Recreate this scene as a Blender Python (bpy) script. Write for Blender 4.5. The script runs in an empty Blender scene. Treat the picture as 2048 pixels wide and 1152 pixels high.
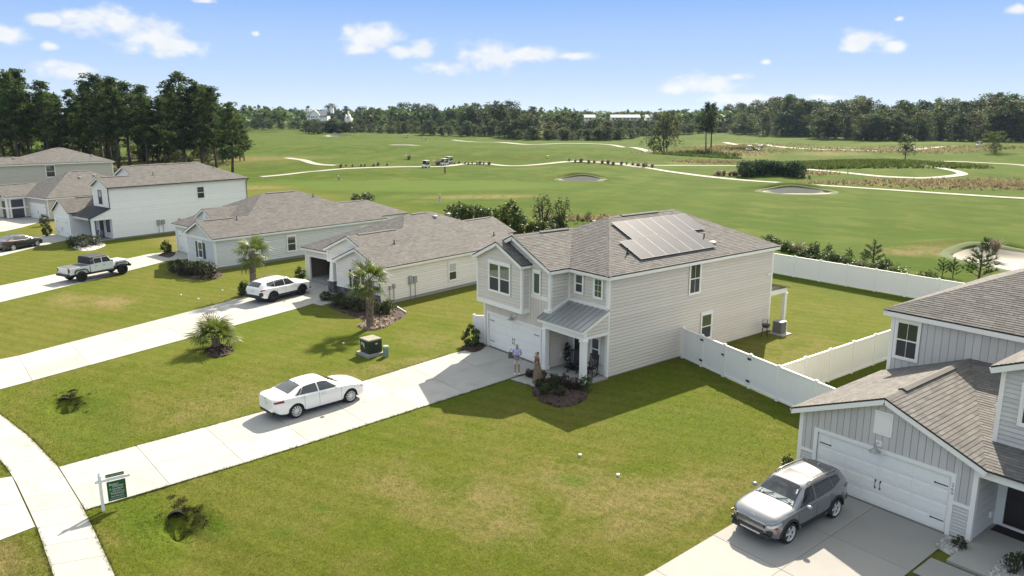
import bpy, math, random
import numpy as np
from mathutils import Vector, Matrix

R = math.radians
SC = bpy.context.scene
COL = SC.collection
rnd = random.Random(11)

# ------------------------------------------------------------------ camera, sky, sun, exposure
CAMP = Vector((28.10, -28.96, 14.05))
cd = bpy.data.cameras.new("camera")
cam = bpy.data.objects.new("camera", cd); COL.objects.link(cam)
cd.sensor_width = 36.0; cd.lens = 36.0 * 1545.0 / 2048.0
cd.clip_start = 0.3; cd.clip_end = 9000.0
cam.location = CAMP
cam.rotation_euler = (R(90 - 12.67), 0, R(141.45 - 90))
SC.camera = cam

SUN_AZ, SUN_EL = 121.0, 38.0            # degrees from +X, degrees above the horizon
sd = bpy.data.lights.new("sun", 'SUN'); sd.energy = 3.5; sd.angle = R(0.53); sd.color = (1.0, 0.955, 0.88)
sun = bpy.data.objects.new("sun", sd); COL.objects.link(sun)
sdir = Vector((math.cos(R(SUN_EL)) * math.cos(R(SUN_AZ)), math.cos(R(SUN_EL)) * math.sin(R(SUN_AZ)), math.sin(R(SUN_EL))))
sun.rotation_euler = sdir.to_track_quat('Z', 'Y').to_euler()
sun.location = (0, 0, 60)

SC.view_settings.view_transform = 'Standard'; SC.view_settings.look = 'None'
SC.view_settings.exposure = 1.62; SC.view_settings.gamma = 1.0
SC.view_settings.use_curve_mapping = False
SC.view_settings.use_white_balance = True; SC.view_settings.white_balance_temperature = 7400; SC.view_settings.white_balance_tint = 10

class NT:
    """small helper for node trees"""
    def __init__(s, tree): s.t = tree
    def n(s, typ, **kw):
        nd = s.t.nodes.new(typ)
        ins = kw.pop('ins', {})
        for k, v in kw.items(): setattr(nd, k, v)
        for k, v in ins.items(): s.put(nd.inputs[k], v)
        return nd
    def put(s, sock, v):
        if isinstance(v, bpy.types.NodeSocket): s.t.links.new(v, sock)
        else: sock.default_value = v
    def math(s, op, a, b=None, c=None, clamp=False):
        nd = s.t.nodes.new('ShaderNodeMath'); nd.operation = op; nd.use_clamp = clamp
        for i, v in enumerate((a, b, c)):
            if v is not None: s.put(nd.inputs[i], v)
        return nd.outputs[0]
    def mix(s, f, a, b, blend='MIX'):
        nd = s.t.nodes.new('ShaderNodeMix'); nd.data_type = 'RGBA'; nd.blend_type = blend
        s.put(nd.inputs[0], f); s.put(nd.inputs[6], a); s.put(nd.inputs[7], b)
        return nd.outputs[2]
    def ramp(s, v, p0, p1, a=0.0, b=1.0):
        nd = s.t.nodes.new('ShaderNodeMapRange'); nd.interpolation_type = 'SMOOTHSTEP'
        s.put(nd.inputs[0], v)
        for i, x in enumerate((p0, p1, a, b)): nd.inputs[i + 1].default_value = x
        return nd.outputs[0]
    def noise(s, vec, scale, detail=4.0, rough=0.55, dist=0.0):
        nd = s.t.nodes.new('ShaderNodeTexNoise')
        s.put(nd.inputs['Vector'], vec)
        nd.inputs['Scale'].default_value = scale; nd.inputs['Detail'].default_value = detail
        nd.inputs['Roughness'].default_value = rough; nd.inputs['Distortion'].default_value = dist
        return nd.outputs[0]

SKY_STRENGTH = 0.15
HAZE = 0.00004
W = bpy.data.worlds.new("World"); SC.world = W; W.use_nodes = True
def build_world():
    t = W.node_tree; t.nodes.clear(); N = NT(t)
    out = N.n('ShaderNodeOutputWorld'); bg = N.n('ShaderNodeBackground'); bg.inputs[1].default_value = SKY_STRENGTH
    t.links.new(bg.outputs[0], out.inputs[0])
    sky = N.n('ShaderNodeTexSky', sky_type='NISHITA', sun_disc=False)
    sky.sun_elevation = R(SUN_EL); sky.sun_rotation = R(90.0 - SUN_AZ)
    sky.altitude = 10.0; sky.air_density = 1.0; sky.dust_density = 0.35; sky.ozone_density = 2.6
    tc = N.n('ShaderNodeTexCoord'); sep = N.n('ShaderNodeSeparateXYZ'); t.links.new(tc.outputs['Generated'], sep.inputs[0])
    x, y, z = sep.outputs
    az = N.math('ARCTAN2', y, x); el = N.math('ARCSINE', z)
    ae = N.n('ShaderNodeCombineXYZ', ins={0: az, 1: el}).outputs[0]
    # clouds as (azimuth, elevation, half width, half height) in degrees
    cl = CLOUDS
    cur = None
    for (a, e, ra, re_) in cl:
        sub = N.n('ShaderNodeVectorMath', operation='SUBTRACT', ins={0: ae, 1: (R(a), R(e), 0)}).outputs[0]
        mul = N.n('ShaderNodeVectorMath', operation='MULTIPLY', ins={0: sub, 1: (1 / R(ra), 1 / R(re_), 0)}).outputs[0]
        ln = N.n('ShaderNodeVectorMath', operation='LENGTH', ins={0: mul}).outputs['Value']
        cur = ln if cur is None else N.math('SMOOTH_MIN', cur, ln, 0.35)
    wob = N.n('ShaderNodeVectorMath', operation='MULTIPLY', ins={0: ae, 1: (1.0, 1.5, 1.0)}).outputs[0]
    nz = N.noise(wob, 26.0, 9.0, 0.58, 0.25)
    nz2 = N.noise(wob, 70.0, 6.0, 0.6, 0.3)
    v = N.math('ADD', N.math('SUBTRACT', 1.0, cur), N.math('MULTIPLY', N.math('SUBTRACT', nz, 0.5), 2.9))
    v = N.math('ADD', v, N.math('MULTIPLY', N.math('SUBTRACT', nz2, 0.5), 0.7))
    m1 = N.ramp(v, -0.38, 0.72)
    # unseen clouds over the rest of the sky, thickened and brightened to fill shaded walls
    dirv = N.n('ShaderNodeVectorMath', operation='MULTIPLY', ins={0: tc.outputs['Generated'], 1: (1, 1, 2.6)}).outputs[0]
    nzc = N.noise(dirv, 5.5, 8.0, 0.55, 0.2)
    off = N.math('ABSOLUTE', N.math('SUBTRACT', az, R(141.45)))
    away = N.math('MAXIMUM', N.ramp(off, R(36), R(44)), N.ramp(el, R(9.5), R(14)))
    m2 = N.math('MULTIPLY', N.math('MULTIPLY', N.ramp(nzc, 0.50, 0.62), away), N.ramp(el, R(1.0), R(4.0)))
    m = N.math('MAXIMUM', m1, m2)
    # clear blue overhead of the trees paling to a white horizon, the physical sky higher up, warm-tinted to neutralise the shaded walls
    grad = N.mix(N.ramp(el, R(-0.5), R(4.2)), HORIZON_COL, MID_COL)
    grad = N.mix(N.ramp(el, R(2.8), R(11.0)), grad, BLUE_COL)
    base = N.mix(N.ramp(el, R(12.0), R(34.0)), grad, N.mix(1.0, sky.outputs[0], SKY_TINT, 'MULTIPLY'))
    shade = N.math('MULTIPLY', N.ramp(N.noise(wob, 30.0, 6.0), 0.35, 0.7), 0.55)
    hi = N.mix(N.ramp(el, R(12.0), R(30.0)), CLOUD_COL, (CLOUD_COL[0] * 1.5, CLOUD_COL[1] * 1.46, CLOUD_COL[2] * 1.40, 1))  # overhead clouds made brighter to lift the fill light
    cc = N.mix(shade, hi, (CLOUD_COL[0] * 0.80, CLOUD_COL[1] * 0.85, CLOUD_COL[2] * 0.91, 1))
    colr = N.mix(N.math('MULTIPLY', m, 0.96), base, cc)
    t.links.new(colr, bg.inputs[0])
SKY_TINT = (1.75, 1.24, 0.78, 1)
HORIZON_COL = (1.500, 1.890, 2.421, 1)
MID_COL = (1.015, 1.536, 2.421, 1)
BLUE_COL = (0.384, 0.954, 2.356, 1)
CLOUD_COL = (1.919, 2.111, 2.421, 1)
CLOUDS = [(167.38, 5.52, 2.63, 0.84), (165.86, 4.83, 2.24, 0.76), (164.27, 4.36, 1.9, 0.56), (171.33, 5.67, 0.94, 0.4), (169.96, 5.98, 0.68, 0.35), (168.6, 5.9, 1.7, 0.65), (173.57, 4.63, 1.16, 0.57), (171.3, 4.1, 0.48, 0.29), (170.47, 2.64, 1.67, 0.48), (171.05, 2.98, 0.82, 0.36), (151.23, 5.39, 1.9, 0.92), (152.76, 5.62, 0.68, 0.36), (152.13, 4.38, 1.21, 0.43), (149.37, 4.31, 1.05, 0.44), (147.89, 4.43, 1.06, 0.57), (143.19, 3.94, 2.14, 0.85), (140.17, 4.18, 2.13, 0.61), (146.23, 3.25, 1.6, 0.48), (136.97, 4.03, 1.24, 0.27), (117.86, 4.76, 1.47, 0.62), (118.56, 4.26, 1.05, 0.34), (116.05, 4.27, 0.72, 0.34), (128.2, 2.0, 2.85, 0.64), (129.9, 1.74, 1.2, 0.37), (125.87, 2.48, 1.16, 0.3), (123.87, 3.47, 0.36, 0.23), (109.64, 6.12, 0.71, 0.34), (125.79, 1.07, 2.64, 0.34), (119.97, 1.07, 1.24, 0.26), (115.99, 5.9, 0.26, 0.15), (162.05, 7.22, 0.68, 0.18), (158.97, 5.28, 0.29, 0.19)]
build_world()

SC.cycles.max_bounces = 6; SC.cycles.diffuse_bounces = 3; SC.cycles.glossy_bounces = 3
SC.cycles.transmission_bounces = 3; SC.cycles.volume_bounces = 0; SC.cycles.transparent_max_bounces = 6
SC.cycles.caustics_reflective = False; SC.cycles.caustics_refractive = False
SC.cycles.use_denoising = True

# ------------------------------------------------------------------ mesh and object helpers
def tag(o, label=None, cat=None, group=None, kind=None):
    if label: o['label'] = label
    if cat: o['category'] = cat
    if group: o['group'] = group
    if kind: o['kind'] = kind
    return o
def thing(name, label, cat, loc=(0, 0, 0), rz=0.0, group=None, kind=None):
    o = bpy.data.objects.new(name, None); COL.objects.link(o)
    o.empty_display_size = 0.3; o.location = loc; o.rotation_euler = (0, 0, rz)
    return tag(o, label, cat, group, kind)
def link(name, mesh, parent=None, loc=None, rz=None, rot=None):
    o = bpy.data.objects.new(name, mesh); COL.objects.link(o)
    if parent is not None: o.parent = parent
    if loc is not None: o.location = loc
    if rot is not None: o.rotation_euler = rot
    elif rz is not None: o.rotation_euler = (0, 0, rz)
    return o
def copy_tree(o, parent=None):
    c = o.copy(); COL.objects.link(c)
    if parent is not None: c.parent = parent
    for ch in list(o.children): copy_tree(ch, c)
    return c
def np_mesh(name, v, f, mats, tint=None, smooth=False, midx=None):
    """mesh from arrays; f is (n,3) or (n,4)"""
    v = np.asarray(v, np.float32); f = np.asarray(f, np.int32); k = f.shape[1]
    m = bpy.data.meshes.new(name)
    m.vertices.add(len(v)); m.vertices.foreach_set('co', v.ravel())
    m.loops.add(f.size); m.loops.foreach_set('vertex_index', f.ravel())
    m.polygons.add(len(f)); m.polygons.foreach_set('loop_start', np.arange(0, f.size, k, dtype=np.int32))
    try: m.polygons.foreach_set('loop_total', np.full(len(f), k, np.int32))
    except Exception: pass
    for mt in mats: m.materials.append(mt)
    if midx is not None: m.polygons.foreach_set('material_index', np.asarray(midx, np.int32))
    m.polygons.foreach_set('use_smooth', np.full(len(f), bool(smooth)))
    m.update(calc_edges=True)
    if tint is not None:
        a = m.attributes.new('tint', 'FLOAT', 'FACE'); a.data.foreach_set('value', np.asarray(tint, np.float32))
    return m

class MB:
    def __init__(s): s.v = []; s.f = []; s.m = []; s.t = []
    def face(s, pts, m=0, t=0.5):
        n = len(s.v); s.v += [tuple(p) for p in pts]; s.f.append(tuple(range(n, n + len(pts)))); s.m.append(m); s.t.append(t)
    def box(s, x0, x1, y0, y1, z0, z1, m=0, t=0.5):
        n = len(s.v)
        s.v += [(x0, y0, z0), (x1, y0, z0), (x1, y1, z0), (x0, y1, z0), (x0, y0, z1), (x1, y0, z1), (x1, y1, z1), (x0, y1, z1)]
        for q in ((0, 3, 2, 1), (4, 5, 6, 7), (0, 1, 5, 4), (1, 2, 6, 5), (2, 3, 7, 6), (3, 0, 4, 7)):
            s.f.append(tuple(n + i for i in q)); s.m.append(m); s.t.append(t)
    def hexa(s, p, m=0, t=0.5):
        n = len(s.v); s.v += [tuple(q) for q in p]
        for q in ((0, 3, 2, 1), (4, 5, 6, 7), (0, 1, 5, 4), (1, 2, 6, 5), (2, 3, 7, 6), (3, 0, 4, 7)):
            s.f.append(tuple(n + i for i in q)); s.m.append(m); s.t.append(t)
    def beam(s, p, q, w, h, m=0, up=(0, 0, 1), t=0.5):
        """bar from p to q; w across, h along up, centred"""
        p = Vector(p); q = Vector(q); d = (q - p).normalized(); u = Vector(up)
        a = d.cross(u).normalized() * (w / 2); b = a.cross(d).normalized() * (h / 2)
        s.hexa([p - a - b, p + a - b, q + a - b, q - a - b, p - a + b, p + a + b, q + a + b, q - a + b], m, t)
    def prism(s, poly, vec, m=0, mside=None, t=0.5):
        poly = [Vector(p) for p in poly]; vec = Vector(vec); n = len(poly)
        s.face(poly, m, t); s.face([p + vec for p in reversed(poly)], m if mside is None else mside, t)
        for i in range(n):
            a, b = poly[i], poly[(i + 1) % n]
            s.face([a, a + vec, b + vec, b], m if mside is None else mside, t)
    def tube(s, path, r, n=8, m=0, cap=True, t=0.5):
        path = [Vector(p) for p in path]; k = len(path)
        rs = r if isinstance(r, (list, tuple)) else [r] * k
        base = len(s.v); ref = None
        for i, p in enumerate(path):
            d = (path[min(i + 1, k - 1)] - path[max(i - 1, 0)]).normalized()
            if ref is None:
                ref = Vector((0, 0, 1)) if abs(d.z) < 0.9 else Vector((1, 0, 0))
            a = d.cross(ref)
            if a.length < 1e-4: a = d.cross(Vector((0.3, 1, 0.2)))
            a.normalize(); b = d.cross(a).normalized()
            for j in range(n):
                th = 2 * math.pi * j / n
                s.v.append(tuple(p + (a * math.cos(th) + b * math.sin(th)) * rs[i]))
        for i in range(k - 1):
            for j in range(n):
                a0 = base + i * n + j; a1 = base + i * n + (j + 1) % n
                s.f.append((a0, a1, a1 + n, a0 + n)); s.m.append(m); s.t.append(t)
        if cap:
            s.f.append(tuple(base + j for j in reversed(range(n)))); s.m.append(m); s.t.append(t)
            s.f.append(tuple(base + (k - 1) * n + j for j in range(n))); s.m.append(m); s.t.append(t)
    def lathe(s, prof, n=16, c=(0, 0, 0), m=0, axis='z', t=0.5, cap=True):
        base = len(s.v); k = len(prof)
        for (r, z) in prof:
            for j in range(n):
                th = 2 * math.pi * j / n; a, b = r * math.cos(th), r * math.sin(th)
                if axis == 'z': p = (c[0] + a, c[1] + b, c[2] + z)
                elif axis == 'x': p = (c[0] + z, c[1] + a, c[2] + b)
                else: p = (c[0] + a, c[1] + z, c[2] + b)
                s.v.append(p)
        for i in range(k - 1):
            for j in range(n):
                a0 = base + i * n + j; a1 = base + i * n + (j + 1) % n
                s.f.append((a0, a1, a1 + n, a0 + n)); s.m.append(m); s.t.append(t)
        if cap:
            s.f.append(tuple(base + j for j in reversed(range(n)))); s.m.append(m); s.t.append(t)
            s.f.append(tuple(base + (k - 1) * n + j for j in range(n))); s.m.append(m); s.t.append(t)
    def mesh(s, name, mats, smooth=False):
        m = bpy.data.meshes.new(name); m.from_pydata(s.v, [], s.f)
        mats = mats if isinstance(mats, (list, tuple)) else [mats]
        for mt in mats: m.materials.append(mt)
        m.polygons.foreach_set('material_index', s.m)
        if smooth:
            m.polygons.foreach_set('use_smooth', [True] * len(s.f))
        a = m.attributes.new('tint', 'FLOAT', 'FACE'); a.data.foreach_set('value', s.t)
        m.update()
        return m
    def build(s, name, mats, parent=None, smooth=False, bevel=0.0, loc=None, rz=None, kind=None, label=None, angle=None):
        if not s.f: return None
        o = link(name, s.mesh(name, mats, smooth), parent, loc, rz)
        if smooth and angle: 
            try: o.data.set_sharp_from_angle(angle=R(angle))
            except Exception: pass
        if bevel:
            b = o.modifiers.new('bevel', 'BEVEL'); b.width = bevel; b.segments = 2; b.limit_method = 'ANGLE'; b.angle_limit = R(40)
        if kind: o['kind'] = kind
        if label: o['label'] = label
        return o

# ------------------------------------------------------------------ materials
MATS = {}
def mat(name, col=(0.5, 0.5, 0.5), rough=0.6, metal=0.0, spec=0.5, var=0.0, vscale=3.0, bump=0.0, bscale=40.0,
        tint=0.0, coat=0.0, dirt=0.0, dirtcol=(0.2, 0.17, 0.12), objvar=0.0, trans=0.0, alpha=None):
    if name in MATS: return MATS[name]
    m = bpy.data.materials.new(name); m.use_nodes = True; t = m.node_tree; N = NT(t)
    bs = t.nodes['Principled BSDF']
    pos = N.n('ShaderNodeNewGeometry').outputs['Position']
    c = tuple(col) + (1,)
    base = None
    if tint:
        at = N.n('ShaderNodeAttribute', attribute_name='tint').outputs['Fac']
        f = N.math('ADD', 1.0, N.math('MULTIPLY', N.math('SUBTRACT', at, 0.5), 2 * tint))
        base = N.mix(1.0, c, N.n('ShaderNodeCombineColor', ins={0: f, 1: f, 2: f}).outputs[0], 'MULTIPLY')
    if var:
        nz = N.noise(pos, vscale, 5.0, 0.6)
        f = N.math('ADD', 1.0, N.math('MULTIPLY', N.math('SUBTRACT', nz, 0.5), 2 * var))
        base = N.mix(1.0, base if base is not None else c, N.n('ShaderNodeCombineColor', ins={0: f, 1: f, 2: f}).outputs[0], 'MULTIPLY')
    if objvar:
        r_ = N.n('ShaderNodeObjectInfo').outputs['Random']
        f = N.math('ADD', 1.0, N.math('MULTIPLY', N.math('SUBTRACT', r_, 0.5), 2 * objvar))
        base = N.mix(1.0, base if base is not None else c, N.n('ShaderNodeCombineColor', ins={0: f, 1: f, 2: f}).outputs[0], 'MULTIPLY')
    if dirt:
        nz = N.noise(pos, 0.9, 6.0, 0.65)
        base = N.mix(N.math('MULTIPLY', N.ramp(nz, 0.48, 0.75), dirt), base if base is not None else c, tuple(dirtcol) + (1,))
    if base is None: bs.inputs['Base Color'].default_value = c
    else: t.links.new(base, bs.inputs['Base Color'])
    bs.inputs['Roughness'].default_value = rough; bs.inputs['Metallic'].default_value = metal
    bs.inputs['Specular IOR Level'].default_value = spec
    if coat: bs.inputs['Coat Weight'].default_value = coat; bs.inputs['Coat Roughness'].default_value = 0.04
    if bump:
        nb = N.noise(pos, bscale, 3.0, 0.6)
        b = N.n('ShaderNodeBump', ins={'Strength': bump, 'Distance': 0.02, 'Height': nb}); t.links.new(b.outputs[0], bs.inputs['Normal'])
    if trans:
        tr = N.n('ShaderNodeBsdfTranslucent')
        if base is None: tr.inputs[0].default_value = c
        else: t.links.new(base, tr.inputs[0])
        mx = N.n('ShaderNodeMixShader', ins={0: trans}); t.links.new(bs.outputs[0], mx.inputs[1]); t.links.new(tr.outputs[0], mx.inputs[2])
        t.links.new(mx.outputs[0], t.nodes['Material Output'].inputs[0])
    MATS[name] = m
    return m

TRIM = mat('white_trim', (0.86, 0.84, 0.79), 0.5, var=0.05, vscale=2.0)
SID_A = mat('warm_grey_siding', (0.66, 0.60, 0.53), 0.6, var=0.06, vscale=0.5, tint=0.035)
SID_B = mat('cool_grey_siding', (0.56, 0.54, 0.515), 0.6, var=0.06, vscale=1.2, tint=0.06, objvar=0.04)
SID_C = mat('cream_siding', (0.80, 0.75, 0.68), 0.6, var=0.05, vscale=1.2, tint=0.04)
SID_D = mat('blue_grey_siding', (0.64, 0.65, 0.625), 0.6, var=0.06, vscale=1.2, tint=0.04)
SID_E = mat('white_siding', (0.92, 0.89, 0.84), 0.6, var=0.04, vscale=1.2, tint=0.03)
SID_F = mat('tan_siding', (0.54, 0.49, 0.42), 0.6, var=0.06, vscale=1.2, tint=0.04)
ROOF = mat('asphalt_shingle', (0.152, 0.146, 0.139), 0.9, spec=0.2, tint=0.24, var=0.12, vscale=0.7, bump=0.35, bscale=90.0, objvar=0.0)
ROOFDECK = mat('roof_deck', (0.10, 0.09, 0.085), 0.9)
DARKEDGE = mat('dark_drip_edge', (0.03, 0.03, 0.035), 0.5)
METALROOF = mat('galvalume', (0.4, 0.408, 0.416), 0.42, metal=0.75, var=0.08, vscale=1.0)
GLASS = mat('window_glass', (0.035, 0.045, 0.045), 0.04, spec=0.9, var=0.3, vscale=1.5)
GLASSG = mat('reflecting_glass', (0.055, 0.085, 0.06), 0.03, spec=1.0, var=0.3, vscale=1.5)
SCREEN = mat('insect_screen', (0.055, 0.055, 0.058), 0.55, spec=0.3, var=0.2, vscale=2)
BLIND = mat('blinds', (0.5, 0.5, 0.48), 0.6)
DOORW = mat('garage_door_white', (0.86, 0.845, 0.80), 0.5, var=0.04, vscale=1.5)
BLACK = mat('black_metal', (0.018, 0.018, 0.02), 0.5)
DARKDOOR = mat('dark_front_door', (0.03, 0.026, 0.026), 0.45)
CONC = mat('concrete', (0.375, 0.365, 0.342), 0.85, spec=0.25, var=0.10, vscale=0.8, bump=0.25, bscale=60, dirt=0.45, dirtcol=(0.25, 0.235, 0.205), objvar=0.09)
CONCD = mat('driveway_concrete', (0.304, 0.296, 0.28), 0.85, spec=0.25, var=0.12, vscale=0.9, bump=0.25, bscale=60, dirt=0.4, dirtcol=(0.27, 0.26, 0.24), objvar=0.09)
JOINT = mat('joint_dirt', (0.13, 0.13, 0.125), 0.9)
VINYL = mat('white_vinyl', (0.86, 0.85, 0.82), 0.4, var=0.03, vscale=1.0)
GALV = mat('grey_metal', (0.34, 0.345, 0.35), 0.5, metal=0.2, var=0.1, vscale=4)
MULCH = mat('brown_mulch', (0.06, 0.0384, 0.0304), 0.95, var=0.5, vscale=7.0, bump=1.0, bscale=22, tint=0.4)
CHIPS = mat('pale_bark_chips', (0.224, 0.172, 0.132), 0.95, var=0.4, vscale=9.0, bump=1.0, bscale=25, tint=0.45)
PEBBLE = mat('white_pebbles', (0.496, 0.48, 0.456), 0.8, var=0.3, vscale=12.0, bump=1.0, bscale=30, tint=0.3)
STONE = mat('grey_stone', (0.13, 0.125, 0.125), 0.85, var=0.35, vscale=3.0, tint=0.5, bump=0.5, bscale=25)
SAND = mat('sand', (0.384, 0.344, 0.288), 0.95, var=0.12, vscale=0.6, bump=0.3, bscale=6)
PATHM = mat('cart_path', (0.31, 0.295, 0.25), 0.9, var=0.08, vscale=0.5)
BARK = mat('bark', (0.08, 0.06, 0.0464), 0.95, var=0.4, vscale=2.5, bump=0.8, bscale=9)
BARKP = mat('palm_trunk', (0.208, 0.164, 0.128), 0.95, var=0.35, vscale=6, tint=0.45)
LEAFP = mat('pine_needles', (0.0544, 0.0896, 0.0224), 0.7, spec=0.2, tint=0.6, trans=0.42, objvar=0.18)
LEAFD = mat('tree_leaves', (0.0496, 0.08, 0.0208), 0.65, spec=0.25, tint=0.65, trans=0.45, objvar=0.30)
LEAFO = mat('olive_leaves', (0.0736, 0.0896, 0.024), 0.65, spec=0.25, tint=0.65, trans=0.45, objvar=0.25)
LEAFS = mat('shrub_leaves', (0.06, 0.0944, 0.0208), 0.55, spec=0.35, tint=0.5, trans=0.3, objvar=0.15)
LEAFL = mat('lime_leaves', (0.088, 0.12, 0.024), 0.5, spec=0.35, tint=0.45, trans=0.35)
LEAFK = mat('dark_shrub_leaves', (0.0496, 0.0624, 0.0256), 0.55, spec=0.3, tint=0.5, trans=0.25, objvar=0.2)
LEAFR = mat('purple_shrub_leaves', (0.04, 0.024, 0.0224), 0.5, spec=0.35, tint=0.5, trans=0.25, objvar=0.2)
LEAFJ = mat('juniper', (0.044, 0.084, 0.028), 0.7, tint=0.5, trans=0.3)
PALM = mat('palm_frond', (0.108, 0.144, 0.0288), 0.5, spec=0.4, tint=0.5, trans=0.40)
PALMY = mat('palm_frond_pale', (0.288, 0.264, 0.136), 0.6, tint=0.3, trans=0.3)
MUHLY = mat('tuft_grass', (0.26, 0.22, 0.15), 0.8, tint=0.45, trans=0.3)
BLADE = mat('grass_blade', (0.118, 0.140, 0.034), 0.7, spec=0.2, tint=0.55, trans=0.35)
SKIN = mat('skin', (0.42, 0.25, 0.18), 0.6)
# ------------------------------------------------------------------ survey helper: where a sight line from the camera meets the land
_F, _PI = 1545.0, R(12.67); _YW = R(38.55)
_V = (math.cos(_YW), math.sin(_YW)); _U = (math.sin(_YW), -math.cos(_YW))
def ray(px, py):
    a = (px - 1024) / _F; b = -(py - 576) / _F
    dx, dy, dz = a, math.cos(_PI) + b * math.sin(_PI), -math.sin(_PI) + b * math.cos(_PI)
    return Vector((dx * _U[0] + dy * _U[1], dx * _V[0] + dy * _V[1], dz))
VIEW = Vector((-math.cos(_YW), math.sin(_YW)))       # horizontal direction of view
ACROSS = Vector((math.sin(_YW), math.cos(_YW)))
def at(px, py, z=None):
    d = ray(px, py); zz = 0.0 if z is None else z
    for _ in range(1 if z is not None else 8):
        t = (zz - CAMP.z) / d.z; p = CAMP + d * t
        if z is None: zz = 0.5 * zz + 0.5 * float(hgt(p.x, p.y)) if _ < 7 else float(hgt(p.x, p.y))
    return Vector((p.x, p.y, zz))

# bunkers: centre, half width across the view, half depth, lip height, floor depth
def flat(px, py):
    d = ray(px, py); t = -CAMP.z / d.z; return (CAMP.x + d.x * t, CAMP.y + d.y * t)
BUNK = [flat(1597, 386) + (6.3, 3.4, 1.5, 0.35), flat(1163, 361) + (4.8, 3.0, 1.35, 0.45),
        flat(682, 273) + (10.0, 6.0, 1.7, 0.3), flat(2040, 522) + (5.5, 6.0, 0.9, 0.5),
        flat(808, 291) + (7.0, 3.0, 0.6, 0.2), flat(1385, 343) + (0.1, 0.1, 0.0, 0.0)]
MOUND = []      # x, y, across, along view, height
for (px, py, a, b, h) in ((905, 346, 26, 8, 0.35), (1150, 340, 16, 7, 0.5), (690, 350, 20, 8, 0.4), (1420, 308, 14, 10, 0.9),
                          (1010, 268, 40, 22, 3.0), (700, 268, 34, 20, 1.6), (1730, 335, 26, 14, 0.9), (1600, 296, 50, 22, 1.4),
                          (820, 300, 40, 18, 1.0), (1900, 300, 45, 20, 1.2), (1240, 400, 22, 14, 0.35), (1150, 317, 46, 17, 1.5), (880, 321, 44, 15, 1.1), (1350, 322, 30, 12, 0.8), (1700, 350, 40, 12, 0.6), (620, 330, 30, 14, 0.8), (560, 300, 30, 18, 0.9)):
    x, y = flat(px, py); MOUND.append((x, y, a, b, h * 1.4))
for (bx, by, a, b, lip, dep) in BUNK:
    if lip: MOUND.append((bx + VIEW.x * (b + 2.2), by + VIEW.y * (b + 2.2), a * 1.35, 3.2 if a < 8 else 7, lip))
SWALE = [(1.10, -22.75, 1.1, 0.55, 0.72), (-14.45, -23.8, 1.1, 0.55, 0.70), (5.5, -23.0, 6.0, 1.3, 0.16), (-11.5, -23.4, 3.0, 1.2, 0.12)]
def hgt(x, y):
    x = np.asarray(x, float); y = np.asarray(y, float); h = np.zeros(np.broadcast(x, y).shape)
    for (mx, my, a, b, mh) in MOUND:
        s = (x - mx) * ACROSS.x + (y - my) * ACROSS.y; q = (x - mx) * VIEW.x + (y - my) * VIEW.y
        h = h + mh * np.exp(-(s / a) ** 2 - (q / b) ** 2)
    for (sx, sy, a, b, d) in SWALE:
        h = h - d * np.exp(-((x - sx) / np.where((x < sx) & (d > 0.3), 0.32, a)) ** 2 - ((y - sy) / b) ** 2)
    far = np.clip((y - 70) / 160.0, 0, 1) * 0.95
    h = h + far * (np.sin(x * 0.045 + 1.3) * np.cos(y * 0.052) + 0.6 * np.sin(x * 0.021 - y * 0.034))
    return h
def bunk_r(x, y, b):
    s = (x - b[0]) * ACROSS.x + (y - b[1]) * ACROSS.y; q = (x - b[0]) * VIEW.x + (y - b[1]) * VIEW.y
    return np.sqrt((s / b[2]) ** 2 + (q / b[3]) ** 2)

def seg(a, b, st): return list(np.arange(a, b - 1e-6, st))
def geo(a, b, n): return list(a + (b - a) * ((np.linspace(0, 1, n + 1)[1:]) ** 2.6))
GX = sorted(set([-x for x in reversed(geo(420, 5200, 22))] + seg(-420, -180, 5) + seg(-180, -60, 1.5) + seg(-60, -16, 0.9) + seg(-16, 16, 0.4) + seg(16, 44, 1.4) + seg(44, 200, 9) + [200] + geo(200, 4200, 16)))
GY = sorted(set([-900, -500, -250, -140] + seg(-80, -30, 4) + seg(-30, -15, 0.4) + seg(-15, 40, 0.9) + seg(40, 150, 1.4) + seg(150, 420, 4) + [420] + geo(420, 5600, 22)))
gx = np.array(GX); gy = np.array(GY); XX, YY = np.meshgrid(gx, gy); HH = hgt(XX, YY)
for b in BUNK[:5]: HH = np.where(bunk_r(XX, YY, b) < 0.99, HH - 1.8, HH)

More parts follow.
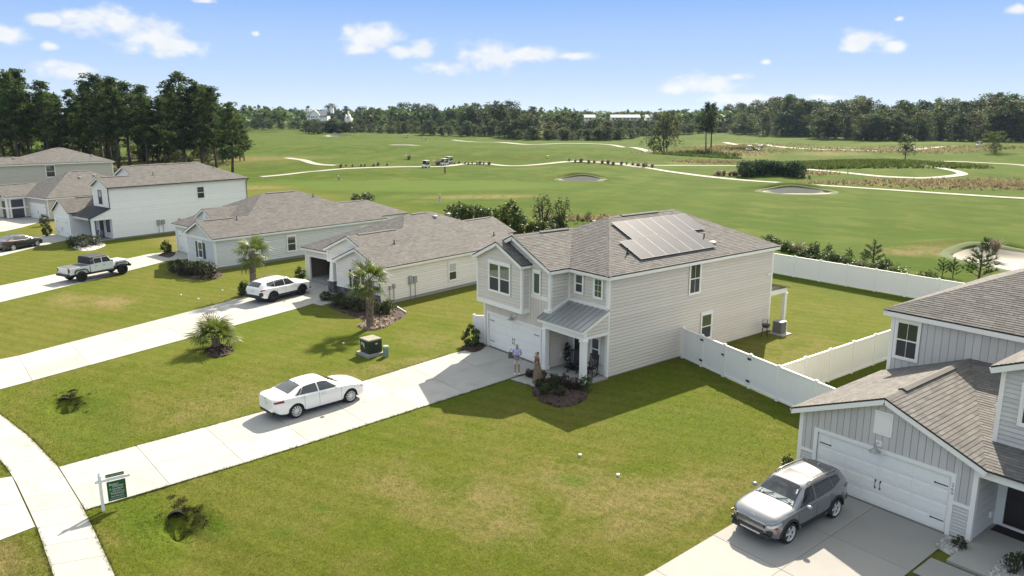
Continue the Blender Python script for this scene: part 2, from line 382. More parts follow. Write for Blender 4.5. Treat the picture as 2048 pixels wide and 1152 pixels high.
def soft(v, a, b): return np.clip((v - a) / (b - a), 0, 1) ** 2 * (3 - 2 * np.clip((v - a) / (b - a), 0, 1))
def blob(px, py, a, b, X=None, Y=None, hard=0.5):
    x, y = flat(px, py); X = XX if X is None else X; Y = YY if Y is None else Y
    s = (X - x) * ACROSS.x + (Y - y) * ACROSS.y; q = (X - x) * VIEW.x + (Y - y) * VIEW.y
    return 1 - soft(np.sqrt((s / a) ** 2 + (q / b) ** 2), hard, 1.3)
def wblob(x, y, a, b): return 1 - soft(np.sqrt(((XX - x) / a) ** 2 + ((YY - y) / b) ** 2), 0.4, 1.3)
golf = soft(YY - np.clip((XX + 60) * -0.02, -2, 6), 24, 38)
golf = np.maximum(golf, soft(-XX, 112, 135) * soft(YY, -20, 10))
dry = np.zeros_like(XX)
for a in ((1420, 310, 24, 16), (1010, 268, 42, 16), (1900, 366, 26, 7), (2010, 372, 20, 9), (1760, 305, 30, 14), (1500, 290, 26, 16), (1990, 300, 40, 12),
          (1660, 312, 14, 8), (1560, 352, 11, 4), (300, 320, 60, 30), (120, 330, 60, 30), (1400, 327, 12, 3), (880, 272, 26, 12), (1240, 437, 9, 2.5), (1850, 505, 6, 2.5), (480, 375, 10, 5), (560, 320, 16, 7), (960, 395, 11, 4), (1700, 330, 22, 10)):
    dry = np.maximum(dry, 0.85 * blob(*a))
for (x, y, a, b, s) in ((9.5, -9.5, 4.2, 2.2, 0.75), (7.5, -13.5, 3.6, 2.0, 0.7), (4.5, -15, 3.5, 1.6, 0.5), (-5.0, -13, 1.2, 6, 0.3), (1.5, -26.2, 3, 1.0, 0.5), (4.0, -28.5, 9, 1.6, 1.0), (-9, -28.6, 5, 1.3, 0.9), (-36, -17, 2.6, 1.8, 0.9),
                         (-38.5, -19.5, 3.2, 1.6, 0.8), (-8.6, -9.0, 1.6, 5, 0.55), (-9.0, -18, 2.2, 4, 0.5), (-3.5, 8, 6, 30, 0.0), (-62, -4, 9, 3, 0.8), (-84, -12, 10, 3, 0.9), (4, 12, 4, 5, 0.35), (-12, -3.5, 3, 2.2, 0.4), (11.4, -7.5, 1.6, 4.5, 0.8)):
    dry = np.maximum(dry, s * wblob(x, y, a, b))
lush = np.zeros_like(XX)
for a in ((800, 371, 33, 12), (640, 265, 30, 12), (1850, 288, 32, 9), (1600, 292, 24, 8)): lush = np.maximum(lush, blob(*a, hard=0.8))
lush = lush * golf
bright = np.zeros_like(XX)
for (x, y, a, b, s) in ((7.7, -9.3, 0.8, 0.6, 1), (2.3, -21.7, 1.0, 0.45, 1), (4.3, -20.2, 0.35, 0.3, 1), (-11.5, -23.5, 6, 2.2, 0.6), (0.5, -23.6, 3, 1.0, 0.7), (-3.0, -11, 0.0 + 1.4, 9, 0.35), (7, -2, 5, 3, 0.4), (-24, -12, 5, 6, 0.45), (9.4, 9, 1.6, 7, .5), (3.6, -18.5, 0.5, 0.25, .8)):
    bright = np.maximum(bright, s * wblob(x, y, a, b))
nx, ny = len(gx), len(gy)
idx = np.arange(nx * ny).reshape(ny, nx)
GF = np.stack([idx[:-1, :-1], idx[:-1, 1:], idx[1:, 1:], idx[1:, :-1]], -1).reshape(-1, 4)
MOW = (math.cos(R(115.0)), math.sin(R(115.0)))
def ground_material():
    m = bpy.data.materials.new('grass_ground'); m.use_nodes = True; t = m.node_tree; N = NT(t); bs = t.nodes['Principled BSDF']
    pos = N.n('ShaderNodeNewGeometry').outputs['Position']
    z = N.n('ShaderNodeAttribute', attribute_name='zone').outputs['Color']
    s = N.n('ShaderNodeSeparateColor', ins={0: z}); gf, dr, lu = s.outputs
    br = N.n('ShaderNodeAttribute', attribute_name='bright').outputs['Fac']
    n1 = N.noise(pos, 0.11, 5.0, 0.6, 0.5); n2 = N.noise(pos, 0.55, 6.0, 0.68, 0.4); n3 = N.noise(pos, 3.2, 4.0, 0.7); n4 = N.noise(pos, 11.0, 3.0, 0.7)
    c = N.mix(N.ramp(n1, 0.35, 0.66), (0.0839, 0.1088, 0.0138, 1), (0.1092, 0.1144, 0.0238, 1))
    c = N.mix(N.math('MULTIPLY', N.ramp(n2, 0.46, 0.72), 0.55), c, (0.1508, 0.1280, 0.0440, 1))
    c = N.mix(N.math('MULTIPLY', N.ramp(n2, 0.30, 0.46, 1.0, 0.0), 0.6), c, (0.0619, 0.0912, 0.0101, 1))
    # faint mowing lines on the lawns
    mv = N.n('ShaderNodeVectorMath', operation='DOT_PRODUCT', ins={0: pos, 1: (MOW[0], MOW[1], 0.0)}).outputs['Value']
    ms = N.math('SINE', N.math('ADD', N.math('MULTIPLY', mv, 5.6), N.math('MULTIPLY', n1, 3.0)))
    c = N.mix(N.math('MULTIPLY', N.ramp(ms, -0.4, 0.9), 0.30), c, (0.0668, 0.0896, 0.0101, 1))
    gs = N.math('SINE', N.math('ADD', N.math('MULTIPLY', N.n('ShaderNodeVectorMath', operation='DOT_PRODUCT', ins={0: pos, 1: (0.86, 0.5, 0.0)}).outputs['Value'], 0.62), N.math('MULTIPLY', n1, 5.0)))
    # mown golf turf: paler, bluer, with faint drag lines
    wv = N.noise(N.n('ShaderNodeVectorMath', operation='MULTIPLY', ins={0: pos, 1: (0.035, 0.12, 1)}).outputs[0], 1.0, 5.0, 0.6, 0.8)
    g = N.mix(N.ramp(wv, 0.35, 0.65), (0.0429, 0.0819, 0.0088, 1), (0.0730, 0.1046, 0.0187, 1))
    g = N.mix(N.math('MULTIPLY', N.ramp(n1, 0.52, 0.75), 0.5), g, (0.1147, 0.1211, 0.0333, 1))
    g = N.mix(N.math('MULTIPLY', N.ramp(gs, -0.3, 0.8), 0.42), g, (0.0391, 0.0743, 0.0073, 1))
    g = N.mix(N.math('MULTIPLY', N.ramp(N.noise(pos, 0.03, 4.0, 0.6, 0.6), 0.42, 0.60), 0.6), g, (0.0483, 0.0812, 0.0083, 1))
    g = N.mix(N.math('MULTIPLY', N.ramp(N.noise(pos, 0.16, 6.0, 0.7, 0.8), 0.50, 0.68), 0.45), g, (0.1304, 0.1180, 0.0307, 1))
    g = N.mix(N.math('MULTIPLY', lu, 0.75), g, (0.0776, 0.1211, 0.0233, 1))
    c = N.mix(gf, c, g)
    dm = N.math('MULTIPLY', dr, N.ramp(N.math('ADD', N.math('MULTIPLY', n2, 0.75), N.math('MULTIPLY', n3, 0.25)), 0.32, 0.60))
    c = N.mix(N.math('MULTIPLY', dm, 0.9), c, N.mix(n3, (0.1385, 0.1080, 0.0448, 1), (0.2363, 0.1880, 0.0938, 1)))
    c = N.mix(N.math('MULTIPLY', br, N.ramp(n2, 0.25, 0.6)), c, (0.0570, 0.1040, 0.0101, 1))
    fine = N.math('ADD', N.math('MULTIPLY', N.math('SUBTRACT', n3, 0.5), 0.75), N.math('MULTIPLY', N.math('SUBTRACT', n4, 0.5), 0.7))
    f = N.math('ADD', 1.0, N.math('MULTIPLY', fine, N.math('SUBTRACT', 1.0, N.math('MULTIPLY', gf, 0.5))))
    c = N.mix(1.0, c, N.n('ShaderNodeCombineColor', ins={0: f, 1: f, 2: f}).outputs[0], 'MULTIPLY')
    t.links.new(c, bs.inputs['Base Color']); bs.inputs['Roughness'].default_value = 0.95; bs.inputs['Specular IOR Level'].default_value = 0.04
    b = N.n('ShaderNodeBump', ins={'Strength': 0.55, 'Distance': 0.05, 'Height': N.math('ADD', n4, N.math('MULTIPLY', n3, 1.5))}); t.links.new(b.outputs[0], bs.inputs['Normal'])
    return m
GRASSM = ground_material()
gm = np_mesh('ground', np.stack([XX.ravel(), YY.ravel(), HH.ravel()], -1), GF, [GRASSM], smooth=True)
za = gm.attributes.new('zone', 'FLOAT_COLOR', 'POINT')
za.data.foreach_set('color', np.stack([golf.ravel(), dry.ravel(), lush.ravel(), np.ones(XX.size)], -1).astype(np.float32).ravel())
ba = gm.attributes.new('bright', 'FLOAT', 'POINT'); ba.data.foreach_set('value', bright.ravel().astype(np.float32))
tag(link('ground', gm), 'green lawn and golf course grass reaching the trees', 'ground', kind='structure')

# ------------------------------------------------------------------ concrete: driveways, walks
CONCRETE = []        # polygons that keep grass out
def lerp2(a, b, t): return (a[0] + (b[0] - a[0]) * t, a[1] + (b[1] - a[1]) * t)
def resample(pts, fr):
    ls = [0.0]
    for i in range(len(pts) - 1): ls.append(ls[-1] + math.dist(pts[i], pts[i + 1]))
    out = []
    for f in fr:
        d = f * ls[-1]
        for i in range(len(pts) - 1):
            if d <= ls[i + 1] + 1e-9:
                out.append(lerp2(pts[i], pts[i + 1], (d - ls[i]) / max(1e-9, ls[i + 1] - ls[i]))); break
    return out
def slabs(name, label, cat, left, right, ncol, step, material, top=0.03, gap=0.008, gentle=0.0):
    L = sum(math.dist(left[i], left[i + 1]) for i in range(len(left) - 1))
    n = max(1, round(L / step)); fr = [i / n for i in range(n + 1)]
    A = resample(left, fr); B = resample(right, fr)
    b = MB()
    for i in range(n):
        b.prism([(*A[i], top - 0.018), (*B[i], top - 0.018), (*B[i + 1], top - 0.018), (*A[i + 1], top - 0.018)], (0, 0, -0.1), 0)
        CONCRETE.append([A[i], B[i], B[i + 1], A[i + 1]])
    root = b.build(name, JOINT); tag(root, label, cat, kind='structure')
    for i in range(n):
        for c in range(ncol):
            q = [lerp2(A[i], B[i], c / ncol), lerp2(A[i], B[i], (c + 1) / ncol), lerp2(A[i + 1], B[i + 1], (c + 1) / ncol), lerp2(A[i + 1], B[i + 1], c / ncol)]
            cx = sum(p[0] for p in q) / 4; cy = sum(p[1] for p in q) / 4
            pts = []
            for p in q:
                d = math.dist(p, (cx, cy)); k = max(0.0, 1 - gap * 1.5 / d); pts.append((cx + (p[0] - cx) * k, cy + (p[1] - cy) * k))
            s = MB(); zt = top + rnd.uniform(-0.003, 0.003)
            s.prism([(p[0], p[1], zt) for p in pts], (0, 0, -0.07))
            s.build('slab', material, root, bevel=0.006)
    return root
slabs('driveway', 'long pale concrete driveway of the warm grey two-storey house with the white sedan', 'driveway',
      [(-6.2, -25.26), (-6.67, -19.24), (-7.05, -15.0), (-8.85, -4.6), (-9.0, -1.46)], [(-1.6, -25.12), (-1.84, -19.43), (-2.06, -16.12), (-3.12, -4.6), (-3.5, -1.46)], 2, 3.05, CONC)
slabs('walkway', 'short concrete walkway to the porch of the warm grey house', 'walkway', [(-3.13, -4.25), (-3.1, -2.0)], [(-1.15, -3.95), (-1.0, -2.0)], 1, 1.2, CONC, top=0.034)
slabs('sidewalk', 'pale concrete sidewalk curving along the street', 'sidewalk',
      [(-30, -31.0), (-20, -27.75), (-14.5, -26.46), (-10.5, -25.75), (-6.3, -25.28), (-1.57, -25.14), (3.5, -25.22), (10, -25.7), (22, -27.4)],
      [(-30.6, -32.6), (-20.4, -29.3), (-14.8, -28.0), (-10.7, -27.3), (-6.37, -26.82), (-1.4, -26.68), (3.4, -26.74), (9.7, -27.2), (21.6, -28.9)], 1, 1.42, CONC, top=0.028)
slabs('driveway_apron', 'concrete apron between sidewalk and street', 'driveway', [(-6.4, -26.86), (-7.3, -30.4)], [(-1.38, -26.72), (-0.5, -30.2)], 2, 1.8, CONC)
slabs('driveway', 'pale driveway leading past the white crossover to the open garage', 'driveway',
      [(-24.2, -27.5), (-24.35, -25.2), (-31.46, -8.05), (-34.0, -1.95)], [(-18.0, -27.6), (-18.44, -26.07), (-25.98, -4.65), (-28.6, -1.0)], 2, 3.05, CONC)
slabs('walkway', 'short pale walkway beside the round boxwood', 'walkway', [(-27.2, -4.1), (-25.4, -3.7)], [(-26.75, -5.45), (-24.9, -5.05)], 1, 1.2, CONC, top=0.034)
slabs('driveway', 'pale driveway under the white pickup truck', 'driveway',
      [(-45.6, -27.5), (-50.94, -18.26), (-57.2, -8.2), (-56.6, -6.6)], [(-38.9, -27.5), (-45.66, -16.81), (-51.3, -8.9), (-51.0, -5.8)], 2, 3.05, CONC)
p0, p1, p2 = flat(0, 513), flat(78, 493), flat(168, 480)
slabs('driveway', 'driveway of the white farmhouse under the dark sedan', 'driveway',
      [(p0[0] - 16, p0[1] - 17), (p0[0] - 5.6, p0[1] - 2.2), (-78.3, -14.9)], [(p0[0] - 6, p0[1] - 17), p0, p1, (-73.2, -13.0)], 2, 3.05, CONC)
q0 = flat(0, 465); q1 = flat(58, 452)
slabs('driveway', 'short driveway before the tan house in the far left', 'driveway',
      [(q0[0] - 14, q0[1] - 12), (-103, -19), (-99.5, -14.6)], [(q0[0] - 2, q0[1] - 6), q0, q1, (-93.2, -13.6)], 1, 4, CONC)
slabs('driveway', 'concrete driveway under the silver compact crossover', 'driveway',
      [(13.95, -27.4), (13.85, -12.2), (13.6, -6.5), (13.45, -2.45)], [(19.2, -27.6), (18.95, -12.2), (18.9, -6.5), (18.85, -2.45)], 2, 3.0, CONCD)
slabs('entry_walk', 'grey slab walk to the dark front door of the cool grey house', 'walkway',
      [(18.95, -4.3), (20.7, -4.25), (23.0, -4.2)], [(18.95, -5.6), (20.7, -5.6), (23.0, -5.6)], 1, 1.9, CONCD, top=0.034)
st = MB(); st.box(-120, 60, -41, -32.2, -0.1, 0.01); tag(st.build('street', mat('asphalt', (0.06, 0.06, 0.062), 0.9, var=0.15, bump=0.3)), 'dark asphalt street beyond the sidewalk', 'street', kind='structure')

# ------------------------------------------------------------------ golf cart paths and bunkers
def catmull(p, n=8):
    out = []
    for i in range(len(p) - 1):
        a, b, c, d = p[max(i - 1, 0)], p[i], p[i + 1], p[min(i + 2, len(p) - 1)]
        for k in range(n):
            t = k / n
            out.append(tuple(0.5 * ((2 * b[j]) + (-a[j] + c[j]) * t + (2 * a[j] - 5 * b[j] + 4 * c[j] - d[j]) * t * t + (-a[j] + 3 * b[j] - 3 * c[j] + d[j]) * t ** 3) for j in (0, 1)))
    out.append(tuple(p[-1])); return out
def cart_path(pix, label, w=2.3, name='cart_path', m=PATHM):
    pts = [tuple(at(*p)[:2]) for p in pix]; c = catmull(pts, 10); v = []; f = []
    for i, p in enumerate(c):
        a = Vector(c[max(i - 1, 0)]); b = Vector(c[min(i + 1, len(c) - 1)]); d = (b - a); d = d.normalized() if d.length else Vector((1, 0)); n = Vector((-d.y, d.x))
        for k in range(5):
            q = Vector(p) + n * w * (k / 4 - 0.5); v.append((q.x, q.y, float(hgt(q.x, q.y)) + (0.10 if 0 < k < 4 else 0.06)))
    for i in range(len(c) - 1):
        for k in range(4): f.append((i * 5 + k, i * 5 + k + 1, i * 5 + 6 + k, i * 5 + 5 + k))
    o = link(name, np_mesh(name, v, f, [m], smooth=True)); tag(o, label, 'path', kind='structure'); return o
cart_path([(2200, 402), (2048, 397), (1900, 388), (1750, 378), (1600, 368), (1480, 360), (1380, 349), (1300, 337), (1240, 329), (1185, 324), (1130, 324), (1034, 332), (972, 328), (931, 328), (884, 333), (798, 334), (672, 339), (600, 346), (521, 354)], 'long winding pale cart path across the golf course')
cart_path([(2140, 342), (2048, 331), (1950, 325), (1885, 323), (1850, 326), (1846, 330), (1880, 336), (1917, 344), (1920, 350), (1860, 356), (1800, 355), (1740, 351), (1660, 343), (1600, 337), (1480, 332), (1380, 331), (1310, 331), (1230, 327)], 'pale cart path bending in an S at the right')
cart_path([(672, 331), (620, 325), (573, 316)], 'short pale cart path at the left of the fairway')
cart_path([(907, 280), (980, 284), (1055, 289), (1127, 287), (1224, 290), (1270, 296), (1303, 305)], 'distant cart path before the tan mound', w=3.2)
cart_path([(1450, 285), (1571, 295), (1730, 301), (1812, 300), (1952, 295)], 'distant cart path near the right wood', w=3.2)
cart_path([(1190, 444), (1222, 436), (1262, 430), (1310, 428)], 'pale sandy strip behind the warm grey house', w=1.6, name='sandy_path', m=SAND)
BANK = mat('bunker_bank', (0.062, 0.09, 0.022), 0.95, var=0.3, vscale=1.5)
BN = ['wide winged sand bunker with a shaded back wall', 'small sand bunker below a grassy lip', 'far sand bunker near the flag', 'pale sand bunker behind the white rear fence', 'thin far sand bunker']
for b, lab in zip(BUNK[:5], BN):
    v = []; f = []; nr, na = 14, 56
    for i in range(nr + 1):
        r = 1.22 * i / nr
        for j in range(na):
            th = 2 * math.pi * j / na
            wob = 1 + 0.07 * math.sin(3 * th + b[0]) + 0.05 * math.sin(5 * th + b[1])
            s = r * b[2] * math.cos(th) * wob; q = r * b[3] * math.sin(th) * wob
            x = b[0] + ACROSS.x * s + VIEW.x * q; y = b[1] + ACROSS.y * s + VIEW.y * q
            rr = min(1.0, r); w_ = min(1, max(0, (math.sin(th) + 0.7) / 0.9)); w_ = w_ * w_ * (3 - 2 * w_); k = w_ * (max(0.0, (rr - 0.70) / 0.30)) ** 1.4 + (1 - w_) * rr ** 2.2
            base = float(hgt(b[0] - VIEW.x * b[3], b[1] - VIEW.y * b[3])) - b[5]
            v.append((x, y, base * (1 - k) + (float(hgt(x, y)) + (0.07 if r < 1.15 else -0.12)) * k))
    for i in range(nr):
        for j in range(na): f.append((i * na + j, i * na + (j + 1) % na, (i + 1) * na + (j + 1) % na, (i + 1) * na + j))
    tag(link('sand_bunker', np_mesh('bunker', v, f, [SAND, BANK], smooth=True, midx=[1 if (i // na) >= (11 if math.sin(2 * math.pi * (i % na) / na) > -0.5 else 12) else 0 for i in range(nr * na)])), lab, 'bunker', kind='structure')
# ------------------------------------------------------------------ house building helpers
def clip(poly, a, b, c):
    """keep a*x + b*y <= c, 2D polygon"""
    out = []; n = len(poly)
    for i in range(n):
        p, q = poly[i], poly[(i + 1) % n]; dp, dq = a * p[0] + b * p[1] - c, a * q[0] + b * q[1] - c
        if dp <= 1e-9: out.append(p)
        if (dp < -1e-9 and dq > 1e-9) or (dp > 1e-9 and dq < -1e-9):
            t = dp / (dp - dq); out.append((p[0] + (q[0] - p[0]) * t, p[1] + (q[1] - p[1]) * t))
    return out
def area2(p): return abs(sum(p[i][0] * p[(i + 1) % len(p)][1] - p[(i + 1) % len(p)][0] * p[i][1] for i in range(len(p)))) / 2 if len(p) > 2 else 0

class Wall:
    """vertical wall plane from a to b as seen from outside, left to right"""
    def __init__(s, a, b):
        s.a = Vector((a[0], a[1])); s.b = Vector((b[0], b[1])); d = s.b - s.a; s.L = d.length; s.s = d / s.L
        s.n = Vector((s.s.y, -s.s.x)); s.rz = math.atan2(s.s.y, s.s.x)
    def p(s, u, z, off=0.0):
        q = s.a + s.s * u + s.n * off; return (q.x, q.y, z)
    def core(s, mb, poly, th=0.12, m=0):
        mb.prism([s.p(u, z, 0) for u, z in poly], (-s.n.x * th, -s.n.y * th, 0), m)
    def lap(s, mb, poly, h=0.18, out=0.022, m=0):
        z0 = min(z for u, z in poly); z1 = max(z for u, z in poly); k = 0
        while z0 + k * h < z1 - 1e-4:
            a, b = z0 + k * h, z0 + (k + 1) * h; k += 1
            q = clip(clip(poly, 0, -1, -a), 0, 1, b)
            if len(q) < 3 or area2(q) < 1e-4: continue
            t = rnd.random(); bt = 0.030; up_ = clip(q, 0, -1, -(a + bt)); lo_ = clip(q, 0, 1, a + bt)
            if len(up_) >= 3: mb.face([s.p(u, z, 0.004 + out * (1 - (z - a - bt) / (h - bt))) for u, z in up_], m, t)
            if len(lo_) >= 3: mb.face([s.p(u, z, 0.002 + (out + 0.002) * (z - a) / bt) for u, z in lo_], m, t)
    def planks(s, parent, poly, material, h=0.18, out=0.032):
        z0 = min(z for u, z in poly); z1 = max(z for u, z in poly); k = 0
        while z0 + k * h < z1 - 1e-4:
            a, b = z0 + k * h, z0 + (k + 1) * h; k += 1
            q = clip(clip(poly, 0, -1, -a), 0, 1, b)
            if len(q) < 3 or area2(q) < 1e-3: continue
            mb = MB(); t = rnd.random(); bt = 0.028; up_ = clip(q, 0, -1, -(a + bt)); lo_ = clip(q, 0, 1, a + bt)
            if len(up_) >= 3: mb.face([s.p(u, z, 0.004 + out * (1 - (z - a - bt) / (h - bt))) for u, z in up_], 0, t)
            if len(lo_) >= 3: mb.face([s.p(u, z, 0.001 + (out + 0.003) * (z - a) / bt) for u, z in lo_], 0, t)
            mb.face([s.p(u, z, 0.0008) for u, z in reversed(q)], 0, t)
            mb.build('plank', material, parent)
    def battens(s, parent, poly, material, step=0.305, gap=0.020, d=0.028, holes=(), name='board'):
        """upright boards with open joints, each board a piece"""
        u0 = min(u for u, z in poly); u1 = max(u for u, z in poly); n = max(1, round((u1 - u0) / step)); st = (u1 - u0) / n
        for i in range(n):
            a, b = u0 + i * st + gap / 2, u0 + (i + 1) * st - gap / 2; q = clip(clip(poly, -1, 0, -a), 1, 0, b)
            if len(q) < 3: continue
            parts = [q]
            for (h0, h1, g0, g1) in holes:
                nxt = []
                for r in parts:
                    for c_ in (clip(r, 1, 0, h0), clip(r, -1, 0, -h1), clip(clip(clip(r, -1, 0, -h0), 1, 0, h1), 0, -1, -g1), clip(clip(clip(r, -1, 0, -h0), 1, 0, h1), 0, 1, g0)):
                        if len(c_) >= 3 and area2(c_) > 1e-3: nxt.append(c_)
                parts = nxt
            mb = MB()
            for r in parts: mb.prism([s.p(u, z, d) for u, z in r], (-s.n.x * d, -s.n.y * d, 0), 0, t=rnd.random())
            mb.build(name, material, parent)
    def trim(s, mb, u0, u1, z0, z1, d=0.045, m=0, off=0.0):
        p = [s.p(u0, z0, off - 0.01), s.p(u1, z0, off - 0.01), s.p(u1, z0, off + d), s.p(u0, z0, off + d)]
        mb.hexa(p + [(x, y, z1) for x, y, z in p], m)

WCACHE = {}
def window(parent, wall, u, z, w, h, glass=None, low=None, grid=0, double=False, casing=0.10, off=0.045, fixed=False, label=None, fm=None, head=0.2, open_blind=0.0):
    """u, z: lower left corner of the outer casing; w, h: outer size"""
    glass = glass or GLASSG; low = low or SCREEN; fm = fm or TRIM
    key = (round(w, 2), round(h, 2), glass.name, low.name, grid, double, fixed, fm.name, head)
    if key not in WCACHE:
        f = MB(); c = casing; hd = head
        f.box(0, c, -0.035, 0.0, 0, h - hd); f.box(w - c, w, -0.035, 0.0, 0, h - hd)
        f.box(-0.01, w + 0.01, -0.042, 0.0, h - hd, h); f.box(c, w - c, -0.042, 0.0, 0, c)
        panes = []
        xs = [(c, w - c)] if not double else [(c, w / 2 - 0.05), (w / 2 + 0.05, w - c)]
        if double: f.box(w / 2 - 0.05, w / 2 + 0.05, -0.035, 0, c, h - hd)
        for (x0, x1) in xs:
            zb, zt = c, h - hd; zm = (zb + zt) / 2; r = 0.035
            f.box(x0, x0 + r, -0.020, 0, zb, zt); f.box(x1 - r, x1, -0.020, 0, zb, zt)
            f.box(x0 + r, x1 - r, -0.020, 0, zt - r, zt); f.box(x0 + r, x1 - r, -0.020, 0, zb, zb + r)
            if not fixed: f.box(x0 + r, x1 - r, -0.024, 0, zm - 0.03, zm + 0.03)
            if grid:
                if fixed:
                    for g in range(1, grid): f.box(x0 + r, x1 - r, -0.013, 0, zb + (zt - zb) * g / grid - 0.009, zb + (zt - zb) * g / grid + 0.009)
                f.box((x0 + x1) / 2 - 0.009, (x0 + x1) / 2 + 0.009, -0.0135, 0, zb + r, zt - r)
            pu = MB(); pu.box(x0 + r, x1 - r, -0.008, 0, (zm + 0.03) if not fixed else zb + r, zt - r); panes.append((pu.mesh('pane', glass)))
            if not fixed:
                pl = MB(); pl.box(x0 + r, x1 - r, -0.006, 0, zb + r, zm - 0.03); panes.append(pl.mesh('pane', low))
        WCACHE[key] = (f.mesh('window', fm), panes)
    fm_, pn = WCACHE[key]
    o = link('window', fm_, parent, wall.p(u, z, off), wall.rz)
    if label: o['label'] = label
    for p in pn: link('pane', p, o)
    return o

def roof(parent, planes, slope_up=(0.145,), thick=0.05, tabs=None, label=None, sub=True, cw=0.145, single=None, name='roof'):
    """planes: list of 3D polygons (planar, convex). deck = roof object, shingles = its sub-part"""
    dk = MB(); sh = MB()
    out = []
    for pi, poly in enumerate(planes):
        poly = [Vector(p) for p in poly]; n = Vector((0, 0, 0))
        for i in range(len(poly)):
            a, b = poly[i], poly[(i + 1) % len(poly)]; n += (a - poly[0]).cross(b - poly[0])
        n.normalize()
        if n.z < 0: n = -n; poly.reverse()
        dk.prism([p - Vector((0, 0, 0.012)) for p in poly], (0, 0, -thick), 0)
        e = Vector((0, 0, 1)).cross(n)
        e = e.normalized() if e.length > 1e-6 else Vector((1, 0, 0)); s = n.cross(e)
        o0 = min(poly, key=lambda p: p.dot(s)); P2 = [((p - o0).dot(e), (p - o0).dot(s)) for p in poly]
        smax = max(q[1] for q in P2); emin = min(q[0] for q in P2); emax = max(q[0] for q in P2); k = 0
        while k * cw < smax - 1e-4:
            a, b = k * cw, (k + 1) * cw
            row = clip(clip(P2, 0, -1, -a), 0, 1, b); k += 1
            if len(row) < 3 or area2(row) < 1e-4: continue
            x = min(q[0] for q in row) - rnd.random() * 0.3; xe = max(q[0] for q in row)
            while x < xe:
                wdt = rnd.choice((0.22, 0.32, 0.32, 0.45, 0.6)) if tabs is None else tabs
                q = clip(clip(row, -1, 0, -(x + 0.004)), 1, 0, x + wdt - 0.004); x += wdt
                if len(q) < 3 or area2(q) < 2e-4: continue
                lift = 0.010 + rnd.random() * 0.007
                t = min(1, max(0, rnd.gauss(0.5, 0.22)))
                def P(u, v): return o0 + e * u + s * v + n * (0.002 + lift * (1 - (v - a) / cw))
                top = [P(u, v) for u, v in q]
                lo = [u for u, v in q if v < a + 1e-5]
                if single and pi in single: out.append((top, lo, a, o0, e, s, n, t, area2(q))); continue
                sh.face(top, 0, t)
                if len(lo) >= 2: sh.face([o0 + e * min(lo) + s * a, o0 + e * max(lo) + s * a, P(max(lo), a), P(min(lo), a)], 0, t * 0.6)
    r = dk.build(name, DARKEDGE, parent, label=label)
    so = sh.build('shingles', ROOF, r); so['kind'] = 'stuff'
    if single:
        out.sort(key=lambda z: -z[8]); rest = MB()
        for i, (top, lo, a, o0, e, s, n, t, ar) in enumerate(out):
            mb = MB() if i < 300 else rest
            mb.face(top, 0, t)
            if len(lo) >= 2:
                u0, u1 = min(lo), max(lo); mb.face([o0 + e * u0 + s * a, o0 + e * u1 + s * a, top[0] if False else o0 + e * u1 + s * a + n * 0.014, o0 + e * u0 + s * a + n * 0.014], 0, t * 0.6)
            if i < 300: mb.build('shingle', ROOF, r)
        if rest.f: q = rest.build('shingles', ROOF, r); q['kind'] = 'stuff'
    return r
def ridge_cap(mb, a, b, w=0.16, m=0):
    a = Vector(a); b = Vector(b); L = (b - a).length; k = max(1, int(L / 0.2)); d = (b - a) / k; sd_ = Vector((0, 0, 1)).cross(d).normalized() * w
    for i in range(k):
        p = a + d * i; q = a + d * (i + 1) * 1.0; up = Vector((0, 0, 0.022)); dn = Vector((0, 0, -0.055)); t = min(1, max(0, rnd.gauss(0.5, 0.2)))
        for s_ in (-1, 1):
            mb.face([p + up * 0.6, q + up * 1.15, q + sd_ * s_ + dn + up * 0.5, p + sd_ * s_ + dn], m, t)
def fascia(mb, a, b, h=0.17, d=0.03, m=0, drop=0.066):
    a = Vector(a); b = Vector(b); mb.beam(a - Vector((0, 0, drop + h / 2)), b - Vector((0, 0, drop + h / 2)), d, h, m)
def ridge_vent(parent, a, b):
    """long low vent box on the ridge, dark underneath"""
    mb = MB(); a = Vector(a); b = Vector(b); sd_ = Vector((0, 0, 1)).cross(b - a).normalized() * 0.16; up = Vector((0, 0, 0.045)); dn = Vector((0, 0, -0.068))
    for k in (-1, 1):
        q = [a + up, b + up, b + sd_ * k + up + dn, a + sd_ * k + up + dn]
        mb.prism(q, (0, 0, 0.018), 0, 0); mb.prism([p + (sd_ * k * -0.06) for p in q], (0, 0, -0.03), 1, 1)
    return mb.build('ridge_vent', [ROOF, BLACK], parent)
def vent_pipe(parent, p, h=0.35):
    mb = MB(); x, y, z = p; mb.tube([(x, y, z - 0.1), (x, y, z + h)], 0.04, 8); mb.lathe([(0.14, z - 0.06), (0.09, z + 0.03), (0.045, z + 0.10)], 10, (x, y, 0)); return mb.build('vent_pipe', BLACK, parent)
def roof_cap(parent, p):
    mb = MB(); x, y, z = p; mb.lathe([(0.16, z - 0.12), (0.16, z + 0.06), (0.22, z + 0.07), (0.22, z + 0.11), (0.05, z + 0.17)], 12, (x, y, 0)); return mb.build('roof_vent', GALV, parent)
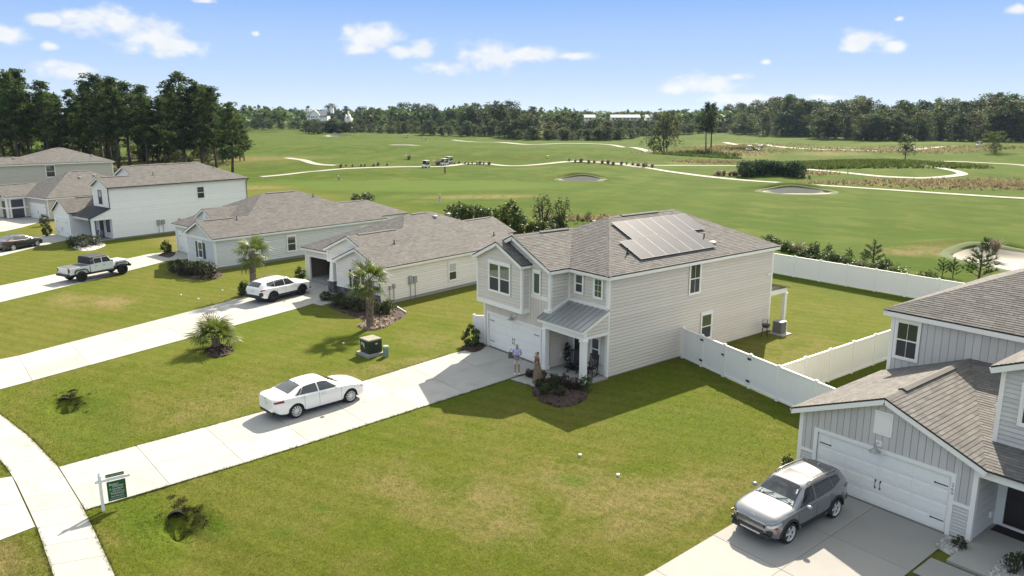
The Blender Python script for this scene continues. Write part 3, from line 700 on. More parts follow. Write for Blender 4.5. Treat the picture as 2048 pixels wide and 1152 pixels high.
def garage_door(parent, wall, u, w=4.877, h=2.134, rows=4, cols=8, off=0.005, hinges=True, single=True, material=None):
    """raised panels are pieces of their own"""
    d = MB(); rh = h / rows
    for r in range(rows): d.box(0.0, w, -0.012, 0.03, r * rh + 0.006, (r + 1) * rh - 0.006)
    d.box(0.0, w, 0.0, 0.02, 0, h, 1)
    o = d.build('garage_door', [material or DOORW, GALV], parent, loc=wall.p(u, 0.012, off), rz=wall.rz)
    cw_ = w / cols
    pm = MB(); pm.box(0.06, cw_ - 0.06, -0.026, -0.012, 0.10, rh - 0.10); pmesh = pm.mesh('panel', material or DOORW)
    for r in range(rows):
        for c in range(cols):
            q = link('panel', pmesh, o, (c * cw_, 0, r * rh)); 
            if single: 
                bv = q.modifiers.new('bevel', 'BEVEL'); bv.width = 0.008; bv.segments = 1
    if hinges:
        for (x, sgn) in ((0.10, 1), (w - 0.10, -1)):
            for zz in (0.42, 1.72):
                hg = MB(); x1 = x + sgn * 0.42; hg.box(min(x, x1), max(x, x1), -0.036, -0.026, zz - 0.018, zz + 0.018); hg.lathe([(0.0, -0.034), (0.035, -0.030), (0.035, -0.026)], 8, (x1, -0.004, zz), axis='y')
                hg.build('strap_hinge', BLACK, o)
        for x in (w / 2 - 0.09, w / 2 + 0.09):
            hd = MB(); hd.tube([(x, -0.02, 0.72), (x, -0.065, 0.76), (x, -0.065, 0.96), (x, -0.02, 1.0)], 0.014, 6); hd.box(x - 0.025, x + 0.025, -0.034, -0.026, 0.68, 0.76); hd.box(x - 0.025, x + 0.025, -0.034, -0.026, 0.96, 1.04)
            hd.build('pull_handle', BLACK, o)
    return o
def corner_board(mb, x, y, z0, z1, sx, sy, w=0.12, d=0.035, m=0):
    """L-shaped white corner; sx, sy point outward"""
    mb.box(min(x - sx * w, x + sx * d), max(x - sx * w, x + sx * d), min(y, y + sy * d), max(y, y + sy * d), z0, z1, m)
    mb.box(min(x, x + sx * d), max(x, x + sx * d), min(y - sy * w, y - 0.0), max(y - sy * w, y - 0.0), z0, z1, m)
def barn_light(parent, wall, u, z, m):
    mb = MB(); w = wall
    mb.box(-0.11, 0.11, -0.03, 0, -0.09, 0.13, 1)
    mb.tube([(0, -0.02, 0.03), (0, -0.14, 0.10), (0, -0.24, 0.06), (0, -0.26, -0.06)], 0.016, 8)
    mb.lathe([(0.05, 0.0), (0.07, -0.05), (0.12, -0.10), (0.21, -0.17), (0.20, -0.18), (0.05, -0.06)], 18, (0, -0.26, -0.05))
    return mb.build('barn_light', [m, TRIM], parent, loc=w.p(u, z, 0.03), rz=w.rz, smooth=True, angle=40)

def text_mesh(cu):
    o = bpy.data.objects.new('tmp', cu); COL.objects.link(o); dg = bpy.context.evaluated_depsgraph_get(); me = bpy.data.meshes.new_from_object(o.evaluated_get(dg)); bpy.data.objects.remove(o); bpy.data.curves.remove(cu); return me
def lapwall(root, wall, poly, m, h=0.19, out=0.028, th=0.12, label=None):
    c = MB(); wall.core(c, poly, th); o = c.build('wall', m, root, label=label)
    sdg = MB(); wall.lap(sdg, poly, h, out); q = sdg.build('siding', m, o)
    if q: q['kind'] = 'stuff'
    return o
def plankwall(root, wall, poly, m, h=0.18, label=None):
    c = MB(); wall.core(c, poly); o = c.build('wall', m, root, label=label); wall.planks(o, poly, m, h); return o
def battenwall(root, wall, poly, m, step=0.305, holes=(), label=None):
    c = MB(); wall.core(c, poly); o = c.build('wall', m, root, label=label); wall.battens(o, poly, m, step, holes=holes); return o
def trims(root, mb, name='trim', m=None):
    for i in range(0, len(mb.v), 8):
        q = MB(); q.hexa(mb.v[i:i + 8]); q.build(name, m or TRIM, root)

# ================================================================== the warm grey two-storey house with solar panels
def main_house():
    H = thing('two_storey_house', 'warm grey two-storey house with solar panels and a metal porch roof', 'house')
    SL = 0.46; ZE = 5.75; zt = 5.66
    ov = 0.3
    # walls
    side = Wall((0, 0), (0, 15.16)); lapwall(H, side, [(0, 0.06), (15.16, 0.06), (15.16, zt), (0, zt)], SID_A, label='long blank side wall of grey lap siding')
    rear = Wall((0, 15.16), (-9.2, 15.16)); lapwall(H, rear, [(0, 0.06), (9.2, 0.06), (9.2, zt), (0, zt)], SID_A)
    left = Wall((-9.2, 15.16), (-9.2, -1.41)); lapwall(H, left, [(0, 0.06), (16.57, 0.06), (16.57, zt), (0, zt)], SID_A)
    rec = Wall((-3.07, 0), (0, 0)); lapwall(H, rec, [(0, 0.1), (3.07, 0.1), (3.07, zt), (0, zt)], SID_A)
    inner = Wall((-3.07, -1.41), (-3.07, 0)); lapwall(H, inner, [(0, 0.1), (1.41, 0.1), (1.41, zt), (0, zt)], SID_A)
    gar = Wall((-9.2, -1.41), (-3.07, -1.41)); GW = 6.13
    u0 = 0.42; dw = 4.877
    # garage front: board and batten below, lap siding in the gable above
    zb = 3.95
    low = MB()
    for q in ([(0, 0.05), (u0 - 0.02, 0.05), (u0 - 0.02, zb), (0, zb)], [(u0 + dw + 0.02, 0.05), (GW, 0.05), (GW, zb), (u0 + dw + 0.02, zb)], [(u0 - 0.02, 2.15), (u0 + dw + 0.02, 2.15), (u0 + dw + 0.02, zb), (u0 - 0.02, zb)]): gar.core(low, q)
    lw = low.build('wall', SID_A, H, label='board and batten wall around the garage door')
    gar.battens(lw, [(0, 0.05), (GW, 0.05), (GW, zb), (0, zb)], SID_A, 0.235, holes=((u0 - 0.12, u0 + dw + 0.12, -1, 2.27),))
    pk = ZE + SL * 3.365 - 0.1
    lapwall(H, gar, [(0, zb), (GW, zb), (GW, zt), (GW / 2, pk - 0.0), (0, zt)], SID_A)
    t = MB()
    gar.trim(t, u0 - 0.12, u0, 0.02, 2.28); gar.trim(t, u0 + dw, u0 + dw + 0.12, 0.02, 2.28); gar.trim(t, u0 - 0.0, u0 + dw + 0.0, 2.14, 2.28)
    gar.trim(t, 4.5, GW - 0.16, 3.90, 4.14, d=0.04)
    t.box(-3.07 - 0.14, -3.07 + 0.036, -1.41 - 0.036, -1.405, 3.0, zt); t.box(-3.07 + 0.004, -3.07 + 0.036, -1.405, -1.29, 3.0, zt)
    t.box(-9.2 - 0.036, -9.2 + 0.12, -1.41 - 0.036, -1.405, 0.05, 3.0); t.box(-9.236, -9.19, -1.405, -1.29, 0.05, 5.6)
    t.box(-3.07 + 0.002, -3.07 + 0.06, -0.10, -0.036, 2.9, zt); t.box(-3.07 + 0.03, -3.07 + 0.11, -0.036, 0.01, 2.9, zt)
    t.box(-0.14, 0.036, -0.036, 0.01, 0.1, zt); t.box(-0.01, 0.036, 0.01, 0.12, 0.05, zt)
    t.box(-0.01, 0.036, 15.05, 15.196, 0.05, zt); t.box(-0.12, -0.01, 15.165, 15.196, 0.05, zt)
    trims(H, t, 'corner_trim')
    garage_door(H, gar, u0, dw, 2.134, 4, 8, off=-0.05)
    barn_light(H, gar, 2.98, 2.52, GALV)
    # bay over the garage door
    bx0, bx1, by, bz = -9.06, -4.80, -2.02, 3.0; bc = (bx0 + bx1) / 2; bze = 5.82
    bf = Wall((bx0, by), (bx1, by)); bw = bx1 - bx0; bpk = bze + SL * (bw / 2 + 0.2)
    lapwall(H, bf, [(0, bz), (bw, bz), (bw, bze - 0.02), (bw / 2, bpk - 0.12), (0, bze - 0.02)], SID_A, label='gabled bay over the garage')
    br = Wall((bx1, by), (bx1, -1.41)); lapwall(H, br, [(0, bz), (0.61, bz), (0.61, bze), (0, bze)], SID_A)
    bl = Wall((bx0, -1.41), (bx0, by)); lapwall(H, bl, [(0, bz), (0.61, bz), (0.61, bze), (0, bze)], SID_A)
    t = MB(); t.box(bx0 - 0.03, bx1 + 0.03, by - 0.045, -1.42, bz - 0.04, bz + 0.0)
    bf.trim(t, -0.045, bw + 0.045, bz - 0.03, bz + 0.22, d=0.05); br.trim(t, 0.0, 0.59, bz - 0.03, bz + 0.22, d=0.045)
    bf.trim(t, bw - 0.11, bw + 0.036, bz + 0.22, bze); br.trim(t, 0.0, 0.09, bz + 0.22, bze, d=0.034); br.trim(t, 0.50, 0.59, bz + 0.22, bze, d=0.034)
    bf.trim(t, -0.036, 0.09, bz + 0.22, bze)
    trims(H, t, 'bay_trim')
    bpl = []
    yb0 = by - 0.22
    for sgn in (-1, 1):
        xe = bc + sgn * (bw / 2 + 0.2)
        bpl.append([(xe, yb0, bze), (bc, yb0, bpk), (bc, -1.42, bpk), (xe, -1.42, bze)])
    roof(H, bpl, name='bay_roof')
    fs = MB()
    for sgn in (-1, 1):
        xe = bc + sgn * (bw / 2 + 0.2)
        fascia(fs, (xe, yb0 + 0.015, bze + 0.01), (bc, yb0 + 0.015, bpk + 0.01), 0.19); fascia(fs, (xe - sgn * 0.02, yb0 + 0.03, bze), (xe - sgn * 0.02, -1.42, bze), 0.15)
        fs.prism([(xe, yb0 + 0.03, bze - 0.07), (bc, yb0 + 0.03, bpk - 0.07), (bc, by, bpk - 0.07), (xe, by, bze - 0.07)], (0, 0, -0.012))
    # main roof
    xr, xl, xm = 0.3, -9.5, -4.6; yf, yb = -0.3, 15.46; zr = ZE + SL * 4.9; a1, a2 = yf + 4.9, yb - 4.9
    gx_, gz = -6.135, ZE + SL * 3.365; J = (gx_, -0.3 + 3.365, gz); yg = -1.72
    planes = [[(xr, yf, ZE), (xr, yb, ZE), (xm, a2, zr), (xm, a1, zr)],
              [(xl, yb, ZE), (xl, yf, ZE), (xm, a1, zr), (xm, a2, zr)],
              [(xr, yb, ZE), (xl, yb, ZE), (xm, a2, zr)],
              [(-2.77, yf, ZE), (xr, yf, ZE), (xm, a1, zr), J],
              [(-2.77, yg, ZE), (-2.77, yf, ZE), J, (gx_, yg, gz)],
              [(xl, yf, ZE), (xl, yg, ZE), (gx_, yg, gz), J]]
    rf = roof(H, planes)
    caps = MB(); ridge_cap(caps, (xr, yf, ZE), (xm, a1, zr)); ridge_cap(caps, (xr, yb, ZE), (xm, a2, zr)); ridge_cap(caps, (xm, a1, zr), (xm, a2, zr)); ridge_cap(caps, (gx_, yg, gz), J); ridge_cap(caps, J, (xm, a1, zr)); ridge_cap(caps, (xl, yb, ZE), (xm, a2, zr))
    caps.build('ridge_cap', ROOF, rf)['kind'] = 'stuff'
    fascia(fs, (xr - 0.02, yf, ZE), (xr - 0.02, yb, ZE)); fascia(fs, (-2.77, yf + 0.02, ZE), (xr, yf + 0.02, ZE)); fascia(fs, (xr, yb - 0.02, ZE), (xl, yb - 0.02, ZE)); fascia(fs, (xl + 0.02, yg, ZE), (xl + 0.02, yb, ZE)); fascia(fs, (-2.77 - 0.02, yg, ZE), (-2.79, yf, ZE))
    for sgn in (-1, 1):
        xe = gx_ + sgn * 3.365
        fascia(fs, (xe, yg + 0.015, ZE + 0.01), (gx_, yg + 0.015, gz + 0.01), 0.2)
        fs.prism([(xe, yg + 0.03, ZE - 0.07), (gx_, yg + 0.03, gz - 0.07), (gx_, -1.41, gz - 0.07), (xe, -1.41, ZE - 0.07)], (0, 0, -0.012))
    fs.box(0.0, xr - 0.03, yf + 0.03, yb - 0.03, ZE - 0.24, ZE - 0.225); fs.box(-2.77, 0.0, yf + 0.03, 0.0, ZE - 0.24, ZE - 0.225)
    fs.build('fascia', TRIM, H)
    ridge_vent(H, (-5.9, 5.2, zr - 0.56), (-5.9, 5.25, zr - 0.56)) if False else None
    ridge_vent(H, (xm, 5.6, zr), (xm, 8.9, zr)); ridge_vent(H, (gx_, 0.35, gz), (gx_, 2.6, gz))
    for (x, y) in ((-1.19, 2.64), (-1.45, 9.75)): vent_pipe(H, (x, y, ZE + SL * (xr - x)))
    roof_cap(H, (-0.96, 10.0, ZE + SL * (xr + 0.96) - 0.03))
    # windows
    window(H, bf, -7.90 - bx0, 3.80, 2.12, 1.92, double=True, label='wide twin window of the bay')
    window(H, gar, 4.66, 4.10, 0.72, 1.48, fixed=True, glass=GLASSG, label='tall fixed window beside the bay')
    window(H, rec, 0.46, 4.32, 0.76, 1.30); window(H, rec, 1.95, 4.30, 0.76, 1.32, fixed=True, grid=3, glass=GLASSG)
    window(H, side, 6.62, 3.66, 1.10, 2.04, grid=1, glass=GLASS); window(H, side, 7.92, 0.66, 1.12, 1.78, glass=GLASSG)
    window(H, rec, 1.85, 0.74, 0.76, 1.56, glass=GLASS)
    d = MB(); rec.trim(d, 0.42, 0.56, 0.1, 2.34); rec.trim(d, 1.38, 1.50, 0.1, 2.34); rec.trim(d, 0.56, 1.38, 2.2, 2.34)
    d.build('door_frame', TRIM, H)
    d = MB(); d.box(0, 0.82, -0.02, 0.02, 0, 2.05); 
    for k in range(2):
        for r, (z0, z1) in enumerate(((0.15, 0.85), (1.0, 1.9))): d.box(0.10 + k * 0.36, 0.36 + k * 0.36, -0.032, -0.02, z0, z1)
    dd = d.build('front_door', DARKDOOR, H, loc=rec.p(0.56, 0.14, 0.02), rz=rec.rz)
    hd = MB(); hd.tube([(0.74, -0.02, 1.0), (0.74, -0.06, 1.0), (0.66, -0.06, 1.0)], 0.014, 6); hd.build('handle', GALV, dd)
    # porch: standing-seam roof, beams, columns, slab
    px0, px1 = -3.5, 0.16; pye, pze, pzt = -2.02, 3.02, 3.86
    pr = MB()
    pr.prism([(px0, -1.45, pzt - 0.587), (px0, pye, pze), (px1, pye, pze), (px1, -0.03, pzt), (-3.03, -0.03, pzt), (-3.03, -1.45, pzt - 0.587)], (0, 0, -0.05))
    po = pr.build('porch_roof', METALROOF, H)
    sl = (pzt - pze) / (-0.03 - pye)
    x = px0 + 0.02
    while x < px1 + 0.01:
        ys = -1.45 if x < -3.0 else -0.03
        s_ = MB(); s_.beam((x, pye - 0.005, pze + 0.022), (x, ys, pze + 0.022 + (ys - pye) * sl), 0.028, 0.045); s_.build('seam', METALROOF, po); x += 0.405
    fl = MB(); fl.box(-3.03, px1 - 0.1, -0.10, -0.028, pzt - 0.03, pzt + 0.13); fl.box(-3.035, -2.97, -1.41, -0.10, pzt - 0.60, pzt - 0.58)
    p_ = [(-3.03, -1.44, pzt - 0.60), (-2.95, -1.44, pzt - 0.60), (-2.95, -0.1, pzt - 0.02), (-3.03, -0.1, pzt - 0.02)]
    fl.hexa(p_ + [(a, b, c + 0.16) for a, b, c in p_])
    fl.box(px0 + 0.02, -3.03, -1.53, -1.446, pzt - 0.60, pzt - 0.42)
    fl.build('flashing_board', TRIM, H)
    bmz = 2.50
    bm = MB(); bm.box(-3.2, 0.10, -1.86, -1.62, bmz, pze + 0.02); bm.box(-0.14, 0.10, -1.62, -0.03, bmz, bmz + 0.16)
    bm.box(px0 + 0.02, px1 - 0.02, pye + 0.02, pye + 0.05, pze - 0.19, pze - 0.052)
    bm.build('porch_beam', TRIM, H)
    gw = Wall((0.06, -1.62), (0.06, -0.03)); lapwall(H, gw, [(0, bmz + 0.17), (1.59, bmz + 0.17), (1.59, pzt - 0.10), (0, pze + 0.07)], SID_A, th=0.1)
    rk = MB(); rk.beam((px1 - 0.015, pye + 0.01, pze - 0.13), (px1 - 0.015, -0.04, pzt - 0.13), 0.03, 0.15); rk.build('rake_board', TRIM, H)
    cl = MB(); cl.box(-3.0, 0.05, -1.6, -0.03, bmz + 0.03, bmz + 0.05); cl.build('porch_ceiling', TRIM, H)
    for x in (-3.06, -0.02):
        c = MB(); c.box(x - 0.15, x + 0.15, -1.89, -1.59, 0.1, bmz); c.box(x - 0.18, x + 0.18, -1.92, -1.56, 0.1, 0.28); c.box(x - 0.18, x + 0.18, -1.92, -1.56, bmz - 0.14, bmz - 0.001); c.build('porch_column', TRIM, H, bevel=0.008)
    sb = MB(); sb.box(-3.24, 0.14, -2.02, 0.0, -0.05, 0.10); sb.build('porch_slab', CONCD, H)
    # foundation
    f = MB(); f.box(-9.18, -0.02, 0.02, 15.14, -0.1, 0.07); f.box(-9.18, -3.09, -1.39, 0.02, -0.1, 0.07); f.build('foundation', CONCD, H)
    # rear covered porch
    rp = MB(); rp.prism([(-0.35, 15.2, 3.25), (-0.35, 18.0, 2.55), (-5.2, 18.0, 2.55), (-5.2, 15.2, 3.25)], (0, 0, -0.06)); rp.build('rear_porch_roof', ROOF, H)
    rb = MB(); rb.box(-5.1, -0.45, 17.65, 17.85, 2.18, 2.50); rb.box(-0.66, -0.46, 15.2, 17.65, 2.18, 2.5)
    rb.build('rear_porch_beam', TRIM, H)
    for x in (-0.56, -2.8, -5.0):
        c = MB(); c.box(x - 0.13, x + 0.13, 17.62, 17.88, 0, 2.18); c.box(x - 0.16, x + 0.16, 17.59, 17.91, 0, 0.15); c.box(x - 0.16, x + 0.16, 17.59, 17.91, 2.05, 2.179); c.build('porch_column', TRIM, H)
    fl = MB(); fl.lathe([(0.0, 0), (0.055, 0.01), (0.07, 0.12), (0.0, 0.14)], 10, (0.06, 14.75, 3.95), axis='x'); fl.lathe([(0.0, 0), (0.055, 0.01), (0.07, 0.12), (0.0, 0.14)], 10, (0.06, 14.55, 3.95), axis='x'); fl.box(0.02, 0.07, 14.5, 14.8, 3.9, 4.0); fl.build('flood_light', TRIM, H)
    # outlet box, meter
    ob = MB(); ob.box(-3.06, -2.985, -0.62, -0.5, 0.62, 0.84); ob.build('outlet_cover', TRIM, H)
    return H
main_house()

# solar arrays on the right-hand roof slope
def solar_array(y0, x_up, label):
    SL = 0.46; zc = lambda x: 5.75 + SL * (0.3 - x) + 0.125
    A = thing('solar_array', label, 'solar panels', (x_up, y0, zc(x_up)), 0, 'rooftop solar arrays')
    ang = math.atan(SL); w, L = 1.12, 1.86
    fr = MB(); g = MB()
    fr.box(0.0, L, 0.006, w - 0.006, -0.035, -0.004)
    for q in ((0, 0.014, 0.006, w - 0.006), (L - 0.014, L, 0.006, w - 0.006), (0.014, L - 0.014, 0.006, 0.02), (0.014, L - 0.014, w - 0.02, w - 0.006)): fr.box(q[0], q[1], q[2], q[3], -0.004, 0.004)
    g.box(0.014, L - 0.014, 0.02, w - 0.02, -0.003, 0.001)
    fm, gm_ = fr.mesh('solar_panel', SOLARF), g.mesh('glass', SOLARG)
    for k in range(6):
        p = link('solar_panel', fm, A, (0, k * w, 0), rot=(0, ang, 0)); link('glass', gm_, p)
    rl = MB()
    for x in (0.4, 1.4): rl.beam((x * math.cos(ang), 0.05, -x * math.sin(ang) - 0.075), (x * math.cos(ang), 6 * w - 0.05, -x * math.sin(ang) - 0.075), 0.04, 0.06)
    rl.build('mounting_rail', GALV, A)
    return A
SOLARF = mat('panel_frame', (0.24, 0.24, 0.25), 0.6)
SOLARG = mat('panel_glass_glare', (0.125, 0.130, 0.142), 0.45, spec=0.012, var=0.15, vscale=1.5)  # glare put into the pale base colour, gloss almost off
solar_array(4.05, -3.86, 'upper row of six solar panels near the ridge')
solar_array(2.93, -2.12, 'lower row of six solar panels near the eave')

# ================================================================== the cool grey house at the right edge
def right_house():
    H = thing('cool_grey_house', 'cool grey house at the right edge with a wide white garage door numbered 260', 'house', (12.95, -2.4, 0))
    W_ = 6.4; ze, pk = 2.87, 4.31; px = 3.25; SLg = (pk - ze) / (W_ / 2 + 0.3)
    g = Wall((0, 0), (W_, 0)); zt = ze - 0.02; zw = 1.30; u0, dw = 0.75, 4.877
    top = [(0, zw), (W_, zw), (W_, zt), (px, pk - 0.09), (0, zt)]
    c = MB()
    for q in ([(0, 0.03), (u0 - 0.02, 0.03), (u0 - 0.02, 2.16), (0, 2.16)], [(u0 + dw + 0.02, 0.03), (W_, 0.03), (W_, 2.16), (u0 + dw + 0.02, 2.16)], [(0, 2.16), (W_, 2.16), (W_, zt), (px, pk - 0.09), (0, zt)]): g.core(c, q)
    w = c.build('wall', SID_B, H, label='grey board and batten garage front')
    g.battens(w, top, SID_B, 0.245, holes=((u0 - 0.14, u0 + dw + 0.14, -1, 2.29), (2.84, 3.52, 2.80, 3.72)))
    for q in ([(0, 0.06), (u0 - 0.14, 0.06), (u0 - 0.14, zw - 0.1), (0, zw - 0.1)], [(u0 + dw + 0.14, 0.06), (W_, 0.06), (W_, zw - 0.1), (u0 + dw + 0.14, zw - 0.1)]):
        g.planks(w, q, SID_B, 0.12)
    t = MB(); g.trim(t, u0 - 0.14, u0, 0.02, 2.29); g.trim(t, u0 + dw, u0 + dw + 0.14, 0.02, 2.29); g.trim(t, u0, u0 + dw, 2.145, 2.29)
    g.trim(t, 0.12, u0 - 0.14, zw - 0.1, zw + 0.02, d=0.045); g.trim(t, u0 + dw + 0.14, W_ - 0.12, zw - 0.1, zw + 0.02, d=0.045)
    g.trim(t, -0.036, 0.12, 0.03, zt); g.trim(t, W_ - 0.12, W_ + 0.036, 0.03, zt)
    sd = Wall((W_, 0), (W_, 1.95)); sd.trim(t, 0.0, 0.11, 0.03, zt, d=0.036); sl = Wall((0, 7.0), (0, 0)); sl.trim(t, 6.89, 7.0, 0.03, zt, d=0.036)
    trims(H, t, 'corner_trim')
    garage_door(H, g, u0, dw, 2.134, 4, 8, off=-0.05)
    barn_light(H, g, 3.10, 2.45, GALV)
    gv = MB(); gv.box(0, 0.66, -0.03, 0, 0, 0.90); gv.box(0.09, 0.57, -0.045, -0.03, 0.09, 0.81); gv.box(0.12, 0.54, -0.05, -0.045, 0.70, 0.715); gv.box(0.12, 0.54, -0.05, -0.045, 0.18, 0.195)
    gv.build('gable_vent', TRIM, H, loc=g.p(2.85, 2.81, 0.016), rz=0)
    plankwall(H, sd, [(0, 0.1), (1.95, 0.1), (1.95, zt + 0.35), (0, zt)], SID_B, 0.15, label='grey lap siding beside the entry')
    lapwall(H, sl, [(0, 0.05), (7.0, 0.05), (7.0, zt), (0, zt)], SID_B)
    # upper storey behind
    uy = 6.9; zu = 5.62; uw = Wall((-0.05, uy), (10.5, uy))
    battenwall(H, uw, [(0, 0.05), (10.55, 0.05), (10.55, zu), (0, zu)], SID_B, 0.30, holes=((0.14, 1.28, 3.60, 5.42),), label='upper storey wall of grey boards and battens')
    ul = Wall((-0.05, 18.0), (-0.05, uy)); lapwall(H, ul, [(0, 0.05), (11.1, 0.05), (11.1, zu), (0, zu)], SID_B)
    ub = Wall((10.5, 18.0), (-0.05, 18.0)); lapwall(H, ub, [(0, 0.05), (10.55, 0.05), (10.55, zu), (0, zu)], SID_B)
    window(H, uw, 0.16, 3.60, 1.10, 1.86, grid=1, glass=GLASS, low=SCREEN, label='upper window with white casing')
    t = MB(); uw.trim(t, -0.036, 0.12, 2.9, zu); uw.trim(t, 0.12, 10.5, zu - 0.22, zu, d=0.03)
    # tower with gable over the porch roof
    tx, ty, tz = 6.2, 1.5, 5.85
    tw = Wall((tx, ty), (tx + 4.2, ty)); tpk = tz + 0.42 * 2.35
    plankwall(H, tw, [(0, 3.2), (4.2, 3.2), (4.2, tz), (2.1, tpk - 0.1), (0, tz)], SID_B, 0.165, label='gabled front of lap siding above the entry')
    tl = Wall((tx, uy), (tx, ty)); lapwall(H, tl, [(0, 2.6), (5.4, 2.6), (5.4, tz), (0, tz)], SID_B)
    tr = Wall((tx + 4.2, ty), (tx + 4.2, uy)); lapwall(H, tr, [(0, 2.6), (5.4, 2.6), (5.4, tz), (0, tz)], SID_B)
    tw.trim(t, -0.036, 0.11, 3.2, tz + 0.02); tl.trim(t, 5.3, 5.4, 3.2, tz, d=0.036)
    window(H, tw, 0.62, 4.0, 1.6, 1.5, glass=GLASS, label='window of the gabled front')
    trims(H, t, 'corner_trim')
    roof(H, [[(tx - 0.3, ty - 0.3, tz + 0.02), (tx + 2.1, ty - 0.3, tz + 0.02 + 0.42 * 2.4), (tx + 2.1, 10.5, tz + 0.02 + 0.42 * 2.4), (tx - 0.3, 10.5, tz + 0.02)],
             [(tx + 4.5, ty - 0.3, tz + 0.02), (tx + 2.1, ty - 0.3, tz + 0.02 + 0.42 * 2.4), (tx + 2.1, 10.5, tz + 0.02 + 0.42 * 2.4), (tx + 4.5, 10.5, tz + 0.02)]], name='gable_roof')
    fs = MB()
    for s in (-1, 1): fascia(fs, (tx + 2.1 + s * 2.4, ty - 0.285, tz + 0.03), (tx + 2.1, ty - 0.285, tz + 0.03 + 0.42 * 2.4), 0.2)
    # upper hip roof
    ZU = 5.74; hw = 5.55; SL = 0.46; x0, x1, y0, y1 = -0.35, 10.8, uy - 0.3, 18.3; zr = ZU + SL * 5.35; yr0, xr0 = y0 + 5.35, 5.0
    xm = (x0 + x1) / 2; k = xm - x0; zr = ZU + SL * k
    roof(H, [[(x0, y0, ZU), (x1, y0, ZU), (xm, y0 + k, zr)], [(x0, y1, ZU), (x0, y0, ZU), (xm, y0 + k, zr), (xm, y1 - k, zr)],
             [(x1, y0, ZU), (x1, y1, ZU), (xm, y1 - k, zr), (xm, y0 + k, zr)], [(x1, y1, ZU), (x0, y1, ZU), (xm, y1 - k, zr)]], name='upper_roof')
    cp = MB(); ridge_cap(cp, (x0, y0, ZU), (xm, y0 + k, zr)); cp.build('ridge_cap', ROOF, H)['kind'] = 'stuff'
    fascia(fs, (x0, y0 + 0.02, ZU), (x1, y0 + 0.02, ZU), 0.2); fascia(fs, (x0 + 0.02, y0, ZU), (x0 + 0.02, y1, ZU), 0.2)
    fs.box(x0 + 0.03, x1, y0 + 0.03, uy, ZU - 0.27, ZU - 0.255)
    vent_pipe(H, (3.4, 12.3, ZU + SL * 3.75), 0.5)
    # garage roof: left slope, right slope of single shingles, low porch roof behind
    yg = -0.3; yw = uy
    gl = [(-0.3, yg, ze), (px, yg, pk), (px, yw, pk), (-0.3, yw, ze)]
    gr = [(W_ + 0.3, yg, ze), (px, yw, pk), (px, yg, pk)]
    pr = [(W_ + 0.3, yg, ze), (11.5, yg, ze), (11.5, yw, pk), (px, yw, pk)]
    rf = roof(H, [gl, gr, pr], single=(1,), name='garage_roof', label='low brown shingle roof over the garage', cw=0.165)
    cp = MB(); ridge_cap(cp, (px, yg, pk), (px, yw, pk)); cp.build('ridge_cap', ROOF, rf)['kind'] = 'stuff'
    ridge_vent(H, (px, 1.0, pk + 0.02), (px, 5.2, pk + 0.02))
    for s, xe in ((-1, -0.3), (1, W_ + 0.3)): fascia(fs, (xe, yg + 0.015, ze + 0.01), (px, yg + 0.015, pk + 0.01), 0.19)
    fascia(fs, (-0.28, yg, ze), (-0.28, yw, ze), 0.16)
    fs.prism([(-0.3, yg + 0.03, ze - 0.075), (px, yg + 0.03, pk - 0.075), (px, 0, pk - 0.075), (-0.3, 0, ze - 0.075)], (0, 0, -0.012)); fs.prism([(W_ + 0.3, yg + 0.03, ze - 0.075), (px, yg + 0.03, pk - 0.075), (px, 0, pk - 0.075), (W_ + 0.3, 0, ze - 0.075)], (0, 0, -0.012))
    fs.build('fascia', TRIM, H)
    bm = MB(); bm.box(W_ + 0.04, 11.5, -0.14, 0.06, 2.50, ze - 0.075); bm.build('porch_beam', TRIM, H)
    en = Wall((W_, 1.95), (11.5, 1.95)); lapwall(H, en, [(1.9, 0.1), (5.1, 0.1), (5.1, 3.0), (1.9, 3.0)], SID_B)
    d = MB(); en.trim(d, 0.02, 0.30, 0.1, 2.62); en.trim(d, 1.72, 1.9, 0.1, 2.62); en.trim(d, 0.30, 1.72, 2.3, 2.62); en.trim(d, 0.30, 1.72, 0.10, 0.2, d=0.06); d.build('door_frame', TRIM, H)
    dr = MB(); dr.box(0, 1.42, 0.0, 0.05, 0, 2.1); dr.box(0.1, 1.32, -0.02, 0.0, 0.12, 1.0); dr.box(0.1, 1.32, -0.02, 0.0, 1.1, 1.98); dr.build('front_door', DARKDOOR, H, loc=en.p(0.30, 0.2, 0.0), rz=0)
    sb = MB(); sb.box(W_ + 0.01, 11.5, -1.75, 1.95, -0.05, 0.10); sb.build('porch_slab', CONCD, H)
    f = MB(); f.box(0.02, W_ - 0.02, 0.02, 6.9, -0.1, 0.05); f.box(0, 10.4, 6.95, 16.9, -0.1, 0.05); f.build('foundation', CONCD, H)
    ob = MB(); ob.box(W_ + 0.02, W_ + 0.09, 1.4, 1.5, 0.5, 0.72); ob.build('outlet_cover', TRIM, H)
    # house number, painted on the right door trim, digits one above the other
    for i, ch in enumerate('260'):
        c = bpy.data.curves.new('house_number', 'FONT'); c.body = ch; c.size = 0.17; c.extrude = 0.004; c.align_x = 'CENTER'; c.materials.append(BLACK)
        link('house_number', text_mesh(c), H, g.p(u0 + dw + 0.07, 1.82 - 0.15 * i, 0.042), rot=(R(90), 0, 0))
    return H
right_house()
def util_box(parent, wall, u, z, w=0.3, h=0.45, d=0.14, conduit=True, name='meter_box'):
    mb = MB(); mb.box(0, w, -d, 0, 0, h)
    mb.lathe([(0.0, -d - 0.03), (w * 0.3, -d - 0.02), (w * 0.34, -d)], 12, (w / 2, 0, h * 0.55), axis='y')
    if conduit: mb.tube([(w / 2, -0.06, 0), (w / 2, -0.06, -z + 0.02)], 0.028, 8)
    return mb.build(name, GALV, parent, loc=wall.p(u, z, 0.02), rz=wall.rz)
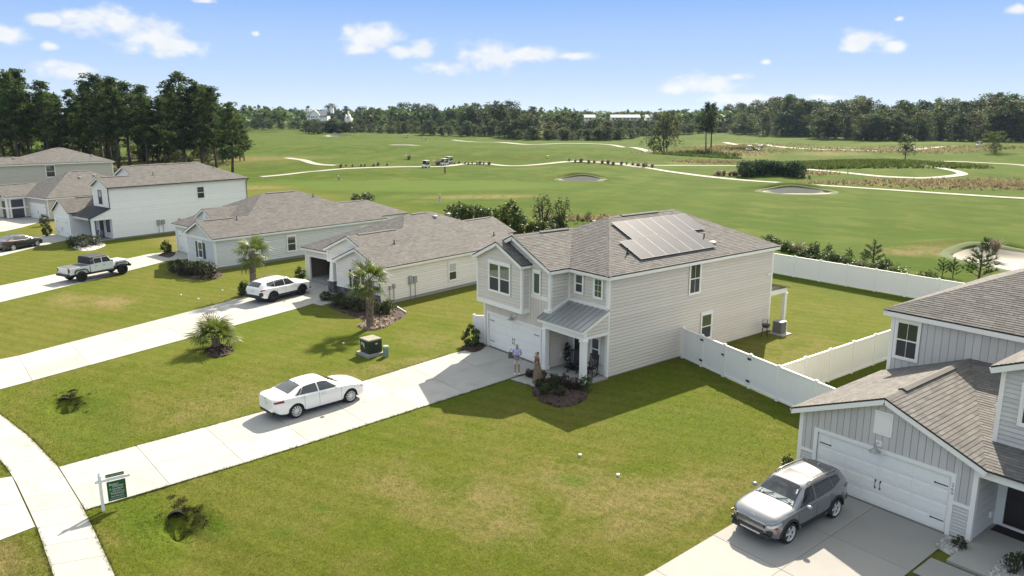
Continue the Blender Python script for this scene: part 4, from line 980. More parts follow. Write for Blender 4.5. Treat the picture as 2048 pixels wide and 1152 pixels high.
def shutter(parent, wall, u, z, w, h):
    mb = MB(); mb.box(0, w, -0.035, 0, 0, h)
    k = int(h / 0.09)
    for i in range(k): mb.box(0.05, w - 0.05, -0.045, -0.035, 0.05 + i * (h - 0.1) / k, 0.05 + (i + 0.6) * (h - 0.1) / k)
    return mb.build('shutter', BLACK, parent, loc=wall.p(u, z, 0.02), rz=wall.rz)
def hip_planes(xl, xr, yf, yb, z, sl):
    k = (xr - xl) / 2; xm = (xl + xr) / 2; zr = z + sl * k
    return k, xm, zr

# ================================================================== cream bungalow with the open garage
def cream_bungalow():
    H = thing('bungalow', 'cream bungalow with its garage door open and bicycles inside', 'house', (-22.2, -1.19, 0), R(10))
    S = SID_C; ze = 2.92; zt = 2.84; sl = 0.42; xr, xl, yf, yb = 0.3, -12.5, 1.1, 16.9; k, xm, zr = hip_planes(xl, xr, yf, yb, ze, sl)
    zp = lambda x: ze + sl * (xr - x)
    side = Wall((0, -0.35), (0, 16.6)); lapwall(H, side, [(0, 0.22), (16.95, 0.22), (16.95, zt), (0, zt)], S, label='long cream side wall')
    lapwall(H, Wall((0, 16.6), (-12.2, 16.6)), [(0, 0.2), (12.2, 0.2), (12.2, zt), (0, zt)], S)
    lapwall(H, Wall((-12.2, 16.6), (-12.2, 1.4)), [(0, 0.2), (15.2, 0.2), (15.2, zt), (0, zt)], S)
    # wing
    wg = Wall((-5.3, -0.35), (0, -0.35)); pk = zp(-2.6) - 0.09
    lapwall(H, wg, [(0, 0.82), (5.3, 0.82), (5.3, zt), (2.7, pk), (0, zt)], S, label='gabled front wing')
    c = MB(); wg.core(c, [(0, 0.0), (5.3, 0.0), (5.3, 0.80), (0, 0.80)]); sv = c.build('stone_base', STONE, H)
    stn = MB(); z = 0.02
    while z < 0.74:
        u = rnd.uniform(-0.2, 0); h = rnd.choice((0.12, 0.16, 0.2))
        h = min(h, 0.78 - z)
        while u < 5.3:
            w = rnd.uniform(0.18, 0.5); a, b = max(u, 0.0), min(u + w - 0.02, 5.3)
            if b - a > 0.04: q = [wg.p(a, z, 0), wg.p(b, z, 0), wg.p(b, z, rnd.uniform(0.03, 0.07)), wg.p(a, z, rnd.uniform(0.03, 0.07))]; stn.hexa(q + [(x, y, z + h - 0.02) for x, y, _ in q], 0, rnd.random())
            u += w
        z += h
    stn.build('stones', STONE, sv)['kind'] = 'stuff'
    lapwall(H, Wall((-5.3, 2.0), (-5.3, -0.35)), [(0, 0.1), (2.35, 0.1), (2.35, zt), (0, zt)], S)
    ent = Wall((-6.6, 2.0), (-5.3, 2.0)); lapwall(H, ent, [(0, 0.1), (1.3, 0.1), (1.3, zt), (0, zt)], S)
    d = MB(); d.box(0, 0.9, -0.04, 0, 0, 2.05); d.build('front_door', DARKDOOR, H, loc=ent.p(0.25, 0.12, 0.03), rz=ent.rz)
    t = MB(); wg.trim(t, -0.036, 5.336, 0.78, 0.88, d=0.08); wg.trim(t, -0.036, 0.11, 0.88, zt); wg.trim(t, 5.19, 5.336, 0.88, zt)
    side.trim(t, 0.005, 0.10, 0.2, zt); side.trim(t, 16.85, 16.986, 0.2, zt)
    # garage front with open door
    gr = Wall((-12.2, 1.4), (-6.6, 1.4)); o0, o1 = 0.62, 5.42
    c = MB()
    for q in ([(0, 0.05), (o0, 0.05), (o0, zt), (0, zt)], [(o1, 0.05), (5.6, 0.05), (5.6, zt), (o1, zt)], [(o0, 2.16), (o1, 2.16), (o1, zt), (o0, zt)]): gr.core(c, q)
    gw = c.build('wall', S, H, label='garage front around the open door')
    sg = MB(); gr.lap(sg, [(0, 0.1), (o0 - 0.1, 0.1), (o0 - 0.1, zt), (0, zt)]); gr.lap(sg, [(o0 - 0.1, 2.28), (5.6, 2.28), (5.6, zt), (o0 - 0.1, zt)]); sg.build('siding', S, gw)['kind'] = 'stuff'
    gr.trim(t, o0 - 0.11, o0, 0.02, 2.27); gr.trim(t, o1, o1 + 0.11, 0.02, 2.27); gr.trim(t, o0, o1, 2.15, 2.27); gr.trim(t, -0.036, 0.09, 0.02, zt)
    room = MB(); G_ = 1
    x0, x1, y0, y1 = -11.95, -6.72, 1.53, 7.4
    room.box(x0, x1, y1, y1 + 0.1, 0, 2.7); room.box(x0 - 0.1, x0, y0, y1, 0, 2.7); room.box(x1, x1 + 0.08, y0, y1, 0, 2.7); room.box(x0, x1, y0, y1, 2.72, 2.78); room.box(x0, x1, 1.42, y1, -0.05, 0.032, 1)
    room.build('garage_room', [mat('garage_plaster', (0.20, 0.155, 0.125), 0.9), CONCD], H)
    sh = MB(); sh.box(x0 + 0.1, x0 + 3.2, y1 - 0.5, y1 - 0.05, 1.75, 1.79); sh.box(x0 + 0.1, x0 + 0.15, y1 - 0.5, y1 - 0.05, 0, 1.75); sh.build('shelf', BLACK, H)
    od = MB()
    for i in range(4): od.box(-11.5, -6.85, 1.7 + i * 0.56, 2.24 + i * 0.56, 2.60, 2.64)
    od.build('raised_garage_door', DOORW, H)
    # porch column, beam and cross gable above it
    cb = MB(); cb.box(-6.62, -5.96, -0.30, 0.36, 0, 1.0); sc_ = cb.build('column_base', STONE, H)
    stn = MB()
    for zz in np.arange(0.02, 0.95, 0.16):
        for (ax, fx) in (('y', -0.30), ('x', -5.96), ('y2', 0.36)):
            u = 0.0
            while u < 0.62:
                w = min(rnd.uniform(0.16, 0.36), 0.66 - u); o_ = rnd.uniform(0.02, 0.05); tt = rnd.random()
                if ax == 'y': stn.box(-6.62 + u, -6.62 + u + w - 0.02, -0.30 - o_, -0.295, zz, zz + 0.14, 0, tt)
                elif ax == 'x': stn.box(-5.965, -5.96 + o_, -0.30 + u, -0.30 + u + w - 0.02, zz, zz + 0.14, 0, tt)
                u += w
    stn.build('stones', STONE, sc_)['kind'] = 'stuff'
    cc = MB(); cc.hexa([(-6.56, -0.24, 1.06), (-6.02, -0.24, 1.06), (-6.02, 0.30, 1.06), (-6.56, 0.30, 1.06), (-6.47, -0.15, 2.5), (-6.11, -0.15, 2.5), (-6.11, 0.21, 2.5), (-6.47, 0.21, 2.5)]); cc.box(-6.66, -5.92, -0.34, 0.40, 1.0, 1.06); cc.build('porch_column', TRIM, H)
    gx, gz, gl, gle = -4.25, zp(-4.25), -7.3, 3.55
    bm = MB(); bm.box(-7.1, -5.33, 0.0, 0.24, 2.48, 2.78); bm.box(-7.1, -6.86, 0.24, 1.38, 2.48, 2.78); bm.build('porch_beam', TRIM, H)
    g2 = Wall((-7.05, 0.06), (-1.5, 0.06)); lapwall(H, g2, [(0, 2.78), (5.5, 2.78), (5.5, 3.6), (2.8, gz - 0.09), (0, gle + 0.03)], S)
    lapwall(H, Wall((-7.05, 2.6), (-7.05, 0.06)), [(0, 2.92), (2.54, 2.78), (2.54, gle), (0, gle)], S)
    g2.trim(t, -0.036, 0.10, 2.78, gle + 0.03)
    trims(H, t, 'corner_trim')
    # roof
    a1, a2 = yf + k, yb - k; yw, yg = -0.66, -0.14
    rp = [[(xr, yw, ze), (xr, yb, ze), (xm, a2, zr), (xm, a1, zr), (gx, yf + (gz - ze) / sl, gz), (gx, yg, gz), (-2.6, yg, zp(-2.6)), (-2.6, yw, zp(-2.6))]]
    rp = [[(xr, yw, ze), (xr, yg, ze), (-2.6, yg, zp(-2.6)), (-2.6, yw, zp(-2.6))], [(xr, yg, ze), (xr, yb, ze), (xm, a2, zr), (xm, a1, zr), (gx, yf + (gz - ze) / sl, gz), (gx, yg, gz)],
          [(-5.5, yw, ze), (-2.6, yw, zp(-2.6)), (-2.6, 0.05, zp(-2.6)), (-5.5, 0.05, ze)],
          [(gl, yg, gle), (gx, yg, gz), (gx, yf + (gz - ze) / sl, gz), (gl, yf + (gle - ze) / sl, gle)],
          [(xl, yf, ze), (gl - 0.02, yf, ze), (gl - 0.02, yf + (gle - ze) / sl, gle), (xm, a1, zr)], [(gl, yf + (gle - ze) / sl, gle), (gx, yf + (gz - ze) / sl, gz), (xm, a1, zr)],
          [(xl, yb, ze), (xl, yf, ze), (xm, a1, zr), (xm, a2, zr)], [(xr, yb, ze), (xl, yb, ze), (xm, a2, zr)]]
    rf = roof(H, rp)
    # rear porch
    ry = 20.0; rx0, rx1 = -10.2, -4.3; rm = (rx0 + rx1) / 2; rz_ = ze + 0.42 * 2.95; yy = yb - (rz_ - ze) / sl
    roof(H, [[(rx1, ry, ze), (rm, ry - 0.1, rz_), (rm, yy, rz_), (rx1, yb, ze)], [(rx0, ry, ze), (rm, ry - 0.1, rz_), (rm, yy, rz_), (rx0, yb, ze)]], name='rear_porch_roof')
    rb = MB(); rb.box(rx1 - 0.45, rx1 - 0.2, 16.7, ry - 0.2, 2.45, ze - 0.08); rb.box(rx1 - 0.42, rx1 - 0.2, ry - 0.42, ry - 0.2, 0, 2.45); rb.box(rx0 + 0.2, rx0 + 0.42, ry - 0.42, ry - 0.2, 0, 2.45); rb.box(rx0 + 0.2, rx1 - 0.45, ry - 0.42, ry - 0.2, 2.45, ze - 0.08); rb.build('rear_porch_frame', TRIM, H)
    cp = MB(); ridge_cap(cp, (xl, yf, ze), (xm, a1, zr)); ridge_cap(cp, (xm, a1, zr), (xm, a2, zr)); ridge_cap(cp, (xr, yb, ze), (xm, a2, zr)); cp.build('ridge_cap', ROOF, rf)['kind'] = 'stuff'
    fs = MB(); fascia(fs, (xr - 0.02, yw, ze), (xr - 0.02, yb, ze)); fascia(fs, (xl, yf + 0.02, ze), (gl - 0.05, yf + 0.02, ze))
    for (a, b) in (((xr, yw + 0.015, ze + 0.01), (-2.6, yw + 0.015, zp(-2.6) + 0.01)), ((-5.5, yw + 0.015, ze + 0.01), (-2.6, yw + 0.015, zp(-2.6) + 0.01)), ((gl, yg + 0.015, gle + 0.01), (gx, yg + 0.015, gz + 0.01)), ((gx, yg + 0.015, gz + 0.01), (-2.6, yg + 0.015, zp(-2.6) + 0.03))): fascia(fs, a, b, 0.18)
    fs.box(0.0, xr - 0.03, yw, yb, ze - 0.235, ze - 0.22); fs.build('fascia', TRIM, H)
    ridge_vent(H, (gx, 1.0, gz), (gx, 4.8, gz)); ridge_vent(H, (xm, a1 + 0.7, zr), (xm, a2 - 0.6, zr)); ridge_vent(H, (rm, yy + 0.5, rz_), (rm, ry - 0.6, rz_))
    for (x, y) in ((-2.35, 3.1), (-1.3, 13.6)): vent_pipe(H, (x, y, zp(x)))
    for (x, y) in ((-5.2, 10.2), (-5.3, 11.9)): roof_cap(H, (x, y, zp(x)))
    window(H, wg, 1.95, 0.90, 1.15, 1.5, glass=GLASS, head=0.16); shutter(H, wg, 1.62, 0.92, 0.30, 1.40); shutter(H, wg, 3.13, 0.92, 0.30, 1.40)
    window(H, side, 7.0, 0.72, 1.02, 1.66, glass=BLIND, low=GLASS)
    util_box(H, side, 1.15, 1.15, 0.20, 0.34); util_box(H, side, 0.78, 1.1, 0.13, 0.3, conduit=True); util_box(H, side, 2.75, 1.2, 0.32, 0.66, name='breaker_box'); util_box(H, side, 3.25, 1.25, 0.30, 0.5)
    f = MB(); f.box(-12.15, -0.03, 1.45, 16.55, -0.1, 0.24); f.box(-5.25, -0.03, -0.3, 1.5, -0.1, 0.24); f.box(0.0 - 0.02, 0.012, -0.3, 16.55, -0.1, 0.215); f.build('foundation', CONCD, H)
    ps = MB(); ps.box(-6.7, -5.32, -0.6, 2.0, -0.05, 0.08); ps.build('porch_slab', CONCD, H)
    barn_light(H, gr, 4.95, 2.52, BLACK)
    return H
cream_bungalow()

# ================================================================== blue-grey bungalow with the gabled wing
def blue_bungalow():
    H = thing('bungalow', 'blue-grey bungalow with dark shutters and two small front gables', 'house', (-43.6, -6.7, 0), R(9))
    S = SID_D; ze = 2.95; zt = 2.87; sl = 0.45; xr, xl, yf, yb = 0.3, -13.2, 2.0, 19.8; k, xm, zr = hip_planes(xl, xr, yf, yb, ze, sl)
    zp = lambda x: ze + sl * (xr - x)
    side = Wall((0, 0), (0, 19.5)); lapwall(H, side, [(0, 0.22), (19.5, 0.22), (19.5, zt), (0, zt)], S, label='long blue-grey side wall')
    lapwall(H, Wall((0, 19.5), (-12.9, 19.5)), [(0, 0.2), (12.9, 0.2), (12.9, zt), (0, zt)], S)
    lapwall(H, Wall((-12.9, 19.5), (-12.9, 2.3)), [(0, 0.2), (17.2, 0.2), (17.2, zt), (0, zt)], S)
    gpx = -2.75; gz = zp(gpx)
    wg = Wall((-5.5, 0), (0, 0)); lapwall(H, wg, [(0, 0.2), (5.5, 0.2), (5.5, 2.62), (0, 2.62)], S)
    battenwall(H, wg, [(0, 2.86), (5.5, 2.86), (2.75, gz - 0.1)], S, 0.25, label='small board and batten gable')
    lapwall(H, Wall((-5.5, 2.3), (-5.5, 0)), [(0, 0.2), (2.3, 0.2), (2.3, zt), (0, zt)], S)
    gr = Wall((-12.9, 2.3), (-5.5, 2.3)); lapwall(H, gr, [(0, 0.1), (7.4, 0.1), (7.4, zt), (0, zt)], S)
    garage_door(H, gr, 0.7, 4.877, off=0.055, single=False)
    t = MB(); gr.trim(t, 0.58, 0.70, 0.02, 2.28, d=0.075); gr.trim(t, 0.7, 5.58, 2.15, 2.28, d=0.075); gr.trim(t, 5.58, 5.7, 0.02, 2.28, d=0.075); gr.trim(t, -0.036, 0.09, 0.1, zt)
    wg.trim(t, -0.036, 0.12, 0.1, zt); wg.trim(t, 5.36, 5.54, 0.1, zt, d=0.04); wg.trim(t, 0.12, 5.36, 2.62, 2.86, d=0.075); side.trim(t, 0.005, 0.11, 0.1, zt); side.trim(t, 19.4, 19.5, 0.1, zt)
    # dormer gable
    dx, dy = -7.0, 2.75; dpk = 4.92; dw = 1.75
    dg = Wall((dx - dw, dy), (dx + dw, dy)); battenwall(H, dg, [(0, 3.25), (2 * dw, 3.25), (2 * dw, 4.0), (dw, dpk - 0.08), (0, 4.0)], S, 0.24, label='dormer gable with a white vent')
    dg.trim(t, -0.03, 0.09, 3.2, 4.0); dg.trim(t, dw - 0.24, dw + 0.16, 3.5, 4.45, d=0.075)
    trims(H, t, 'corner_trim')
    a1, a2 = yf + k, yb - k; yw = -0.3; vy = yf + (gz - ze) / sl; dy2 = yf + (dpk - ze) / sl; dey = yf + (4.0 - ze) / sl
    rp = [[(xr, yw, ze), (xr, yb, ze), (xm, a2, zr), (xm, a1, zr), (gpx, vy, gz), (gpx, yw, gz)], [(-5.8, yw, ze), (gpx, yw, gz), (gpx, vy, gz), (-5.8, yf, ze)],
          [(xl, yf, ze), (-5.8, yf, ze), (gpx, vy, gz), (xm, a1, zr)], [(xl, yb, ze), (xl, yf, ze), (xm, a1, zr), (xm, a2, zr)], [(xr, yb, ze), (xl, yb, ze), (xm, a2, zr)],
          [(dx - dw - 0.25, dy - 0.25, 3.93), (dx, dy - 0.25, dpk), (dx, dy2, dpk), (dx - dw - 0.25, dey, 3.93)], [(dx + dw + 0.25, dy - 0.25, 3.93), (dx, dy - 0.25, dpk), (dx, dy2, dpk), (dx + dw + 0.25, dey, 3.93)]]
    rf = roof(H, rp)
    cp = MB(); ridge_cap(cp, (xl, yf, ze), (xm, a1, zr)); ridge_cap(cp, (xm, a1, zr), (xm, a2, zr)); ridge_cap(cp, (gpx, yw, gz), (gpx, vy, gz)); cp.build('ridge_cap', ROOF, rf)['kind'] = 'stuff'
    fs = MB(); fascia(fs, (xr - 0.02, yw, ze), (xr - 0.02, yb, ze)); fascia(fs, (xl, yf + 0.02, ze), (-5.8, yf + 0.02, ze))
    for x in (-5.8, xr): fascia(fs, (x, yw + 0.015, ze + 0.01), (gpx, yw + 0.015, gz + 0.01), 0.18)
    for s in (-1, 1): fascia(fs, (dx + s * (dw + 0.25), dy - 0.235, 3.94), (dx, dy - 0.235, dpk + 0.01), 0.15)
    fs.box(0, xr - 0.03, yw, yb, ze - 0.235, ze - 0.22); fs.build('fascia', TRIM, H)
    # rear porch
    ry = 24.5; rx0, rx1 = -9.6, -1.6; rm = (rx0 + rx1) / 2; rz_ = ze + 0.36 * 4.0; yy = yb - (rz_ - ze) / sl
    roof(H, [[(rx1, ry, ze), (rm, ry - 3.0, rz_), (rm, yy, rz_), (rx1, yb, ze)], [(rx0, ry, ze), (rm, ry - 3.0, rz_), (rm, yy, rz_), (rx0, yb, ze)], [(rx0, ry, ze), (rx1, ry, ze), (rm, ry - 3.0, rz_)]], name='rear_porch_roof')
    rb = MB(); rb.box(rx1 - 0.45, rx1 - 0.2, 19.6, ry - 0.2, 2.45, ze - 0.08); rb.box(rx0 + 0.2, rx1 - 0.2, ry - 0.42, ry - 0.2, 2.45, ze - 0.08)
    for (x, y) in ((rx1 - 0.45, ry - 0.42), (rx0 + 0.2, ry - 0.42), (rx1 - 0.45, 19.55)): rb.box(x, x + 0.25, y, y + 0.22, 0, 2.45)
    rb.build('rear_porch_frame', TRIM, H)
    ridge_vent(H, (xm, a1 + 0.5, zr), (xm, a2 - 0.5, zr)); ridge_vent(H, (gpx, 0.6, gz), (gpx, 3.6, gz)); ridge_vent(H, (rm, yy + 0.6, rz_), (rm, ry - 3.4, rz_))
    vent_pipe(H, (-2.3, 3.6, zp(-2.3))); vent_pipe(H, (-5, 14, zp(-5)))
    window(H, wg, 2.28, 0.78, 0.94, 1.74); shutter(H, wg, 1.84, 0.84, 0.40, 1.5); shutter(H, wg, 3.26, 0.84, 0.40, 1.5)
    window(H, side, 7.4, 0.72, 1.10, 1.72, glass=GLASS, low=SCREEN); window(H, side, 16.2, 0.72, 1.10, 1.72, glass=BLIND, low=BLIND)
    f = MB(); f.box(-12.85, 0.012, 2.35, 19.45, -0.1, 0.215); f.box(-5.45, 0.012, 0.03, 2.3, -0.1, 0.215); f.build('foundation', mat('grey_foundation', (0.2, 0.2, 0.2), 0.9), H)
    return H
blue_bungalow()

# ================================================================== white farmhouse
def white_house():
    H = thing('white_farmhouse', 'white two-storey farmhouse with dark gutters and a dark porch roof', 'house', (-69.1, -10.3, 0), R(13))
    S = SID_E; ze = 5.95; zt = 5.87; sl = 0.46; xr, xl = 0.3, -8.6; xm = -4.15; zr = ze + sl * 4.45; yb = 18.3
    zp = lambda x: ze + sl * (xr - x)
    side = Wall((0, 0.3), (0, 18.0)); lapwall(H, side, [(0, 0.15), (17.7, 0.15), (17.7, zt), (0, zt)], S, label='long white side wall')
    lapwall(H, Wall((0, 18), (-8.3, 18)), [(0, 0.15), (8.3, 0.15), (8.3, zt), (0, zt)], S)
    lapwall(H, Wall((-8.3, 18), (-8.3, 4.3)), [(0, 0.15), (13.7, 0.15), (13.7, zt), (0, zt)], S)
    fr = Wall((-8.3, 4.3), (0, 4.3)); lapwall(H, fr, [(0, 2.5), (8.3, 2.5), (8.3, zt), (4.15, zr - 0.09), (0, zt)], S, label='upper front gable')
    bp = Wall((-4.0, 0.3), (0, 0.3)); bz = ze + sl * 2.3; bm_ = -2.0
    lapwall(H, bp, [(0, 0.1), (4.0, 0.1), (4.0, zt), (2.0, bz - 0.09), (0, zt)], S, label='narrow gabled front')
    lapwall(H, Wall((-4.0, 4.3), (-4.0, 0.3)), [(0, 2.5), (4.0, 2.5), (4.0, zt), (0, zt)], S)
    gx0, gx1, gy = -9.1, -4.9, -2.2; gze, gpk = 2.95, 4.45; gm_ = -7.0
    gw = Wall((gx0, gy), (gx1, gy)); lapwall(H, gw, [(0, 0.1), (4.2, 0.1), (4.2, gze - 0.05), (2.1, gpk - 0.1), (0, gze - 0.05)], S, label='white garage gable')
    lapwall(H, Wall((gx1, gy), (gx1, 4.3)), [(0, 0.1), (6.5, 0.1), (6.5, gze - 0.05), (0, gze - 0.05)], S)
    lapwall(H, Wall((gx0, 4.3), (gx0, gy)), [(0, 0.1), (6.5, 0.1), (6.5, gze - 0.05), (0, gze - 0.05)], S)
    garage_door(H, gw, 0.55, 3.1, 2.134, 4, 6, off=0.055, single=False)
    t = MB(); gw.trim(t, 0.43, 0.55, 0.02, 2.26, d=0.075); gw.trim(t, 3.65, 3.77, 0.02, 2.26, d=0.075); gw.trim(t, 0.55, 3.65, 2.14, 2.26, d=0.075); gw.trim(t, -0.036, 0.1, 0.1, gze - .05); gw.trim(t, 4.1, 4.236, 0.1, gze - .05)
    trims(H, t, 'corner_trim')
    a2 = yb - 4.45; yf = 4.0; yw = 0.0
    vy = None
    rp = [[(xr, yw, ze), (xr, yb, ze), (xm, a2, zr), (xm, yf, zr), (bm_, yf, bz), (bm_, yw, bz)], [(-4.3, yw, ze), (bm_, yw, bz), (bm_, 4.3, bz), (-4.3, 4.3, ze)],
          [(xl, yb, ze), (xl, yf, ze), (xm, yf, zr), (xm, a2, zr)], [(xr, yb, ze), (xl, yb, ze), (xm, a2, zr)]]
    rf = roof(H, rp)
    roof(H, [[(gx1 + 0.3, gy - 0.3, gze), (gm_, gy - 0.3, gpk), (gm_, 4.28, gpk), (gx1 + 0.3, 4.28, gze)], [(gx0 - 0.3, gy - 0.3, gze), (gm_, gy - 0.3, gpk), (gm_, 4.28, gpk), (gx0 - 0.3, 4.28, gze)]], name='garage_roof')
    cp = MB(); ridge_cap(cp, (xm, yf, zr), (xm, a2, zr)); ridge_cap(cp, (xr, yb, ze), (xm, a2, zr)); cp.build('ridge_cap', ROOF, rf)['kind'] = 'stuff'
    pr = MB(); pr.prism([(-4.65, -1.95, 2.72), (0.14, -1.95, 2.72), (0.14, 0.27, 3.62), (-4.65, 0.27, 3.62)], (0, 0, -0.07)); po = pr.build('porch_roof', DARKEDGE, H)
    x = -4.63
    while x < 0.14: s_ = MB(); s_.beam((x, -1.95, 2.74), (x, 0.27, 3.64), 0.03, 0.04); s_.build('seam', DARKEDGE, po); x += 0.42
    ew = Wall((0.02, -1.9), (0.02, 0.3)); lapwall(H, ew, [(0, 2.35), (2.2, 2.35), (2.2, 3.5), (0, 2.62)], S)
    pb = MB(); pb.box(-4.9, 0.0, -1.88, -1.65, 2.35, 2.65); pb.build('porch_beam', TRIM, H)
    pc = MB(); pc.box(-0.3, 0.0, -1.9, -1.6, 0.08, 2.35); pc.build('porch_column', TRIM, H)
    ps = MB(); ps.box(-4.88, 0.1, -2.0, 0.3, -0.05, 0.08); ps.build('porch_slab', CONCD, H)
    d = MB(); d.box(0, 0.92, -0.04, 0, 0, 2.05); d.build('front_door', DARKDOOR, H, loc=bp.p(1.0, 0.1, 0.03), rz=bp.rz)
    # dark gutters and downspouts
    gt = MB(); gt.beam((xr + 0.02, yw, ze - 0.04), (xr + 0.02, yb, ze - 0.04), 0.09, 0.11); gt.beam((-4.65, -1.99, 2.68), (0.16, -1.99, 2.68), 0.1, 0.11)
    gt.beam((gx0 - 0.33, gy - 0.3, gze - 0.05), (gx0 - 0.33, 4.2, gze - 0.05), 0.09, 0.1)
    gt.build('gutter', BLACK, H)
    for pth in ([(xr, 0.15, ze - 0.1), (0.1, 0.2, ze - 0.45), (0.1, 0.2, 3.7)], [(xr, yb - 0.2, ze - 0.1), (0.08, yb - 0.4, ze - 0.5), (0.08, yb - 0.4, 0.1)], [(-0.5, -2.0, 2.65), (-0.5, -1.95, 2.5), (-0.35, -1.93, 2.1), (-0.35, -1.93, 0.1)]):
        q = MB(); q.tube(pth, 0.05, 6); q.build('downspout', BLACK, H)
    for (a, b) in (((xr, yw + 0.01, ze), (bm_, yw + 0.01, bz)), ((-4.3, yw + 0.01, ze), (bm_, yw + 0.01, bz)), ((xl, yf + 0.01, ze), (xm, yf + 0.01, zr)), ((xm, yf + .01, zr), (bm_, yf + .01, bz)), ((gx0 - .3, gy - .29, gze), (gm_, gy - .29, gpk)), ((gx1 + .3, gy - .29, gze), (gm_, gy - .29, gpk))):
        fs = MB(); fascia(fs, a, b, 0.16); fs.build('fascia', TRIM, H)
    ridge_vent(H, (xm, yf + 1.0, zr), (xm, a2 - 0.5, zr)); ridge_vent(H, (bm_, 0.6, bz), (bm_, 3.8, bz)); ridge_vent(H, (gm_, -0.4, gpk), (gm_, 3.4, gpk))
    vent_pipe(H, (-1.8, 6.6, zp(-1.8))); vent_pipe(H, (-2.6, 15.0, zp(-2.6)))
    window(H, bp, 1.5, 3.95, 0.8, 1.6, fm=BLACK, glass=BLIND, low=GLASS, casing=0.05, head=0.06)
    window(H, side, 10.6, 3.75, 1.12, 1.7, glass=GLASS, low=GLASS); window(H, side, 10.9, 0.9, 1.1, 1.5, glass=BLIND, low=GLASS)
    window(H, bp, 2.7, 0.8, 0.8, 1.5, fm=BLACK, glass=GLASS, low=GLASS, casing=0.05, head=0.06)
    util_box(H, side, 5.2, 1.1, 0.4, 0.62, name='breaker_box'); util_box(H, side, 5.75, 1.15, 0.42, 0.52); util_box(H, side, 7.9, 1.3, 0.25, 0.3, conduit=False)
    f = MB(); f.box(-8.25, 0.012, 0.35, 17.95, -0.1, 0.15); f.build('foundation', CONCD, H)
    return H
white_house()

# ================================================================== tan houses at the far left
def tan_bungalow():
    H = thing('bungalow', 'tan bungalow with a dark glazed entry left of the white farmhouse', 'house', (-92.6, -13.0, 0), R(15))
    S = SID_F; ze = 3.0; zt = 2.93; sl = 0.5; xr, xl, yf, yb = 0.3, -11.7, -0.3, 14.5; k, xm, zr = hip_planes(xl, xr, yf, yb, ze, sl)
    side = Wall((0, 0), (0, 14.2)); lapwall(H, side, [(0, 0.1), (14.2, 0.1), (14.2, zt), (0, zt)], S)
    fr = Wall((-6.06, 0), (0, 0)); lapwall(H, fr, [(0, 0.1), (6.06, 0.1), (6.06, zt), (0, zt)], S)
    wr = Wall((-6.06, -2.75), (-6.06, 0)); lapwall(H, wr, [(0, 0.1), (2.75, 0.1), (2.75, zt), (0, zt)], S)
    wf = Wall((-11.4, -2.75), (-6.06, -2.75)); lapwall(H, wf, [(0, 0.1), (5.34, 0.1), (5.34, zt), (0, zt)], S)
    lapwall(H, Wall((-11.4, 14.2), (-11.4, -2.75)), [(0, 0.1), (16.95, 0.1), (16.95, zt), (0, zt)], S); lapwall(H, Wall((0, 14.2), (-11.4, 14.2)), [(0, 0.1), (11.4, 0.1), (11.4, zt), (0, zt)], S)
    garage_door(H, fr, 0.6, 4.877, 2.134, 4, 8, off=0.055, single=False)
    t = MB(); fr.trim(t, 5.94, 6.096, 0.1, zt); fr.trim(t, 0.02, 0.1, 0.1, zt); wr.trim(t, -0.036, 0.12, 0.1, zt); wr.trim(t, 0.36, 0.56, 0.1, zt - 0.1); wr.trim(t, 2.1, 2.32, 0.1, zt - 0.1); wr.trim(t, 0.56, 2.1, 2.6, zt - 0.1); wr.trim(t, 0.12, 2.7, 1.35, 1.55, d=0.03); wf.trim(t, 5.22, 5.336, 0.1, zt); wf.trim(t, 0, 5.2, 1.35, 1.5)
    trims(H, t, 'corner_trim')
    g = MB(); g.box(0, 1.54, -0.03, 0, 0, 1.2); g.box(0, 1.54, -0.03, 0, 1.42, 2.45); g.build('glazed_entry', mat('dark_glass', (0.05, 0.052, 0.065), 0.15), H, loc=wr.p(0.56, 0.12, 0.02), rz=wr.rz)
    g = MB(); g.box(0, 0.9, -0.03, 0, 0, 1.2); g.box(0, 0.9, -0.03, 0, 1.4, 2.3); g.build('dark_window', MATS['dark_glass'], H, loc=wf.p(4.0, 0.12, 0.02), rz=wf.rz)
    a1, a2 = yf + k, yb - k; wz = ze + sl * 2.7
    rp = [[(xr, yf, ze), (xr, yb, ze), (xm, a2, zr), (xm, a1, zr)], [(xl, yb, ze), (xl, -3.05, ze), (-8.73, -3.05 + 0.0, ze + sl * 2.97), (-8.73, yf + 2.97, ze + sl * 2.97), (xm, a1, zr), (xm, a2, zr)], [(xr, yb, ze), (xl, yb, ze), (xm, a2, zr)],
          [(-5.76, yf, ze), (xr, yf, ze), (xm, a1, zr), (-8.73, yf + 2.97, ze + sl * 2.97)], [(-5.76, -3.05, ze), (-5.76, yf, ze), (-8.73, yf + 2.97, ze + sl * 2.97), (-8.73, -3.05, ze + sl * 2.97)]]
    roof(H, rp)
    fs = MB(); fascia(fs, (xr - .02, yf, ze), (xr - .02, yb, ze)); fascia(fs, (-5.76, yf + .02, ze), (xr, yf + .02, ze)); fascia(fs, (-5.78, -3.05, ze), (-5.78, yf, ze))
    for x in (xl, -5.76): fascia(fs, (x, -3.03, ze), (-8.73, -3.03, ze + sl * 2.97))
    fs.build('fascia', TRIM, H)
    ridge_vent(H, (xm, a1 + .6, zr), (xm, a2 - .3, zr)); ridge_vent(H, (-8.73, -2.2, ze + sl * 2.97), (-8.73, 1.2, ze + sl * 2.97))
    for (x, y) in ((-4.0, 6.4), (-4.3, 8.6)): roof_cap(H, (x, y, ze + sl * (xr - x)))
tan_bungalow()
